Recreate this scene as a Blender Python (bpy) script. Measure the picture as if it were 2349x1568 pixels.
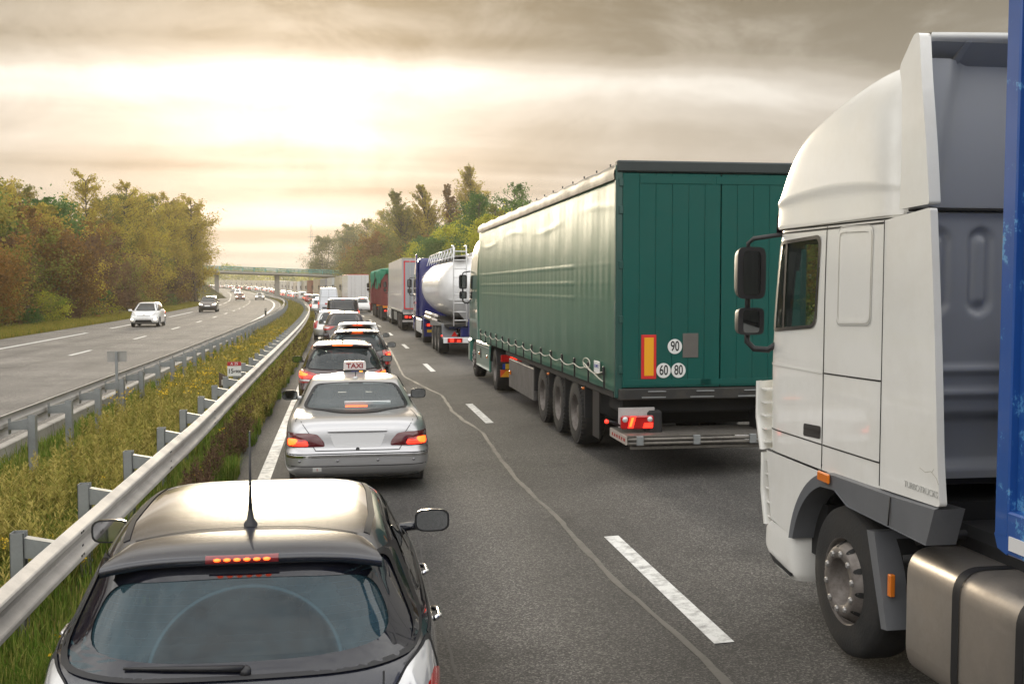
import bpy, bmesh, math, random
import numpy as np
from mathutils import Vector, Matrix
from mathutils.bvhtree import BVHTree

for _o in list(bpy.data.objects): bpy.data.objects.remove(_o)
scene = bpy.context.scene
COL = scene.collection
R = math.radians
random.seed(7)
rng = np.random.default_rng(11)

# ------------------------------------------------------------------ camera
cam_d = bpy.data.cameras.new('camera'); cam = bpy.data.objects.new('camera', cam_d); COL.objects.link(cam)
cam_d.sensor_width = 36.0
cam_d.lens = 36.0 * 2500 / 2349
cam_d.clip_start = 0.1; cam_d.clip_end = 9000
cam.location = (0, 0, 2.51)
_pitch = math.atan(146 / 2500); _yaw = math.atan(392.5 * math.cos(_pitch) / 2500)
cam.rotation_euler = (math.pi / 2 - _pitch, 0, -_yaw)
scene.camera = cam

# ------------------------------------------------------------------ world, sun, exposure
SUN_AZ = R(-2.4)       # measured from the road direction (+Y) towards the right (+X)
SUN_EL = R(8.0)
world = bpy.data.worlds.new('World'); scene.world = world; world.use_nodes = True
def build_world():
    nt = world.node_tree; N = nt.nodes; L = nt.links
    N.clear()
    out = N.new('ShaderNodeOutputWorld'); bg = N.new('ShaderNodeBackground')
    L.new(bg.outputs[0], out.inputs[0])
    def math_(op, a, b=None, c=None, clamp=False):
        n = N.new('ShaderNodeMath'); n.operation = op; n.use_clamp = clamp
        for i, v in enumerate((a, b, c)):
            if v is None: continue
            if isinstance(v, (int, float)): n.inputs[i].default_value = v
            else: L.new(v, n.inputs[i])
        return n.outputs[0]
    def ramp(fac, stops, interp='EASE'):
        n = N.new('ShaderNodeValToRGB'); n.color_ramp.interpolation = interp
        e = n.color_ramp.elements
        while len(e) > 1: e.remove(e[0])
        e[0].position = stops[0][0]; e[0].color = (*stops[0][1], 1)
        for p, c in stops[1:]:
            q = e.new(p); q.color = (*c, 1)
        L.new(fac, n.inputs[0]); return n.outputs[0]
    def mix(fac, a, b, kind='MIX'):
        n = N.new('ShaderNodeMix'); n.data_type = 'RGBA'; n.blend_type = kind
        for s, v in ((n.inputs[0], fac), (n.inputs[6], a), (n.inputs[7], b)):
            if isinstance(v, (int, float)): s.default_value = v
            elif isinstance(v, tuple): s.default_value = (*v, 1)
            else: L.new(v, s)
        return n.outputs[2]
    tc = N.new('ShaderNodeTexCoord')
    sep = N.new('ShaderNodeSeparateXYZ'); L.new(tc.outputs['Generated'], sep.inputs[0])
    x, y, z = sep.outputs
    up = math_('MAXIMUM', z, 0.0)
    inv = math_('DIVIDE', 1.0, math_('ADD', up, 0.07))
    comb = N.new('ShaderNodeCombineXYZ')
    L.new(math_('MULTIPLY', x, inv), comb.inputs[0]); L.new(math_('MULTIPLY', y, inv), comb.inputs[1])
    def noise(scale, detail, loc, sx=1.0, sy=1.0, dist=0.0, rough=0.55):
        m = N.new('ShaderNodeMapping'); m.inputs['Location'].default_value = loc
        m.inputs['Scale'].default_value = (sx, sy, 1)
        L.new(comb.outputs[0], m.inputs[0])
        n = N.new('ShaderNodeTexNoise'); n.inputs['Scale'].default_value = scale
        n.inputs['Detail'].default_value = detail; n.inputs['Roughness'].default_value = rough
        n.inputs['Distortion'].default_value = dist
        L.new(m.outputs[0], n.inputs['Vector']); return n.outputs['Fac']
    big = noise(1.0, 2.0, CLOUD_LOC, 0.13, 0.62, 0.5)
    fine = noise(1.0, 7.0, (3.1, 8.2, 0), 0.45, 1.3, 0.6, 0.6)
    bm = N.new('ShaderNodeMapping'); bm.inputs['Scale'].default_value = (1, 1, 2.2); L.new(tc.outputs['Generated'], bm.inputs[0])
    bn = N.new('ShaderNodeTexNoise'); bn.inputs['Scale'].default_value = 7.0; bn.inputs['Detail'].default_value = 8.0; bn.inputs['Roughness'].default_value = 0.6; bn.inputs['Distortion'].default_value = 0.4
    L.new(bm.outputs[0], bn.inputs['Vector'])
    dens = math_('ADD', math_('ADD', math_('MULTIPLY', big, 0.66), math_('MULTIPLY', fine, 0.09)), math_('MULTIPLY', bn.outputs['Fac'], 0.25))
    # cloud deck: thick parts brown-grey, thin parts cream
    deck = ramp(dens, CLOUD_RAMP)
    # clouds away from the low sun are lit on the side we see: whiter, cooler, brighter
    lit = ramp(dens, LIT_RAMP)
    # glow of the low sun behind the cloud
    sd = N.new('ShaderNodeVectorMath'); sd.operation = 'DOT_PRODUCT'
    L.new(tc.outputs['Generated'], sd.inputs[0])
    sd.inputs[1].default_value = (math.sin(SUN_AZ) * math.cos(SUN_EL), math.cos(SUN_AZ) * math.cos(SUN_EL), math.sin(SUN_EL))
    d = math_('MAXIMUM', sd.outputs['Value'], 0.0)
    glow = math_('ADD', math_('MULTIPLY', math_('POWER', d, 22.0), GLOW[0]), math_('MULTIPLY', math_('POWER', d, 260.0), GLOW[1]))
    glowc = mix(1.0, GLOWCOL, glow, 'MULTIPLY')
    thin = math_('MAXIMUM', math_('SUBTRACT', 1.0, math_('MULTIPLY', math_('SUBTRACT', dens, 0.40), 4.0)), 0.12)
    glowc = mix(1.0, glowc, math_('MINIMUM', thin, 1.0), 'MULTIPLY')
    # pale haze low down
    hz = math_('POWER', math_('SUBTRACT', 1.0, math_('MINIMUM', math_('MULTIPLY', up, 3.6), 1.0)), 1.15)
    mr = N.new('ShaderNodeMapRange'); mr.interpolation_type = 'SMOOTHSTEP'; mr.inputs[1].default_value = 0.25; mr.inputs[2].default_value = 0.88
    L.new(d, mr.inputs[0])
    deck = mix(mr.outputs[0], lit, deck)
    base = mix(math_('MULTIPLY', hz, 1.0), deck, HORIZON)
    tot = mix(1.0, base, glowc, 'ADD')
    sky = N.new('ShaderNodeTexSky'); sky.sky_type = 'NISHITA'; sky.sun_disc = False
    sky.sun_elevation = SUN_EL; sky.sun_rotation = SUN_AZ
    sky.air_density = 1.5; sky.dust_density = 3.0
    nish = mix(1.0, sky.outputs[0], (0.06, 0.06, 0.06), 'MULTIPLY')
    fin = mix(0.90, nish, tot)
    L.new(fin, bg.inputs['Color']); bg.inputs['Strength'].default_value = 1.0
GLOW = (0.40, 0.55); GLOWCOL = (1.0, 0.95, 0.87)
CLOUD_LOC = (6.8, 0.86, 0.0)
CLOUD_RAMP = [(0.34, (1.0, 0.95, 0.87)), (0.45, (0.58, 0.53, 0.46)), (0.53, (0.35, 0.305, 0.24)), (0.60, (0.17, 0.138, 0.088))]
LIT_RAMP = [(0.34, (2.75, 2.70, 2.58)), (0.45, (2.3, 2.26, 2.18)), (0.53, (1.8, 1.78, 1.75)), (0.61, (1.3, 1.29, 1.31))]
HORIZON = (0.58, 0.545, 0.50)
build_world()

sun_d = bpy.data.lights.new('sun', 'SUN'); sun_d.energy = 1.5; sun_d.angle = R(12); sun_d.color = (1.0, 0.86, 0.64)
sun = bpy.data.objects.new('sun', sun_d); COL.objects.link(sun)
_sd = Vector((math.sin(SUN_AZ) * math.cos(SUN_EL), math.cos(SUN_AZ) * math.cos(SUN_EL), math.sin(SUN_EL)))
sun.rotation_euler = (-_sd).to_track_quat('-Z', 'Y').to_euler()
sun.location = (0, 0, 60)

vs = scene.view_settings
vs.view_transform = 'Standard'; vs.look = 'None'; vs.exposure = 0.08; vs.gamma = 1.0; vs.use_curve_mapping = False
scene.cycles.use_denoising = True
scene.cycles.use_adaptive_sampling = True; scene.cycles.adaptive_threshold = 0.02
scene.cycles.max_bounces = 5; scene.cycles.transparent_max_bounces = 10
scene.cycles.sample_clamp_indirect = 6.0
scene.cycles.caustics_reflective = False; scene.cycles.caustics_refractive = False

# ------------------------------------------------------------------ the line of the road
def _road():
    S = np.arange(-60.0, 3001.0, 1.0)
    kap = np.where((S > 40) & (S < 230), 1 / 2000, 0.0) + np.where((S > 330) & (S < 900), 1 / 1800, 0.0)
    th = np.cumsum(kap)
    x = np.cumsum(-np.sin(th)); y = np.cumsum(np.cos(th))
    x -= x[60]; y -= y[60]
    sl = np.where((S > 12) & (S < 300), -0.0085, 0.0)
    sl = np.convolve(sl, np.ones(25) / 25, 'same')
    z = np.cumsum(sl); z -= z[60]
    return S, x, y, z, th
RS, RX, RY, RZ, RT = _road()
def P(s, off=0.0, h=0.0):
    t = np.interp(s, RS, RT)
    return np.array([np.interp(s, RS, RX) + off * math.cos(t), np.interp(s, RS, RY) + off * math.sin(t), np.interp(s, RS, RZ) + h])
def heading(s): return float(np.interp(s, RS, RT))
def Pv(s, off, h):
    t = np.interp(s, RS, RT)
    return np.stack([np.interp(s, RS, RX) + off * np.cos(t), np.interp(s, RS, RY) + off * np.sin(t), np.interp(s, RS, RZ) + h], -1)
# ------------------------------------------------------------------ materials
MATS = {}
def mat(name, color=(0.5, 0.5, 0.5), rough=0.5, metal=0.0, coat=0.0, emit=None, estr=0.0, var=0.0, vscale=3.0, bump=0.0, bscale=40.0, spec=0.5, dirt=0.0, dirtcol=(0.12, 0.10, 0.07), vdetail=5.0):
    if name in MATS: return MATS[name]
    m = bpy.data.materials.new(name); m.use_nodes = True
    nt = m.node_tree; N = nt.nodes; L = nt.links
    b = N['Principled BSDF']
    b.inputs['Base Color'].default_value = (*color, 1); b.inputs['Roughness'].default_value = rough
    b.inputs['Metallic'].default_value = metal; b.inputs['Coat Weight'].default_value = coat
    b.inputs['Coat Roughness'].default_value = 0.04
    b.inputs['Specular IOR Level'].default_value = spec
    if emit is not None:
        b.inputs['Emission Color'].default_value = (*emit, 1); b.inputs['Emission Strength'].default_value = estr
    if var or bump or dirt:
        tc = N.new('ShaderNodeTexCoord')
    if var or dirt:
        n = N.new('ShaderNodeTexNoise'); n.inputs['Scale'].default_value = vscale; n.inputs['Detail'].default_value = vdetail
        n.inputs['Roughness'].default_value = 0.65
        L.new(tc.outputs['Object'], n.inputs['Vector'])
        mx = N.new('ShaderNodeMix'); mx.data_type = 'RGBA'
        lo = tuple(max(0, c * (1 - var)) for c in color); hi = tuple(min(1, c * (1 + var)) for c in color)
        mx.inputs[6].default_value = (*lo, 1); mx.inputs[7].default_value = (*hi, 1)
        L.new(n.outputs['Fac'], mx.inputs[0])
        last = mx.outputs[2]
        if dirt:
            n2 = N.new('ShaderNodeTexNoise'); n2.inputs['Scale'].default_value = vscale * 0.7; n2.inputs['Detail'].default_value = 8
            n2.inputs['Roughness'].default_value = 0.75
            L.new(tc.outputs['Object'], n2.inputs['Vector'])
            rp = N.new('ShaderNodeMapRange'); rp.inputs[1].default_value = 0.45; rp.inputs[2].default_value = 0.75
            rp.inputs[3].default_value = 0.0; rp.inputs[4].default_value = dirt
            L.new(n2.outputs['Fac'], rp.inputs[0])
            m2 = N.new('ShaderNodeMix'); m2.data_type = 'RGBA'; m2.inputs[7].default_value = (*dirtcol, 1)
            L.new(rp.outputs[0], m2.inputs[0]); L.new(last, m2.inputs[6]); last = m2.outputs[2]
            ra = N.new('ShaderNodeMath'); ra.operation = 'MULTIPLY_ADD'; ra.inputs[1].default_value = 0.5; ra.inputs[2].default_value = rough
            ra.use_clamp = True
            L.new(rp.outputs[0], ra.inputs[0]); L.new(ra.outputs[0], b.inputs['Roughness'])
        L.new(last, b.inputs['Base Color'])
    if bump:
        n = N.new('ShaderNodeTexNoise'); n.inputs['Scale'].default_value = bscale; n.inputs['Detail'].default_value = 4
        L.new(tc.outputs['Object'], n.inputs['Vector'])
        bp = N.new('ShaderNodeBump'); bp.inputs['Strength'].default_value = bump; bp.inputs['Distance'].default_value = 0.02
        L.new(n.outputs['Fac'], bp.inputs['Height']); L.new(bp.outputs[0], b.inputs['Normal'])
    MATS[name] = m
    return m

def glass_mat(name, tint=(0.5, 0.58, 0.58), dust=0.0, dustcol=(0.25, 0.3, 0.32), rough=0.01):
    """thin pane: tinted see-through + fresnel mirror + a little dust"""
    if name in MATS: return MATS[name]
    m = bpy.data.materials.new(name); m.use_nodes = True
    nt = m.node_tree; N = nt.nodes; L = nt.links
    N.clear(); out = N.new('ShaderNodeOutputMaterial')
    tr = N.new('ShaderNodeBsdfTransparent'); tr.inputs[0].default_value = (*tint, 1)
    df = N.new('ShaderNodeBsdfDiffuse'); df.inputs[0].default_value = (*dustcol, 1)
    gl = N.new('ShaderNodeBsdfGlossy'); gl.inputs['Roughness'].default_value = rough
    m1 = N.new('ShaderNodeMixShader'); m1.inputs[0].default_value = dust
    L.new(tr.outputs[0], m1.inputs[1]); L.new(df.outputs[0], m1.inputs[2])
    fr = N.new('ShaderNodeFresnel'); fr.inputs[0].default_value = 1.6
    m2 = N.new('ShaderNodeMixShader'); L.new(fr.outputs[0], m2.inputs[0]); L.new(m1.outputs[0], m2.inputs[1]); L.new(gl.outputs[0], m2.inputs[2])
    L.new(m2.outputs[0], out.inputs[0])
    MATS[name] = m
    return m

# ------------------------------------------------------------------ objects
def tag(o, label=None, cat=None, group=None, kind=None):
    if label: o['label'] = label
    if cat: o['category'] = cat
    if group: o['group'] = group
    if kind: o['kind'] = kind
    return o
def empty(name, loc=(0, 0, 0), rz=0.0, label=None, cat=None, group=None):
    o = bpy.data.objects.new(name, None); o.empty_display_size = 0.3
    o.location = loc; o.rotation_euler = (0, 0, rz); COL.objects.link(o)
    return tag(o, label, cat, group)
def link(name, me, m=None, parent=None):
    o = bpy.data.objects.new(name, me); COL.objects.link(o)
    if m is not None and not me.materials: me.materials.append(m)
    if parent is not None: o.parent = parent
    return o
def pydata(name, V, F, m, parent=None, smooth=True):
    me = bpy.data.meshes.new(name); me.from_pydata([tuple(v) for v in V], [], [tuple(f) for f in F])
    if smooth: me.polygons.foreach_set('use_smooth', [True] * len(me.polygons))
    me.update()
    return link(name, me, m, parent)
def copy_tree(o, parent=None):
    c = o.copy(); COL.objects.link(c); c.parent = parent
    for ch in list(o.children): copy_tree(ch, c)
    return c
def set_mat(o, m):
    """own material on one object that shares its mesh"""
    if o.material_slots:
        o.material_slots[0].link = 'OBJECT'; o.material_slots[0].material = m

class MB:
    """collects simple shapes into one mesh"""
    def __init__(s): s.V = []; s.F = []; s.sm = []
    def add(s, V, F, smooth=False):
        b = len(s.V); s.V += [tuple(v) for v in V]; s.F += [tuple(i + b for i in f) for f in F]; s.sm += [smooth] * len(F)
    def box(s, x0, x1, y0, y1, z0, z1, c=0.0):
        """box with chamfered edges c"""
        if c <= 0:
            V = [(x, y, z) for z in (z0, z1) for y in (y0, y1) for x in (x0, x1)]
            F = [(0, 2, 3, 1), (4, 5, 7, 6), (0, 1, 5, 4), (2, 6, 7, 3), (0, 4, 6, 2), (1, 3, 7, 5)]
            s.add(V, F); return
        c = min(c, (x1 - x0) * .49, (y1 - y0) * .49, (z1 - z0) * .49)
        V = []; idx = {}
        for iz in (0, 1):
            for iy in (0, 1):
                for ix in (0, 1):
                    X = (x0, x1)[ix]; Y = (y0, y1)[iy]; Z = (z0, z1)[iz]
                    cx = X + (c if ix == 0 else -c); cy = Y + (c if iy == 0 else -c); cz = Z + (c if iz == 0 else -c)
                    for ax, v in enumerate(((X, cy, cz), (cx, Y, cz), (cx, cy, Z))):
                        idx[(ix, iy, iz, ax)] = len(V); V.append(v)
        I = lambda a, b, d, ax: idx[(a, b, d, ax)]
        F = []
        for i in (0, 1):
            q = [(0, 0), (1, 0), (1, 1), (0, 1)]
            F.append([I(i, a, b, 0) for a, b in (q if i else q[::-1])])
            F.append([I(a, i, b, 1) for a, b in (q[::-1] if i else q)])
            F.append([I(a, b, i, 2) for a, b in (q if i else q[::-1])])
        for a in (0, 1):
            for b in (0, 1):
                f = [I(0, a, b, 1), I(1, a, b, 1), I(1, a, b, 2), I(0, a, b, 2)]; F.append(f if (a == 0) == (b == 1) else f[::-1])
                f = [I(a, 0, b, 0), I(a, 1, b, 0), I(a, 1, b, 2), I(a, 0, b, 2)]; F.append(f if (a == 1) == (b == 1) else f[::-1])
                f = [I(a, b, 0, 0), I(a, b, 1, 0), I(a, b, 1, 1), I(a, b, 0, 1)]; F.append(f if (a == 0) == (b == 1) else f[::-1])
        for a in (0, 1):
            for b in (0, 1):
                for d in (0, 1):
                    f = [I(a, b, d, 0), I(a, b, d, 1), I(a, b, d, 2)]; F.append(f if (a + b + d) % 2 == 1 else f[::-1])
        s.add(V, F)
    def prism(s, poly, axis, a, b):
        """poly of 2-D points extruded along axis from a to b (poly in the two other axes in xyz order)"""
        def p3(p, t):
            return (t, p[0], p[1]) if axis == 0 else (p[0], t, p[1]) if axis == 1 else (p[0], p[1], t)
        n = len(poly); V = [p3(p, a) for p in poly] + [p3(p, b) for p in poly]
        F = [tuple(range(n))[::-1], tuple(range(n, 2 * n))] + [(i, (i + 1) % n, n + (i + 1) % n, n + i) for i in range(n)]
        s.add(V, F)
    def tube(s, pts, r, n=8, caps=True, smooth=True):
        pts = [Vector(p) for p in pts]; rr = r if isinstance(r, (list, tuple)) else [r] * len(pts)
        V = []; F = []; ref = None
        for i, p in enumerate(pts):
            t = (pts[min(i + 1, len(pts) - 1)] - pts[max(i - 1, 0)]).normalized()
            if ref is None:
                ref = Vector((0, 0, 1)) if abs(t.z) < 0.9 else Vector((1, 0, 0))
            u = (ref - t * ref.dot(t)).normalized(); w = t.cross(u); ref = u
            for k in range(n):
                a = 2 * math.pi * k / n
                V.append(p + (u * math.cos(a) + w * math.sin(a)) * rr[i])
        for i in range(len(pts) - 1):
            for k in range(n):
                F.append((i * n + k, i * n + (k + 1) % n, (i + 1) * n + (k + 1) % n, (i + 1) * n + k))
        if caps:
            F.append(tuple(range(n))[::-1]); F.append(tuple(range((len(pts) - 1) * n, len(pts) * n)))
        s.add(V, F, smooth)
    def lathe(s, prof, center, axis=0, n=32, smooth=True):
        """prof: list of (t along axis, radius)"""
        V = []; F = []
        for t, r in prof:
            for k in range(n):
                a = 2 * math.pi * k / n; c_, s_ = r * math.cos(a), r * math.sin(a)
                v = (t, c_, s_) if axis == 0 else (c_, t, s_) if axis == 1 else (c_, s_, t)
                V.append((center[0] + v[0], center[1] + v[1], center[2] + v[2]))
        for i in range(len(prof) - 1):
            for k in range(n):
                F.append((i * n + k, i * n + (k + 1) % n, (i + 1) * n + (k + 1) % n, (i + 1) * n + k))
        s.add(V, F, smooth)
    def grid(s, G, smooth=True, flip=False):
        """G: array rows x cols x 3"""
        G = np.asarray(G); r, c = G.shape[:2]
        V = G.reshape(-1, 3).tolist(); F = []
        for i in range(r - 1):
            for j in range(c - 1):
                f = (i * c + j, i * c + j + 1, (i + 1) * c + j + 1, (i + 1) * c + j)
                F.append(f[::-1] if flip else f)
        s.add(V, F, smooth)
    def build(s, name, m, parent=None, recalc=False):
        me = bpy.data.meshes.new(name); me.from_pydata(s.V, [], s.F)
        me.polygons.foreach_set('use_smooth', s.sm)
        if recalc:
            bm = bmesh.new(); bm.from_mesh(me); bmesh.ops.recalc_face_normals(bm, faces=bm.faces); bm.to_mesh(me); bm.free()
        me.update()
        return link(name, me, m, parent)

def box(name, m, parent, x0, x1, y0, y1, z0, z1, c=0.01):
    b = MB(); b.box(x0, x1, y0, y1, z0, z1, c); return b.build(name, m, parent)

def text(name, body, size, m, parent, loc, rot, ext=0.001, align='CENTER', sx=1.0, bold=0.0):
    cu = bpy.data.curves.new(name, 'FONT'); cu.body = body; cu.size = size; cu.extrude = ext; cu.align_x = align; cu.align_y = 'CENTER'
    cu.offset = bold
    t = bpy.data.objects.new(name + '_c', cu); COL.objects.link(t)
    bpy.context.view_layer.update()
    me = bpy.data.meshes.new_from_object(t.evaluated_get(bpy.context.evaluated_depsgraph_get()))
    bpy.data.objects.remove(t); bpy.data.curves.remove(cu)
    me.name = name; me.materials.clear()
    o = link(name, me, m, parent); o.location = loc; o.rotation_euler = rot; o.scale = (sx, 1, 1)
    return o

def rounded(poly, r, n=5):
    """round the corners of a closed 2-D polygon"""
    out = []; k = len(poly)
    for i in range(k):
        p0, p1, p2 = (np.array(poly[(i + j) % k], float) for j in (-1, 0, 1))
        a = p0 - p1; b = p2 - p1; la, lb = np.linalg.norm(a), np.linalg.norm(b)
        rr = r[i] if isinstance(r, (list, tuple)) else r
        t = min(rr, la * .48, lb * .48)
        A = p1 + a / la * t; B = p1 + b / lb * t
        for j in range(n + 1):
            u = j / n; out.append(tuple((1 - u) ** 2 * A + 2 * u * (1 - u) * p1 + u * u * B))
    return out
def densify(poly, step):
    out = []
    for i in range(len(poly)):
        a = np.array(poly[i]); b = np.array(poly[(i + 1) % len(poly)])
        n = max(1, int(math.ceil(np.linalg.norm(b - a) / step)))
        for j in range(n): out.append(tuple(a + (b - a) * j / n))
    return out
# ------------------------------------------------------------------ car building
def pchip(x, Y, xn):
    x = np.asarray(x, float); Y = np.asarray(Y, float); h = np.diff(x); d = np.diff(Y) / h
    m = np.zeros_like(Y); m[0] = d[0]; m[-1] = d[-1]
    for i in range(1, len(x) - 1):
        if d[i - 1] * d[i] > 0:
            w1 = 2 * h[i] + h[i - 1]; w2 = h[i] + 2 * h[i - 1]
            m[i] = (w1 + w2) / (w1 / d[i - 1] + w2 / d[i])
    i = np.clip(np.searchsorted(x, xn) - 1, 0, len(h) - 1); t = (xn - x[i]) / h[i]
    return ((1 + 2 * t) * (1 - t) ** 2) * Y[i] + t * (1 - t) ** 2 * h[i] * m[i] + t * t * (3 - 2 * t) * Y[i + 1] + t * t * (t - 1) * h[i] * m[i + 1]

def ring_angles(n, nphi, a=0.87, b=2.1, bw=0.55):
    th = np.linspace(0, 2 * np.pi, 8001)
    if n > 10: th = np.concatenate([np.pi / 2 * (k + (lambda t: t ** 4 / (t ** 4 + (1 - t) ** 4))(np.linspace(0, 1, 4000, endpoint=False))) for k in range(4)] + [[2 * np.pi]])
    x = a * np.sign(np.cos(th)) * np.abs(np.cos(th)) ** (2 / n); y = b * np.sign(np.sin(th)) * np.abs(np.sin(th)) ** (2 / n)
    # bend-weighted arc length: more points round the corners
    seg = np.hypot(np.diff(x), np.diff(y))
    ang = np.unwrap(np.arctan2(np.diff(y), np.diff(x))); bend = np.abs(np.diff(ang, prepend=ang[0]))
    wgt = seg + bw * bend
    s = np.concatenate([[0], np.cumsum(wgt)]); s /= s[-1]
    return np.interp((np.arange(nphi)) / nphi, s, th)

def shell(levels, nphi=96, nv=64, zexp=2.0, dist=(5.5, 0.87, 2.1, 0.55)):
    """levels: (yr, zr, w, zs, yf, zf, n) from the sill up to the roof centre; rings in plan, lofted"""
    Lv = np.array(levels, float)
    step = np.sqrt((np.diff(Lv[:, [0, 1]], axis=0) ** 2).sum(1)) + np.sqrt((np.diff(Lv[:, [2, 3]], axis=0) ** 2).sum(1)) + 0.03
    t = np.concatenate([[0], np.cumsum(step)])
    # keep the given levels on the fine grid, so that creases stay
    tn = []
    for i in range(len(t) - 1):
        k = max(1, int(round(nv * step[i] / t[-1])))
        tn += list(np.linspace(t[i], t[i + 1], k, endpoint=False))
    tn.append(t[-1]); tn = np.array(tn)
    F = np.stack([pchip(t, Lv[:, j], tn) for j in range(7)], 1)
    th = ring_angles(dist[0], nphi, *dist[1:])
    G = np.zeros((len(tn), nphi, 3))
    for i, (yr, zr, w, zs, yf, zf, n) in enumerate(F):
        cx = np.sign(np.cos(th)) * np.abs(np.cos(th)) ** (2 / n); sy = np.sign(np.sin(th)) * np.abs(np.sin(th)) ** (2 / n)
        yc = (yr + yf) / 2; hl = (yf - yr) / 2
        G[i, :, 0] = w * cx; G[i, :, 1] = yc + hl * sy
        a = np.abs(sy) ** zexp
        G[i, :, 2] = zs + np.where(sy < 0, (zr - zs), (zf - zs)) * a
    return G

def in_poly(px, pz, poly):
    c = False; n = len(poly); j = n - 1
    for i in range(n):
        xi, zi = poly[i]; xj, zj = poly[j]
        if (zi > pz) != (zj > pz) and px < (xj - xi) * (pz - zi) / (zj - zi) + xi: c = not c
        j = i
    return c

DIRS = {'rear': ((0, 1, 0), lambda a, b: (a, -3, b)), 'front': ((0, -1, 0), lambda a, b: (a, 12, b)),
        'left': ((1, 0, 0), lambda a, b: (-3, a, b)), 'right': ((-1, 0, 0), lambda a, b: (3, a, b)), 'top': ((0, 0, -1), lambda a, b: (a, b, 6))}
def proj2(v, d):
    return (v[0], v[2]) if d in ('rear', 'front') else (v[1], v[2]) if d in ('left', 'right') else (v[0], v[1])

class Shell:
    def __init__(s, G, cap=True):
        r, c = G.shape[:2]
        s.V = G.reshape(-1, 3).tolist(); s.F = []
        for i in range(r - 1):
            for j in range(c):
                s.F.append((i * c + j, i * c + (j + 1) % c, (i + 1) * c + (j + 1) % c, (i + 1) * c + j))
        s.bvh = BVHTree.FromPolygons(s.V, s.F)
        s.G = G
    def hit(s, d, a, b):
        dv, of = DIRS[d]; o = Vector(of(a, b)); dv = Vector(dv)
        loc, nor, idx, dist = s.bvh.ray_cast(o, dv)
        if loc is None:
            loc, nor, idx, dist = s.bvh.find_nearest(o + dv * 3)
        if nor.dot(dv) > 0: nor = -nor
        return loc, nor
    def cut(s, d, poly, scale=0.97):
        """take the faces out from behind a pane"""
        c = np.mean(poly, 0); pl = [tuple(c + (np.array(p) - c) * scale) for p in poly]
        dv = Vector(DIRS[d][0]); keep = []
        xs = [p[0] for p in pl]; zs = [p[1] for p in pl]
        for f in s.F:
            q = [Vector(s.V[i]) for i in f]; m = sum(q, Vector()) / len(q)
            a, b = proj2(m, d)
            if min(xs) < a < max(xs) and min(zs) < b < max(zs) and in_poly(a, b, pl):
                loc, nor = s.hit(d, a, b)
                if (loc - m).length < 0.12: continue
            keep.append(f)
        s.F = keep
    def arch(s, y, z, r, xmin):
        keep = []
        for f in s.F:
            q = [s.V[i] for i in f]; m = np.mean(q, 0)
            if abs(m[0]) > xmin and (m[1] - y) ** 2 + (m[2] - z) ** 2 < r * r: continue
            keep.append(f)
        s.F = keep
    def build(s, name, m, parent):
        return pydata(name, s.V, s.F, m, parent)
    def patch(s, name, d, poly, off, m, parent, bulge=0.0, rings=7, step=0.04, r0=0.0, r1=1.0):
        pl = densify(poly, step); c = np.mean(pl, 0); n = len(pl)
        rs = [r0 + (r1 - r0) * k / rings for k in range(rings + 1)]
        V = []; F = []
        start = 0
        if r0 == 0:
            loc, nor = s.hit(d, *c); V.append(loc + nor * (off + bulge)); rs = rs[1:]; start = 1
        for rr in rs:
            for p in pl:
                q = c + (np.array(p) - c) * rr
                loc, nor = s.hit(d, *q); V.append(loc + nor * (off + bulge * (1 - rr ** 2)))
        if start:
            for k in range(n): F.append((0, 1 + k, 1 + (k + 1) % n))
        for i in range(len(rs) - 1):
            for k in range(n):
                a = start + i * n; b = a + n
                F.append((a + k, b + k, b + (k + 1) % n, a + (k + 1) % n))
        return pydata(name, V, F, m, parent)
    def strip(s, name, d, pts, w, off, m, parent, step=0.04):
        """thin line laid on the shell (panel gaps, trim)"""
        P_ = []
        for i in range(len(pts) - 1):
            a = np.array(pts[i], float); b = np.array(pts[i + 1], float); k = max(1, int(np.linalg.norm(b - a) / step))
            P_ += [a + (b - a) * j / k for j in range(k)]
        P_.append(np.array(pts[-1], float)); V = []; F = []
        for i, p in enumerate(P_):
            t = P_[min(i + 1, len(P_) - 1)] - P_[max(i - 1, 0)]; t = t / (np.linalg.norm(t) + 1e-9); nn = np.array([-t[1], t[0]])
            for sg in (-1, 1):
                loc, nor = s.hit(d, *(p + nn * w / 2 * sg)); V.append(loc + nor * off)
        for i in range(len(P_) - 1): F.append((2 * i, 2 * i + 1, 2 * i + 3, 2 * i + 2))
        return pydata(name, V, F, m, parent)

TYRE = mat('tyre_rubber', (0.018, 0.018, 0.018), 0.75, var=0.4, vscale=6, bump=0.2, bscale=60, dirt=0.5, dirtcol=(0.07, 0.06, 0.05))
BLACK = mat('black_plastic', (0.02, 0.02, 0.022), 0.45, var=0.2, vscale=8)
UNDER = mat('underbody_black', (0.012, 0.012, 0.012), 0.8)
RUBBER = mat('rubber_seal', (0.012, 0.012, 0.014), 0.5)
SEAM = mat('panel_gap', (0.01, 0.01, 0.01), 0.7)
ALLOY = mat('alloy_rim', (0.42, 0.42, 0.43), 0.35, 0.8, var=0.15, vscale=12)
CHROME = mat('chrome', (0.75, 0.75, 0.75), 0.12, 1.0)
MIRGLASS = mat('mirror_glass', (0.6, 0.63, 0.65), 0.03, 1.0)
DARKGLASS = mat('dark_tinted_glass', (0.012, 0.016, 0.018), 0.03, 0.0, spec=0.9)
GLASS = glass_mat('car_glass', (0.55, 0.62, 0.62), 0.10, (0.30, 0.36, 0.38))
TAIL = mat('tail_lens_red', (0.30, 0.006, 0.008), 0.15, coat=1.0, emit=(1.0, 0.02, 0.015), estr=0.10)
TAILD = mat('tail_lens_dark', (0.10, 0.006, 0.010), 0.12, coat=1.0)
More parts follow.
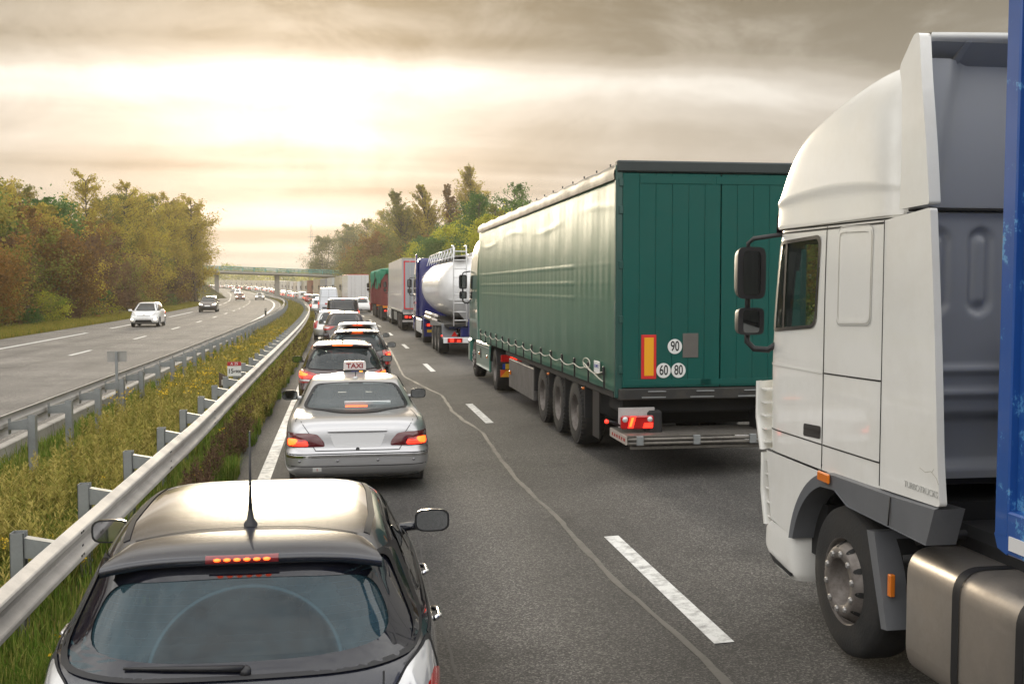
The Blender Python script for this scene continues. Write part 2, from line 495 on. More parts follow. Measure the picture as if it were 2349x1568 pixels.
BRAKE = mat('brake_lamp_lit', (0.8, 0.02, 0.02), 0.2, emit=(1.0, 0.035, 0.015), estr=2.2)
BRAKEHOT = mat('brake_bulb_lit', (1, 0.2, 0.05), 0.2, emit=(1.0, 0.115, 0.012), estr=3.0)
AMBER = mat('amber_lens', (0.75, 0.20, 0.02), 0.2, coat=1.0)
AMBERLIT = mat('amber_lit', (0.9, 0.3, 0.03), 0.2, emit=(1.0, 0.35, 0.04), estr=1.6)
CLEARLENS = mat('clear_lens', (0.62, 0.62, 0.62), 0.12, 0.3, coat=1.0)
HEADLIT = mat('headlamp_lit', (0.9, 0.9, 0.85), 0.1, emit=(1.0, 0.88, 0.65), estr=6.0)
PLATE = mat('plate_white', (0.72, 0.72, 0.70), 0.4)
PLATEY = mat('plate_yellow', (0.80, 0.50, 0.03), 0.4)
SEAT = mat('seat_cloth', (0.035, 0.037, 0.04), 0.9)

_wheel_cache = {}
def car_wheel(parent, loc, r=0.31, w=0.20, side=1, lod=0, rim_mat=None):
    key = (round(r, 3), w, side, lod)
    if key not in _wheel_cache:
        n = 36 if lod == 0 else 18
        b = MB(); h = w / 2
        b.lathe([(-h, r * .64), (-h, r * .80), (-h * .92, r * .93), (-h * .6, r * .995), (0, r), (h * .6, r * .995), (h * .92, r * .93), (h, r * .80), (h, r * .64)], (0, 0, 0), 0, n)
        me_t = b.build('tyre', TYRE); m1 = me_t.data; bpy.data.objects.remove(me_t)
        b = MB(); o = side * h
        b.lathe([(o * .98, r * .66), (o * .90, r * .60), (o * .35, r * .57)], (0, 0, 0), 0, n)
        k = 5 if lod == 0 else 5
        for i in range(k):
            a = 2 * math.pi * i / k; ca, sa = math.cos(a), math.sin(a); V = []
            for rad, hw in ((r * .06, r * .13), (r * .60, r * .085)):
                for sg in (-1, 1):
                    for dep in (o * .86, o * .55):
                        V.append((dep, rad * ca - sg * hw * sa, rad * sa + sg * hw * ca))
            b.add(V, [(0, 2, 6, 4), (1, 5, 7, 3), (0, 4, 5, 1), (2, 3, 7, 6), (4, 6, 7, 5)])
        b.lathe([(o * .9, 0.001), (o * .92, r * .10), (o * .84, r * .16)], (0, 0, 0), 0, 16)
        me_r = b.build('rim', ALLOY); m2 = me_r.data; bpy.data.objects.remove(me_r)
        b = MB(); b.lathe([(o * .3, 0.001), (o * .3, r * .60)], (0, 0, 0), 0, 16)
        me_d = b.build('brake_disc', UNDER); m3 = me_d.data; bpy.data.objects.remove(me_d)
        _wheel_cache[key] = (m1, m2, m3)
    m1, m2, m3 = _wheel_cache[key]
    t = link('wheel', m1, None, parent); t.location = loc
    if lod < 2:
        link('rim', m2, None, t); link('brake_disc', m3, None, t)
    return t

def door_mirror(parent, x, y, z, side, paint, big=1.0, glass=True):
    """side: -1 left, +1 right"""
    b = MB(); n1, n2 = 12, 16; G = []
    hw, hh, dp = 0.115 * big, 0.075 * big, 0.11 * big
    for i in range(n1 + 1):
        u = i / n1; ang = u * math.pi / 2; row = []
        k = math.cos(ang) ** 0.5; yy = math.sin(ang) * dp
        for j in range(n2 + 1):
            a = 2 * math.pi * j / n2
            cx = np.sign(math.cos(a)) * abs(math.cos(a)) ** 0.55; cz = np.sign(math.sin(a)) * abs(math.sin(a)) ** 0.6
            row.append((cx * hw * k, yy, cz * hh * k))
        G.append(row)
    b.grid(G)
    cx = x + side * (hw + 0.07 * big)
    V0 = len(b.V)
    b.V = [(v[0] + cx, v[1] + y, v[2] + z) for v in b.V]
    b.tube([(x - side * 0.05, y + 0.05, z - hh * .7), (cx - side * hw * .4, y + 0.05, z - hh * .5)], 0.03 * big, 8)
    o = b.build('door_mirror', paint, parent)
    b = MB(); pts = []
    for j in range(24):
        a = 2 * math.pi * j / 24
        c_ = np.sign(math.cos(a)) * abs(math.cos(a)) ** 0.55; s_ = np.sign(math.sin(a)) * abs(math.sin(a)) ** 0.6
        pts.append((c_ * hw * .88 + cx, s_ * hh * .86 + z))
    b.add([(p[0], y - 0.002, p[1]) for p in pts], [tuple(range(24))])
    b2 = MB(); rim = [(p[0] + (p[0] - cx) * .13, p[1] + (p[1] - z) * .15) for p in pts]
    b2.add([(p[0], y + 0.001, p[1]) for p in rim], [tuple(range(24))])
    b2.build('mirror_rim', BLACK, o)
    b.build('mirror_glass', MIRGLASS, o)
    return o

def prof(levels, z, which):
    """half width / rear y / front y of the shell at height z"""
    Lv = np.array(levels)
    if which == 'w': return float(np.interp(z, Lv[:, 3], Lv[:, 2]))
    if which == 'r': return float(np.interp(z, Lv[:, 1], Lv[:, 0]))
    return float(np.interp(z, Lv[:, 5], Lv[:, 4]))

def interior(parent, L, W, y0, y1, zfloor=0.35, belt=0.95):
    b = MB(); b.box(-W / 2 + .12, W / 2 - .12, y0, y1, zfloor - .05, zfloor, 0)
    b.box(-W / 2 + .10, W / 2 - .10, y1 - .45, y1 + .25, .6, belt - .03, .05)     # dashboard
    b.box(-W / 2 + .14, W / 2 - .14, y0 + .05, y0 + .25, .5, belt - .05, .05)    # shelf / rear bench back
    b.build('cabin_trim', SEAT, parent)
    for yy, n in ((y0 + .35, 3), (y0 + 1.35, 2)):
        for i in range(n):
            x = (i - (n - 1) / 2) * (0.44 if n == 3 else 0.72)
            b = MB(); w = .22 if n == 3 else .25
            b.box(x - w, x + w, yy, yy + .14, .45, belt + .05, .05)
            b.box(x - .13, x + .13, yy + .02, yy + .12, belt + .10, belt + .28, .04)
            b.tube([(x - .06, yy + .07, belt), (x - .06, yy + .07, belt + .14)], .008, 6); b.tube([(x + .06, yy + .07, belt), (x + .06, yy + .07, belt + .14)], .008, 6)
            b.build('seat', SEAT, parent)
    b = MB(); b.lathe([(-.012, .17), (0, .185), (.012, .17), (0, .155), (-.012, .17)], (-.36, y1 - .55, .92), 1, 20)
    b.build('steering_wheel', BLACK, parent)

def make_car(name, sp, paint, lod=0, lit=True, label=None, cat='car', group=None):
    """sp: dict(levels, L, W, belt, top, wheels=(yr,yf), wr, panes, tail, ...)"""
    root = empty(name, label=label, cat=cat, group=group)
    Lv = sp['levels']; L = sp['L']; W = sp['W']
    nphi, nv = ((144, 84), (88, 48), (40, 24))[lod]
    sh = Shell(shell(Lv, nphi, nv))
    base = Shell(sh.G)     # uncut, for projecting onto
    glass = sp.get('glass', DARKGLASS)
    see = sp.get('see', False)
    # windows
    wins = []
    zb, zt = sp['rw']
    wb, wt = prof(Lv, zb, 'w') * sp.get('rwk', (.90, .86))[0], prof(Lv, zt, 'w') * sp.get('rwk', (.90, .86))[1]
    sagb, sagt = sp.get('rwsag', (0.03, 0.02))
    rw = sp.get('rear_poly') or rounded([(-wb, zb), (-wb * .5, zb - sagb * .8), (0, zb - sagb), (wb * .5, zb - sagb * .8), (wb, zb), (wt, zt), (wt * .5, zt + sagt * .8), (0, zt + sagt), (-wt * .5, zt + sagt * .8), (-wt, zt)], [.09, .2, .2, .2, .09, .09, .2, .2, .2, .09])
    wins.append(('rear_window', 'rear', rw))
    zb, zt = sp['ws']
    wb, wt = prof(Lv, zb, 'w') * .90, prof(Lv, zt, 'w') * .88
    ws = rounded([(-wb, zb), (0, zb - .02), (wb, zb), (wt, zt), (0, zt + .02), (-wt, zt)], [.06, .2, .06, .06, .2, .06])
    wins.append(('windscreen', 'front', ws))
    for pane in sp['panes']:
        for d in ('left', 'right'): wins.append(('side_window', d, rounded(pane, .05)))
    if see:
        for nm, d, pl in wins: sh.cut(d, pl)
        interior(root, L, W, *sp['cabin'], belt=sp['belt'])
    yr, yf = sp['wheels']; wr = sp['wr']
    for yy in (yr, yf): sh.arch(yy, wr, wr * 1.16, W * .33)
    body = sh.build('body', paint, root)
    b = MB(); b.box(-W / 2 + .12, W / 2 - .12, .25, L - .25, .19, .23, 0); b.box(-W / 2 + .26, W / 2 - .26, .3, L - .3, .23, .55, 0)
    b.build('underbody', UNDER, root)
    for nm, d, pl in wins:
        if see:
            g = base.patch(nm, d, pl, 0.007, glass if nm != 'rear_window' else sp.get('rglass', glass), root)
            base.patch('window_seal', d, pl, 0.011, RUBBER, g, rings=1, r0=.955, r1=1.02)
        else:
            g = base.patch(nm, d, pl, 0.004, glass, root, rings=5 if lod < 2 else 2, step=.05 if lod < 2 else .15)
            if lod == 0: base.patch('window_seal', d, pl, 0.006, RUBBER, g, rings=1, r0=.965, r1=1.015)
    # wheels
    for yy in (yr, yf):
        for s in (-1, 1): car_wheel(root, (s * (W / 2 - .125), yy, wr), wr, .2, s, lod)
    # lamps at the back
    for pl, m, off in sp.get('tail', []):
        for s in (-1, 1):
            q = [(s * a, c_) for a, c_ in pl]
            base.patch('tail_lamp' if m not in (BRAKE, BRAKEHOT) else 'brake_lamp', 'rear', rounded(q, .03), off, m if lit or m not in (BRAKE, BRAKEHOT) else TAIL, root, bulge=.012, rings=4)
    for pl, m, off in sp.get('tailside', []):
        for d in ('left', 'right'): base.patch('tail_lamp', d, rounded(pl, .03), off, m, root, bulge=.01, rings=4)
    for pl, m, off in sp.get('head', []):
        for s in (-1, 1): base.patch('headlamp', 'front', rounded([(s * a, c_) for a, c_ in pl], .03), off, m, root, bulge=.012, rings=4)
    for nm, d, pl, m, off in sp.get('extra', []): base.patch(nm, d, rounded(pl, .015), off, m, root, rings=3)
    if lod < 2:
        for d, pts in sp.get('seams', []): base.strip('panel_gap', d, pts, .009 if lod == 0 else .014, .0025, SEAM, root)
        my, mz = sp['mirror']
        for s in (-1, 1):
            door_mirror(root, s * (prof(Lv, mz, 'w') - .02), my, mz + .03, s, sp.get('mirror_mat', paint))
    root['len'] = L
    del root['len']
    return root, base
# ------------------------------------------------------------------ car kinds
def levels(L, W, H, belt, rb, rt, wsb, wst, roofw=.64, n=5.0, low=.2):
    w = W / 2; c = (rt + L - wst) / 2
    return [(.25, low + .02, w * .80, low, L - .25, low + .02, n), (.06, low + .10, w * .955, low + .06, L - .06, low + .10, n + 1),
            (0, .45, w * .99, .42, L, .45, n + 1), (0, .58, w, .60, L - .01, .58, n + 1), (.035, .64, w, .65, L - .05, .64, n + .8),
            (rb * .35 + .02, belt - .15, w * .995, belt - .14, L - .28, belt - .2, n + .5),
            (rb * .75, belt - .04, w * .965, belt - .04, L - .75 * wsb, belt - .07, n),
            (rb, belt + .015, w * .93, belt, L - wsb, belt + .02, n - .2),
            (rb + (rt - rb) * .55, belt + (H - belt) * .55, w * (.93 + roofw) / 2 + .01, belt + (H - belt) * .5, L - wsb - (wst - wsb) * .55, belt + (H - belt) * .55, n - .5),
            (rt, H - .09, w * (roofw + .05), H - .10, L - wst, H - .08, n - .7),
            (rt + .07, H - .045, w * roofw, H - .055, L - wst - .13, H - .04, n - 1),
            (rt + .35, H - .014, w * roofw * .80, H - .02, L - wst - .45, H - .012, n - 1.7),
            (rt + .65, H - .003, w * roofw * .42, H - .005, L - wst - .75, H - .003, 2.6), (c, H, 0.002, H, c, H, 2.2)]
def panes(L, H, belt, rb, rt, wsb, wst, cuts, k0=.32, k1=.18):
    zb, zt = belt + .03, H - .13
    a0, a1 = rb + k0, L - wsb - .30        # along the belt
    b0, b1 = rt + k1 + .12, L - wst - .22  # along the roof
    xs = [0] + cuts + [1]; out = []
    for i in range(len(xs) - 1):
        u0 = xs[i] + (.015 if i else 0); u1 = xs[i + 1] - (.015 if i < len(xs) - 2 else 0)
        f = lambda u: a0 + (a1 - a0) * u
        g = lambda u: min(max(f(u), b0), b1)
        out.append([(f(u0), zb), (f(u1), zb), (g(u1), zt), (g(u0), zt)])
    return out
def spec(L, W, H, belt, rb, rt, wsb, wst, cuts, wr=.31, roofw=.64, wheels=None, **kw):
    d = dict(L=L, W=W, H=H, belt=belt, levels=levels(L, W, H, belt, rb, rt, wsb, wst, roofw, kw.pop('n', 5.0)),
             panes=panes(L, H, belt, rb, rt, wsb, wst, cuts, kw.pop('k0', .32), kw.pop('k1', .18)), rw=(belt + .04, H - .11), ws=(belt + .03, H - .10),
             wheels=wheels or (.75, L - .88), wr=wr, mirror=(L - wsb - .50, belt + .02), cabin=(rb + .25, L - wsb - .1))
    yb = L - wsb - .2
    m = (d['panes'][0][0][0] + yb) / 2 + .1
    d['seams'] = [(s, [(m, .28), (m, belt + .02)]) for s in ('left', 'right')] + [(s, [(yb - .25, .28), (yb - .25, belt + .02)]) for s in ('left', 'right')]
    d.update(kw)
    return d

w_ = lambda *p: list(p)
HATCH = spec(4.05, 1.74, 1.48, .95, .22, .52, .95, 1.75, [.48],
    tail=[([(.62, .98), (.86, .98), (.87, .62), (.70, .62)], TAIL, .008), ([(.70, .92), (.84, .92), (.84, .78), (.72, .78)], BRAKE, .016), ([(.74, .88), (.81, .88), (.81, .82), (.74, .82)], BRAKEHOT, .026)],
    head=[([(.42, .66), (.80, .72), (.78, .82), (.50, .76)], CLEARLENS, .006)],
    extra=[('number_plate', 'rear', [(-.26, .52), (.26, .52), (.26, .63), (-.26, .63)], PLATE, .01), ('brake_light_bar', 'rear', [(-.16, 1.395), (.16, 1.395), (.16, 1.418), (-.16, 1.418)], BRAKEHOT, .012),
           ('grille', 'front', [(-.5, .34), (.5, .34), (.42, .48), (-.42, .48)], BLACK, .008)])
ESTATE = spec(4.58, 1.80, 1.47, .95, .26, .62, 1.0, 1.80, [.26, .62],
    tail=[([(.40, .86), (.87, .98), (.88, .70), (.55, .74)], TAIL, .008), ([(.66, .88), (.85, .92), (.85, .84), (.68, .82)], BRAKEHOT, .016), ([(.50, .84), (.86, .91), (.86, .80), (.56, .78)], BRAKE, .012), ([(.55, .775), (.86, .775), (.86, .735), (.60, .74)], CLEARLENS, .014)],
    head=[([(.42, .66), (.82, .72), (.80, .82), (.50, .76)], CLEARLENS, .006)],
    extra=[('number_plate', 'rear', [(-.26, .62), (.26, .62), (.26, .73), (-.26, .73)], PLATE, .01), ('grille', 'front', [(-.5, .34), (.5, .34), (.42, .48), (-.42, .48)], BLACK, .008)])
SUV = spec(4.37, 1.81, 1.60, 1.05, .28, .58, 1.0, 1.75, [.25, .62], wr=.345,
    tail=[([(.40, 1.02), (.86, 1.04), (.88, .86), (.62, .88)], TAIL, .008), ([(.55, .99), (.84, .995), (.84, .93), (.66, .93)], CLEARLENS, .014)],
    head=[([(.42, .76), (.82, .82), (.80, .92), (.50, .86)], CLEARLENS, .006)],
    extra=[('number_plate', 'rear', [(-.26, .72), (.26, .72), (.26, .83), (-.26, .83)], PLATE, .01), ('lower_bumper', 'rear', [(-.80, .30), (.80, .30), (.80, .52), (-.80, .52)], BLACK, .008), ('grille', 'front', [(-.5, .4), (.5, .4), (.42, .6), (-.42, .6)], BLACK, .008)])
SEDAN = spec(4.75, 1.80, 1.42, .95, .95, 1.70, 1.35, 2.25, [.45], k0=.20, k1=.05,
    tail=[([(.40, .80), (.86, .82), (.87, .62), (.46, .62)], TAIL, .008), ([(.60, .76), (.82, .77), (.82, .68), (.62, .68)], BRAKE, .014)],
    head=[([(.42, .62), (.82, .66), (.80, .78), (.46, .74)], HEADLIT, .006)],
    extra=[('number_plate', 'rear', [(-.26, .62), (.26, .62), (.26, .73), (-.26, .73)], PLATE, .01), ('grille', 'front', [(-.36, .5), (.36, .5), (.34, .72), (-.34, .72)], BLACK, .008), ('number_plate', 'front', [(-.26, .40), (.26, .40), (.26, .49), (-.26, .49)], PLATE, .01)])
_sl = SEDAN['levels']; SEDAN['levels'] = [l if not (5 <= i <= 7) else (((.08, .84, .895, .80, 4.75 - .25, .76, 5.5), (.16, .93, .87, .90, 4.75 - .9, .88, 5.2), (.95, 1.0, .835, .955, 4.75 - 1.35, .98, 4.8))[i - 5]) for i, l in enumerate(_sl)]
def van_levels(L, W, H, belt, rb, rt, nose, wsb, wst, roofw=.84, n=8):
    w = W / 2; c = L / 2
    return [(.2, .30, w * .86, .28, L - .25, .26, n), (.03, .38, w * .97, .34, L - .05, .36, n), (0, .55, w * .99, .5, L, .55, n), (.02, .75, w, .8, L - .06, .8, n),
            (rb * .5, belt - .1, w, belt - .1, L - nose * .5, belt - .12, n), (rb, belt, w * .985, belt, L - wsb, belt, n - .5),
            (rb + (rt - rb) * .5, (belt + H) / 2, w * (.98 + roofw) / 2 + .02, (belt + H) / 2, L - (wsb + wst) / 2, (belt + H) / 2, n - 1),
            (rt, H - .13, w * (roofw + .045), H - .15, L - wst, H - .12, n - 1.5), (rt + .05, H - .05, w * roofw, H - .06, L - wst - .2, H - .05, n - 2.2),
            (rt + .3, H - .015, w * roofw * .8, H - .02, L - wst - .5, H - .015, 3.6), (c - .4, H - .003, w * roofw * .4, H - .005, c + .4, H - .003, 2.6), (c, H, .002, H, c, H, 2.2)]
def vanspec(L, W, H, belt, rb, rt, nose, wsb, wst, **kw):
    d = dict(L=L, W=W, H=H, belt=belt, levels=van_levels(L, W, H, belt, rb, rt, nose, wsb, wst, kw.pop('roofw', .84)),
             panes=[[(L - wsb - 1.05, belt + .03), (L - wsb - .15, belt + .03), (L - wst - .05, min(H - .2, belt + .62)), (L - wsb - 1.05, min(H - .2, belt + .62))]],
             rw=(belt + .03, H - .18), ws=(belt + .02, min(H - .14, belt + .75)), wheels=(1.0, L - .95), wr=.34, mirror=(L - wsb - .35, belt + .12), cabin=(.3, L - wsb), seams=[])
    d.update(kw); return d
BLACKVAN = vanspec(4.9, 1.95, 1.97, 1.06, .05, .16, .5, .95, 1.55, rwk=(.93, .93),
    tail=[([(.82, 1.36), (.945, 1.36), (.96, .78), (.84, .78)], TAIL, .008), ([(.86, 1.25), (.94, 1.25), (.945, .85), (.87, .85)], BRAKE, .014)],
    seams=[('rear', [(0, .4), (0, 1.86)])],
    extra=[('number_plate', 'rear', [(-.26, .62), (.26, .62), (.26, .73), (-.26, .73)], PLATE, .01), ('brake_light_bar', 'rear', [(-.10, 1.87), (.10, 1.87), (.10, 1.895), (-.10, 1.895)], TAIL, .01)])
BOXVAN = vanspec(5.9, 1.99, 2.62, 1.18, .06, .26, .6, 1.1, 1.95, roofw=.74,
    rear_poly=rounded([(-.02, 1.75), (.02, 1.75), (.02, 1.76), (-.02, 1.76)], .002),
    tail=[([(.86, 1.30), (.96, 1.30), (.97, .70), (.88, .70)], TAIL, .008), ([(.88, 1.25), (.955, 1.25), (.965, 1.05), (.89, 1.05)], BRAKE, .014)],
    seams=[('rear', [(0, .5), (0, 2.45)]), ('rear', [(-.86, .5), (-.66, 2.42), (.66, 2.42), (.86, .5)]), ('rear', [(-.74, 1.72), (.74, 1.72)])],
    extra=[('number_plate', 'rear', [(-.62, .66), (-.14, .66), (-.14, .80), (-.62, .80)], BLACK, .01), ('door_sticker', 'rear', [(-.36, 1.02), (-.06, 1.02), (-.06, 1.18), (-.36, 1.18)], TAIL, .008)])
SMALLVAN = vanspec(4.4, 1.83, 1.85, 1.05, .05, .16, .5, .9, 1.6,
    tail=[([(.78, 1.20), (.89, 1.20), (.90, .80), (.80, .80)], TAIL, .008)], rear_poly=rounded([(-.70, 1.12), (.70, 1.12), (.64, 1.62), (-.64, 1.62)], .08),
    head=[([(.45, .78), (.82, .82), (.80, .98), (.50, .92)], CLEARLENS, .006)],
    extra=[('number_plate', 'rear', [(-.26, .62), (.26, .62), (.26, .73), (-.26, .73)], PLATE, .01), ('grille', 'front', [(-.55, .42), (.55, .42), (.5, .62), (-.5, .62)], BLACK, .008)])

def paint(name, c, rough=.28, metal=.0, coat=1.0, **k): return mat('paint_' + name, c, rough, metal, coat, **k)
P_NAVY = paint('dark_navy', (0.012, 0.014, 0.024), .25)
P_SILVER = paint('silver', (0.52, 0.52, 0.53), .32, .75, .8)
P_PLUM = paint('plum_black', (0.034, 0.009, 0.013), .25)
P_BLACKRED = paint('black_cherry', (0.020, 0.010, 0.012), .25)
P_WHITE = paint('white', (0.78, 0.78, 0.77), .3)
P_BROWN = paint('brown_grey', (0.065, 0.050, 0.045), .3, .4)
P_BLACK = paint('black', (0.012, 0.012, 0.013), .28)
P_VANWHITE = paint('van_white', (0.70, 0.73, 0.78), .35)
P_RED = paint('red', (0.36, 0.02, 0.02), .3)
P_DKGREEN = paint('dark_green', (0.03, 0.042, 0.036), .3, .3)
P_GREY = paint('grey', (0.22, 0.22, 0.23), .3, .6)
P_COPPER = paint('copper', (0.26, 0.06, 0.025), .3, .4)
P_SILV2 = paint('pale_silver', (0.60, 0.60, 0.58), .3, .6)
# ------------------------------------------------------------------ the near cars in the left lane
CROSS = 0.042
def fall(off): return CROSS * (off - 4.4) if off > -3 else 0.0
def place(o, s, off, dz=0.0, flip=False, turn=0.0):
    p = P(s, off, fall(off) + dz); o.location = p
    o.rotation_euler = (-0.0085 if 12 < s < 300 else 0, 0, heading(s) + (math.pi if flip else 0) + turn)
    if flip: o.rotation_euler[0] = 0.0085 if 12 < s < 300 else 0
    return o

def antenna(base, parent, x, y, tilt=.30, h=.42, r=.009, m=BLACK):
    loc, n = base.hit('top', x, y); b = MB()
    b.lathe([(0, .034), (.012, .030), (.03, .017), (.075, .010), (.09, .007)], (x, y, loc.z - .003), 2, 12)
    d = Vector((0, -math.sin(tilt), math.cos(tilt)))
    p0 = Vector((x, y, loc.z + .06)); b.tube([p0, p0 + d * .12, p0 + d * h], [r * .9, r * .55, r * .32], 6)
    return b.build('antenna', m, parent)

def astra():
    lv = [(.25, .22, .70, .20, 4.0, .22, 5), (.06, .30, .862, .26, 4.19, .30, 6), (0, .45, .893, .42, 4.25, .45, 6), (0, .60, .897, .62, 4.24, .58, 6),
          (.035, .66, .897, .68, 4.19, .64, 5.8), (.055, .80, .893, .82, 4.0, .76, 5.6), (.12, .905, .882, .92, 3.65, .86, 5.2), (.185, .965, .862, .985, 3.25, .95, 4.9),
          (.21, .985, .838, 1.01, 3.1, .985, 4.7), (.35, 1.17, .735, 1.21, 2.75, 1.17, 4.4), (.50, 1.355, .645, 1.385, 2.4, 1.36, 4.2), (.56, 1.405, .61, 1.42, 2.3, 1.40, 4.0),
          (.70, 1.43, .565, 1.440, 2.2, 1.425, 3.9), (1.0, 1.455, .46, 1.458, 1.95, 1.452, 3.2), (1.35, 1.466, .25, 1.466, 1.8, 1.465, 2.6), (1.6, 1.468, .002, 1.468, 1.6, 1.468, 2.2)]
    sp = dict(L=4.25, W=1.75, H=1.468, belt=1.0, levels=lv, rw=(1.0, 1.35), ws=(1.0, 1.36), wheels=(.80, 3.42), wr=.315, mirror=(2.72, 1.0), cabin=(.6, 3.0), see=True,
              panes=[[(1.05, 1.05), (1.75, 1.04), (1.72, 1.35), (1.28, 1.35)], [(1.82, 1.04), (2.85, 1.03), (2.30, 1.35), (1.80, 1.35)]],
              rear_poly=rounded([(-.80, .985), (-.45, .965), (0, .96), (.45, .965), (.80, .985), (.655, 1.345), (.32, 1.365), (0, 1.37), (-.32, 1.365), (-.655, 1.345)], [.10, .2, .2, .2, .10, .06, .2, .2, .2, .06]),
              mirror_mat=P_NAVY, seams=[('left', [(1.76, .3), (1.79, 1.0), (1.78, 1.38)]), ('right', [(1.76, .3), (1.79, 1.0), (1.78, 1.38)]), ('left', [(2.95, .3), (2.92, 1.0)]), ('right', [(2.95, .3), (2.92, 1.0)]),
                     ('top', [(-.50, .75), (-.25, .835), (0, .855), (.25, .835), (.50, .75)]), ('left', [(.62, .98), (.95, .99), (2.9, 1.0)]), ('right', [(.62, .98), (.95, .99), (2.9, 1.0)])])
    sp['glass'] = glass_mat('side_glass_dark', (0.20, 0.24, 0.24), 0.06, (0.2, 0.25, 0.26))
    sp['rglass'] = rear_dust_glass()
    r, base = make_car('hatchback_car', sp, P_NAVY, 0, label='dark navy hatchback with whip antenna and dusty rear window, nearest in the left lane', cat='car')
    FRIT = mat('black_frit_glass', (0.010, 0.011, 0.018), .04, spec=.8)
    pl = sp['rear_poly']
    # wide black border of the heated rear pane: ring between the outline and an inset rounded outline
    inn = rounded([(-.66, 1.055), (-.36, 1.02), (0, 1.01), (.36, 1.02), (.66, 1.055), (.555, 1.29), (.29, 1.305), (0, 1.31), (-.29, 1.305), (-.555, 1.29)], [.12, .2, .2, .2, .12, .09, .2, .2, .2, .09])
    a = densify(pl, .03); c0 = np.array((0, 1.165)); V = []; F = []
    def ray_to(poly, ang):
        d = np.array((math.cos(ang), math.sin(ang))); best = None
        for i in range(len(poly)):
            p = np.array(poly[i]) - c0; q = np.array(poly[(i + 1) % len(poly)]) - c0; e = q - p
            den = d[0] * e[1] - d[1] * e[0]
            if abs(den) < 1e-9: continue
            t = (p[0] * e[1] - p[1] * e[0]) / den; u = (p[0] * d[1] - p[1] * d[0]) / den
            if t > 0 and -1e-6 <= u <= 1 + 1e-6 and (best is None or t > best): best = t
        return c0 + d * best
    n = 160
    for k in range(n):
        ang = 2 * math.pi * k / n; A = ray_to(pl, ang); B = ray_to(inn, ang)
        for u in (0, .5, 1):
            q = A + (B - A) * u; loc, nor = base.hit('rear', *q); V.append(loc + nor * .0105)
    for k in range(n):
        for u in (0, 1):
            i = 3 * k + u; j = 3 * ((k + 1) % n) + u; F.append((i, j, j + 1, i + 1))
    pydata('glass_border', V, F, FRIT, r)
    # roof spoiler
    G = []
    for x in np.linspace(-.605, .605, 33):
        u = abs(x) / .605; drop = .050 * u ** 3.5; y1 = .80 - .09 * u ** 2; tail_y = .435 + .045 * u ** 2
        top0 = base.hit('top', x * .93, y1)[0].z
        G.append([(x * .93, y1, top0 + .003), (x * .96, (y1 + tail_y) / 2, (top0 + 1.418 - drop) / 2 + .011), (x, tail_y + .02, 1.418 - drop), (x, tail_y, 1.404 - drop), (x, tail_y + .01, 1.375 - drop), (x * .98, tail_y + .10, 1.358 - drop)])
    b = MB(); b.grid(G); sp_o = b.build('roof_spoiler', P_NAVY, r)
    # high brake light with its six lamps
    G = []
    for x in np.linspace(-.155, .155, 9):
        u = abs(x) / .64; ty = .432 + .045 * u ** 2; e = .012 * (1 - (x / .155) ** 4)
        G.append([(x, ty + .06, 1.421), (x, ty - .003, 1.413), (x, ty - .006, 1.398), (x, ty + .002, 1.384)])
    b = MB(); b.grid(G); hb = b.build('high_brake_light', mat('brake_bar_housing', (.22, .02, .025), .15, coat=1.0), r)
    for i in range(6):
        x = (i - 2.5) * .042; b = MB()
        b.lathe([(-.012, .001), (-.010, .009), (-.004, .014), (.0, .016)], (0, 0, 0), 1, 10); b.V = [(v[0] * 1.0 + x, v[1] + .428, v[2] * .5 + 1.401) for v in b.V]
        b.build('brake_bulb', BRAKEHOT, hb)
    antenna(base, r, 0.0, .90, tilt=-.02, h=.385, r=.012)
    # roof ditch trims
    for s in (-1, 1):
        base.strip('roof_trim', 'top', [(s * .545, .78), (s * .575, 1.1), (s * .575, 1.7), (s * .55, 2.15)], .030, .004, RUBBER, r)
    # window line chrome-less belt trim and door handles
    for s, d in ((-1, 'left'), (1, 'right')):
        base.strip('belt_trim', d, [(.98, 1.015), (2.9, 1.005)], .02, .006, BLACK, r)
        for y in (1.20, 2.06):
            loc, nor = base.hit(d, y, .885); b = MB()
            b.tube([(loc.x + s * .005, y - .09, .885), (loc.x + s * .035, y - .06, .89), (loc.x + s * .035, y + .06, .89), (loc.x + s * .005, y + .09, .885)], .014, 8)
            b.build('door_handle', CHROME, r)
        # tail lamps: clear upper lens, red lower
        sg = s
        q = lambda pts: rounded([(sg * x, z) for x, z in pts], .03)
        t1 = base.patch('tail_lamp', 'rear', q([(.58, .66), (.835, .66), (.855, .84), (.815, .985), (.70, .95), (.60, .84)]), .006, CLEARLENS, r, bulge=.02)
        base.patch('brake_lamp', 'rear', q([(.59, .655), (.84, .655), (.86, .84), (.80, .90), (.70, .86), (.61, .78)]), .012, TAIL, t1, bulge=.018)
        base.patch('brake_bulb', 'rear', q([(.64, .68), (.81, .68), (.83, .82), (.76, .85), (.67, .77)]), .022, BRAKE, t1, bulge=.016)
        base.patch('lamp_edge', 'rear', q([(.58, .66), (.835, .66), (.855, .84), (.815, .985), (.70, .95), (.60, .84)]), .008, SEAM, t1, rings=1, r0=.97, r1=1.03)
    # wiper
    b = MB(); pts = []
    for x, z in ((.02, .985), (-.12, .992), (-.30, .998), (-.46, 1.0)):
        loc, nor = base.hit('rear', x, z); pts.append(loc + nor * .022)
    b.tube(pts, [.016, .013, .010, .006], 6); loc, nor = base.hit('rear', .03, .985); b.lathe([(-.03, .001), (-.028, .022), (.02, .026)], loc, 1, 12)
    b.build('rear_wiper', BLACK, r)
    base.patch('number_plate', 'rear', [(-.26, .70), (.26, .70), (.26, .81), (-.26, .81)], .01, PLATE, r)
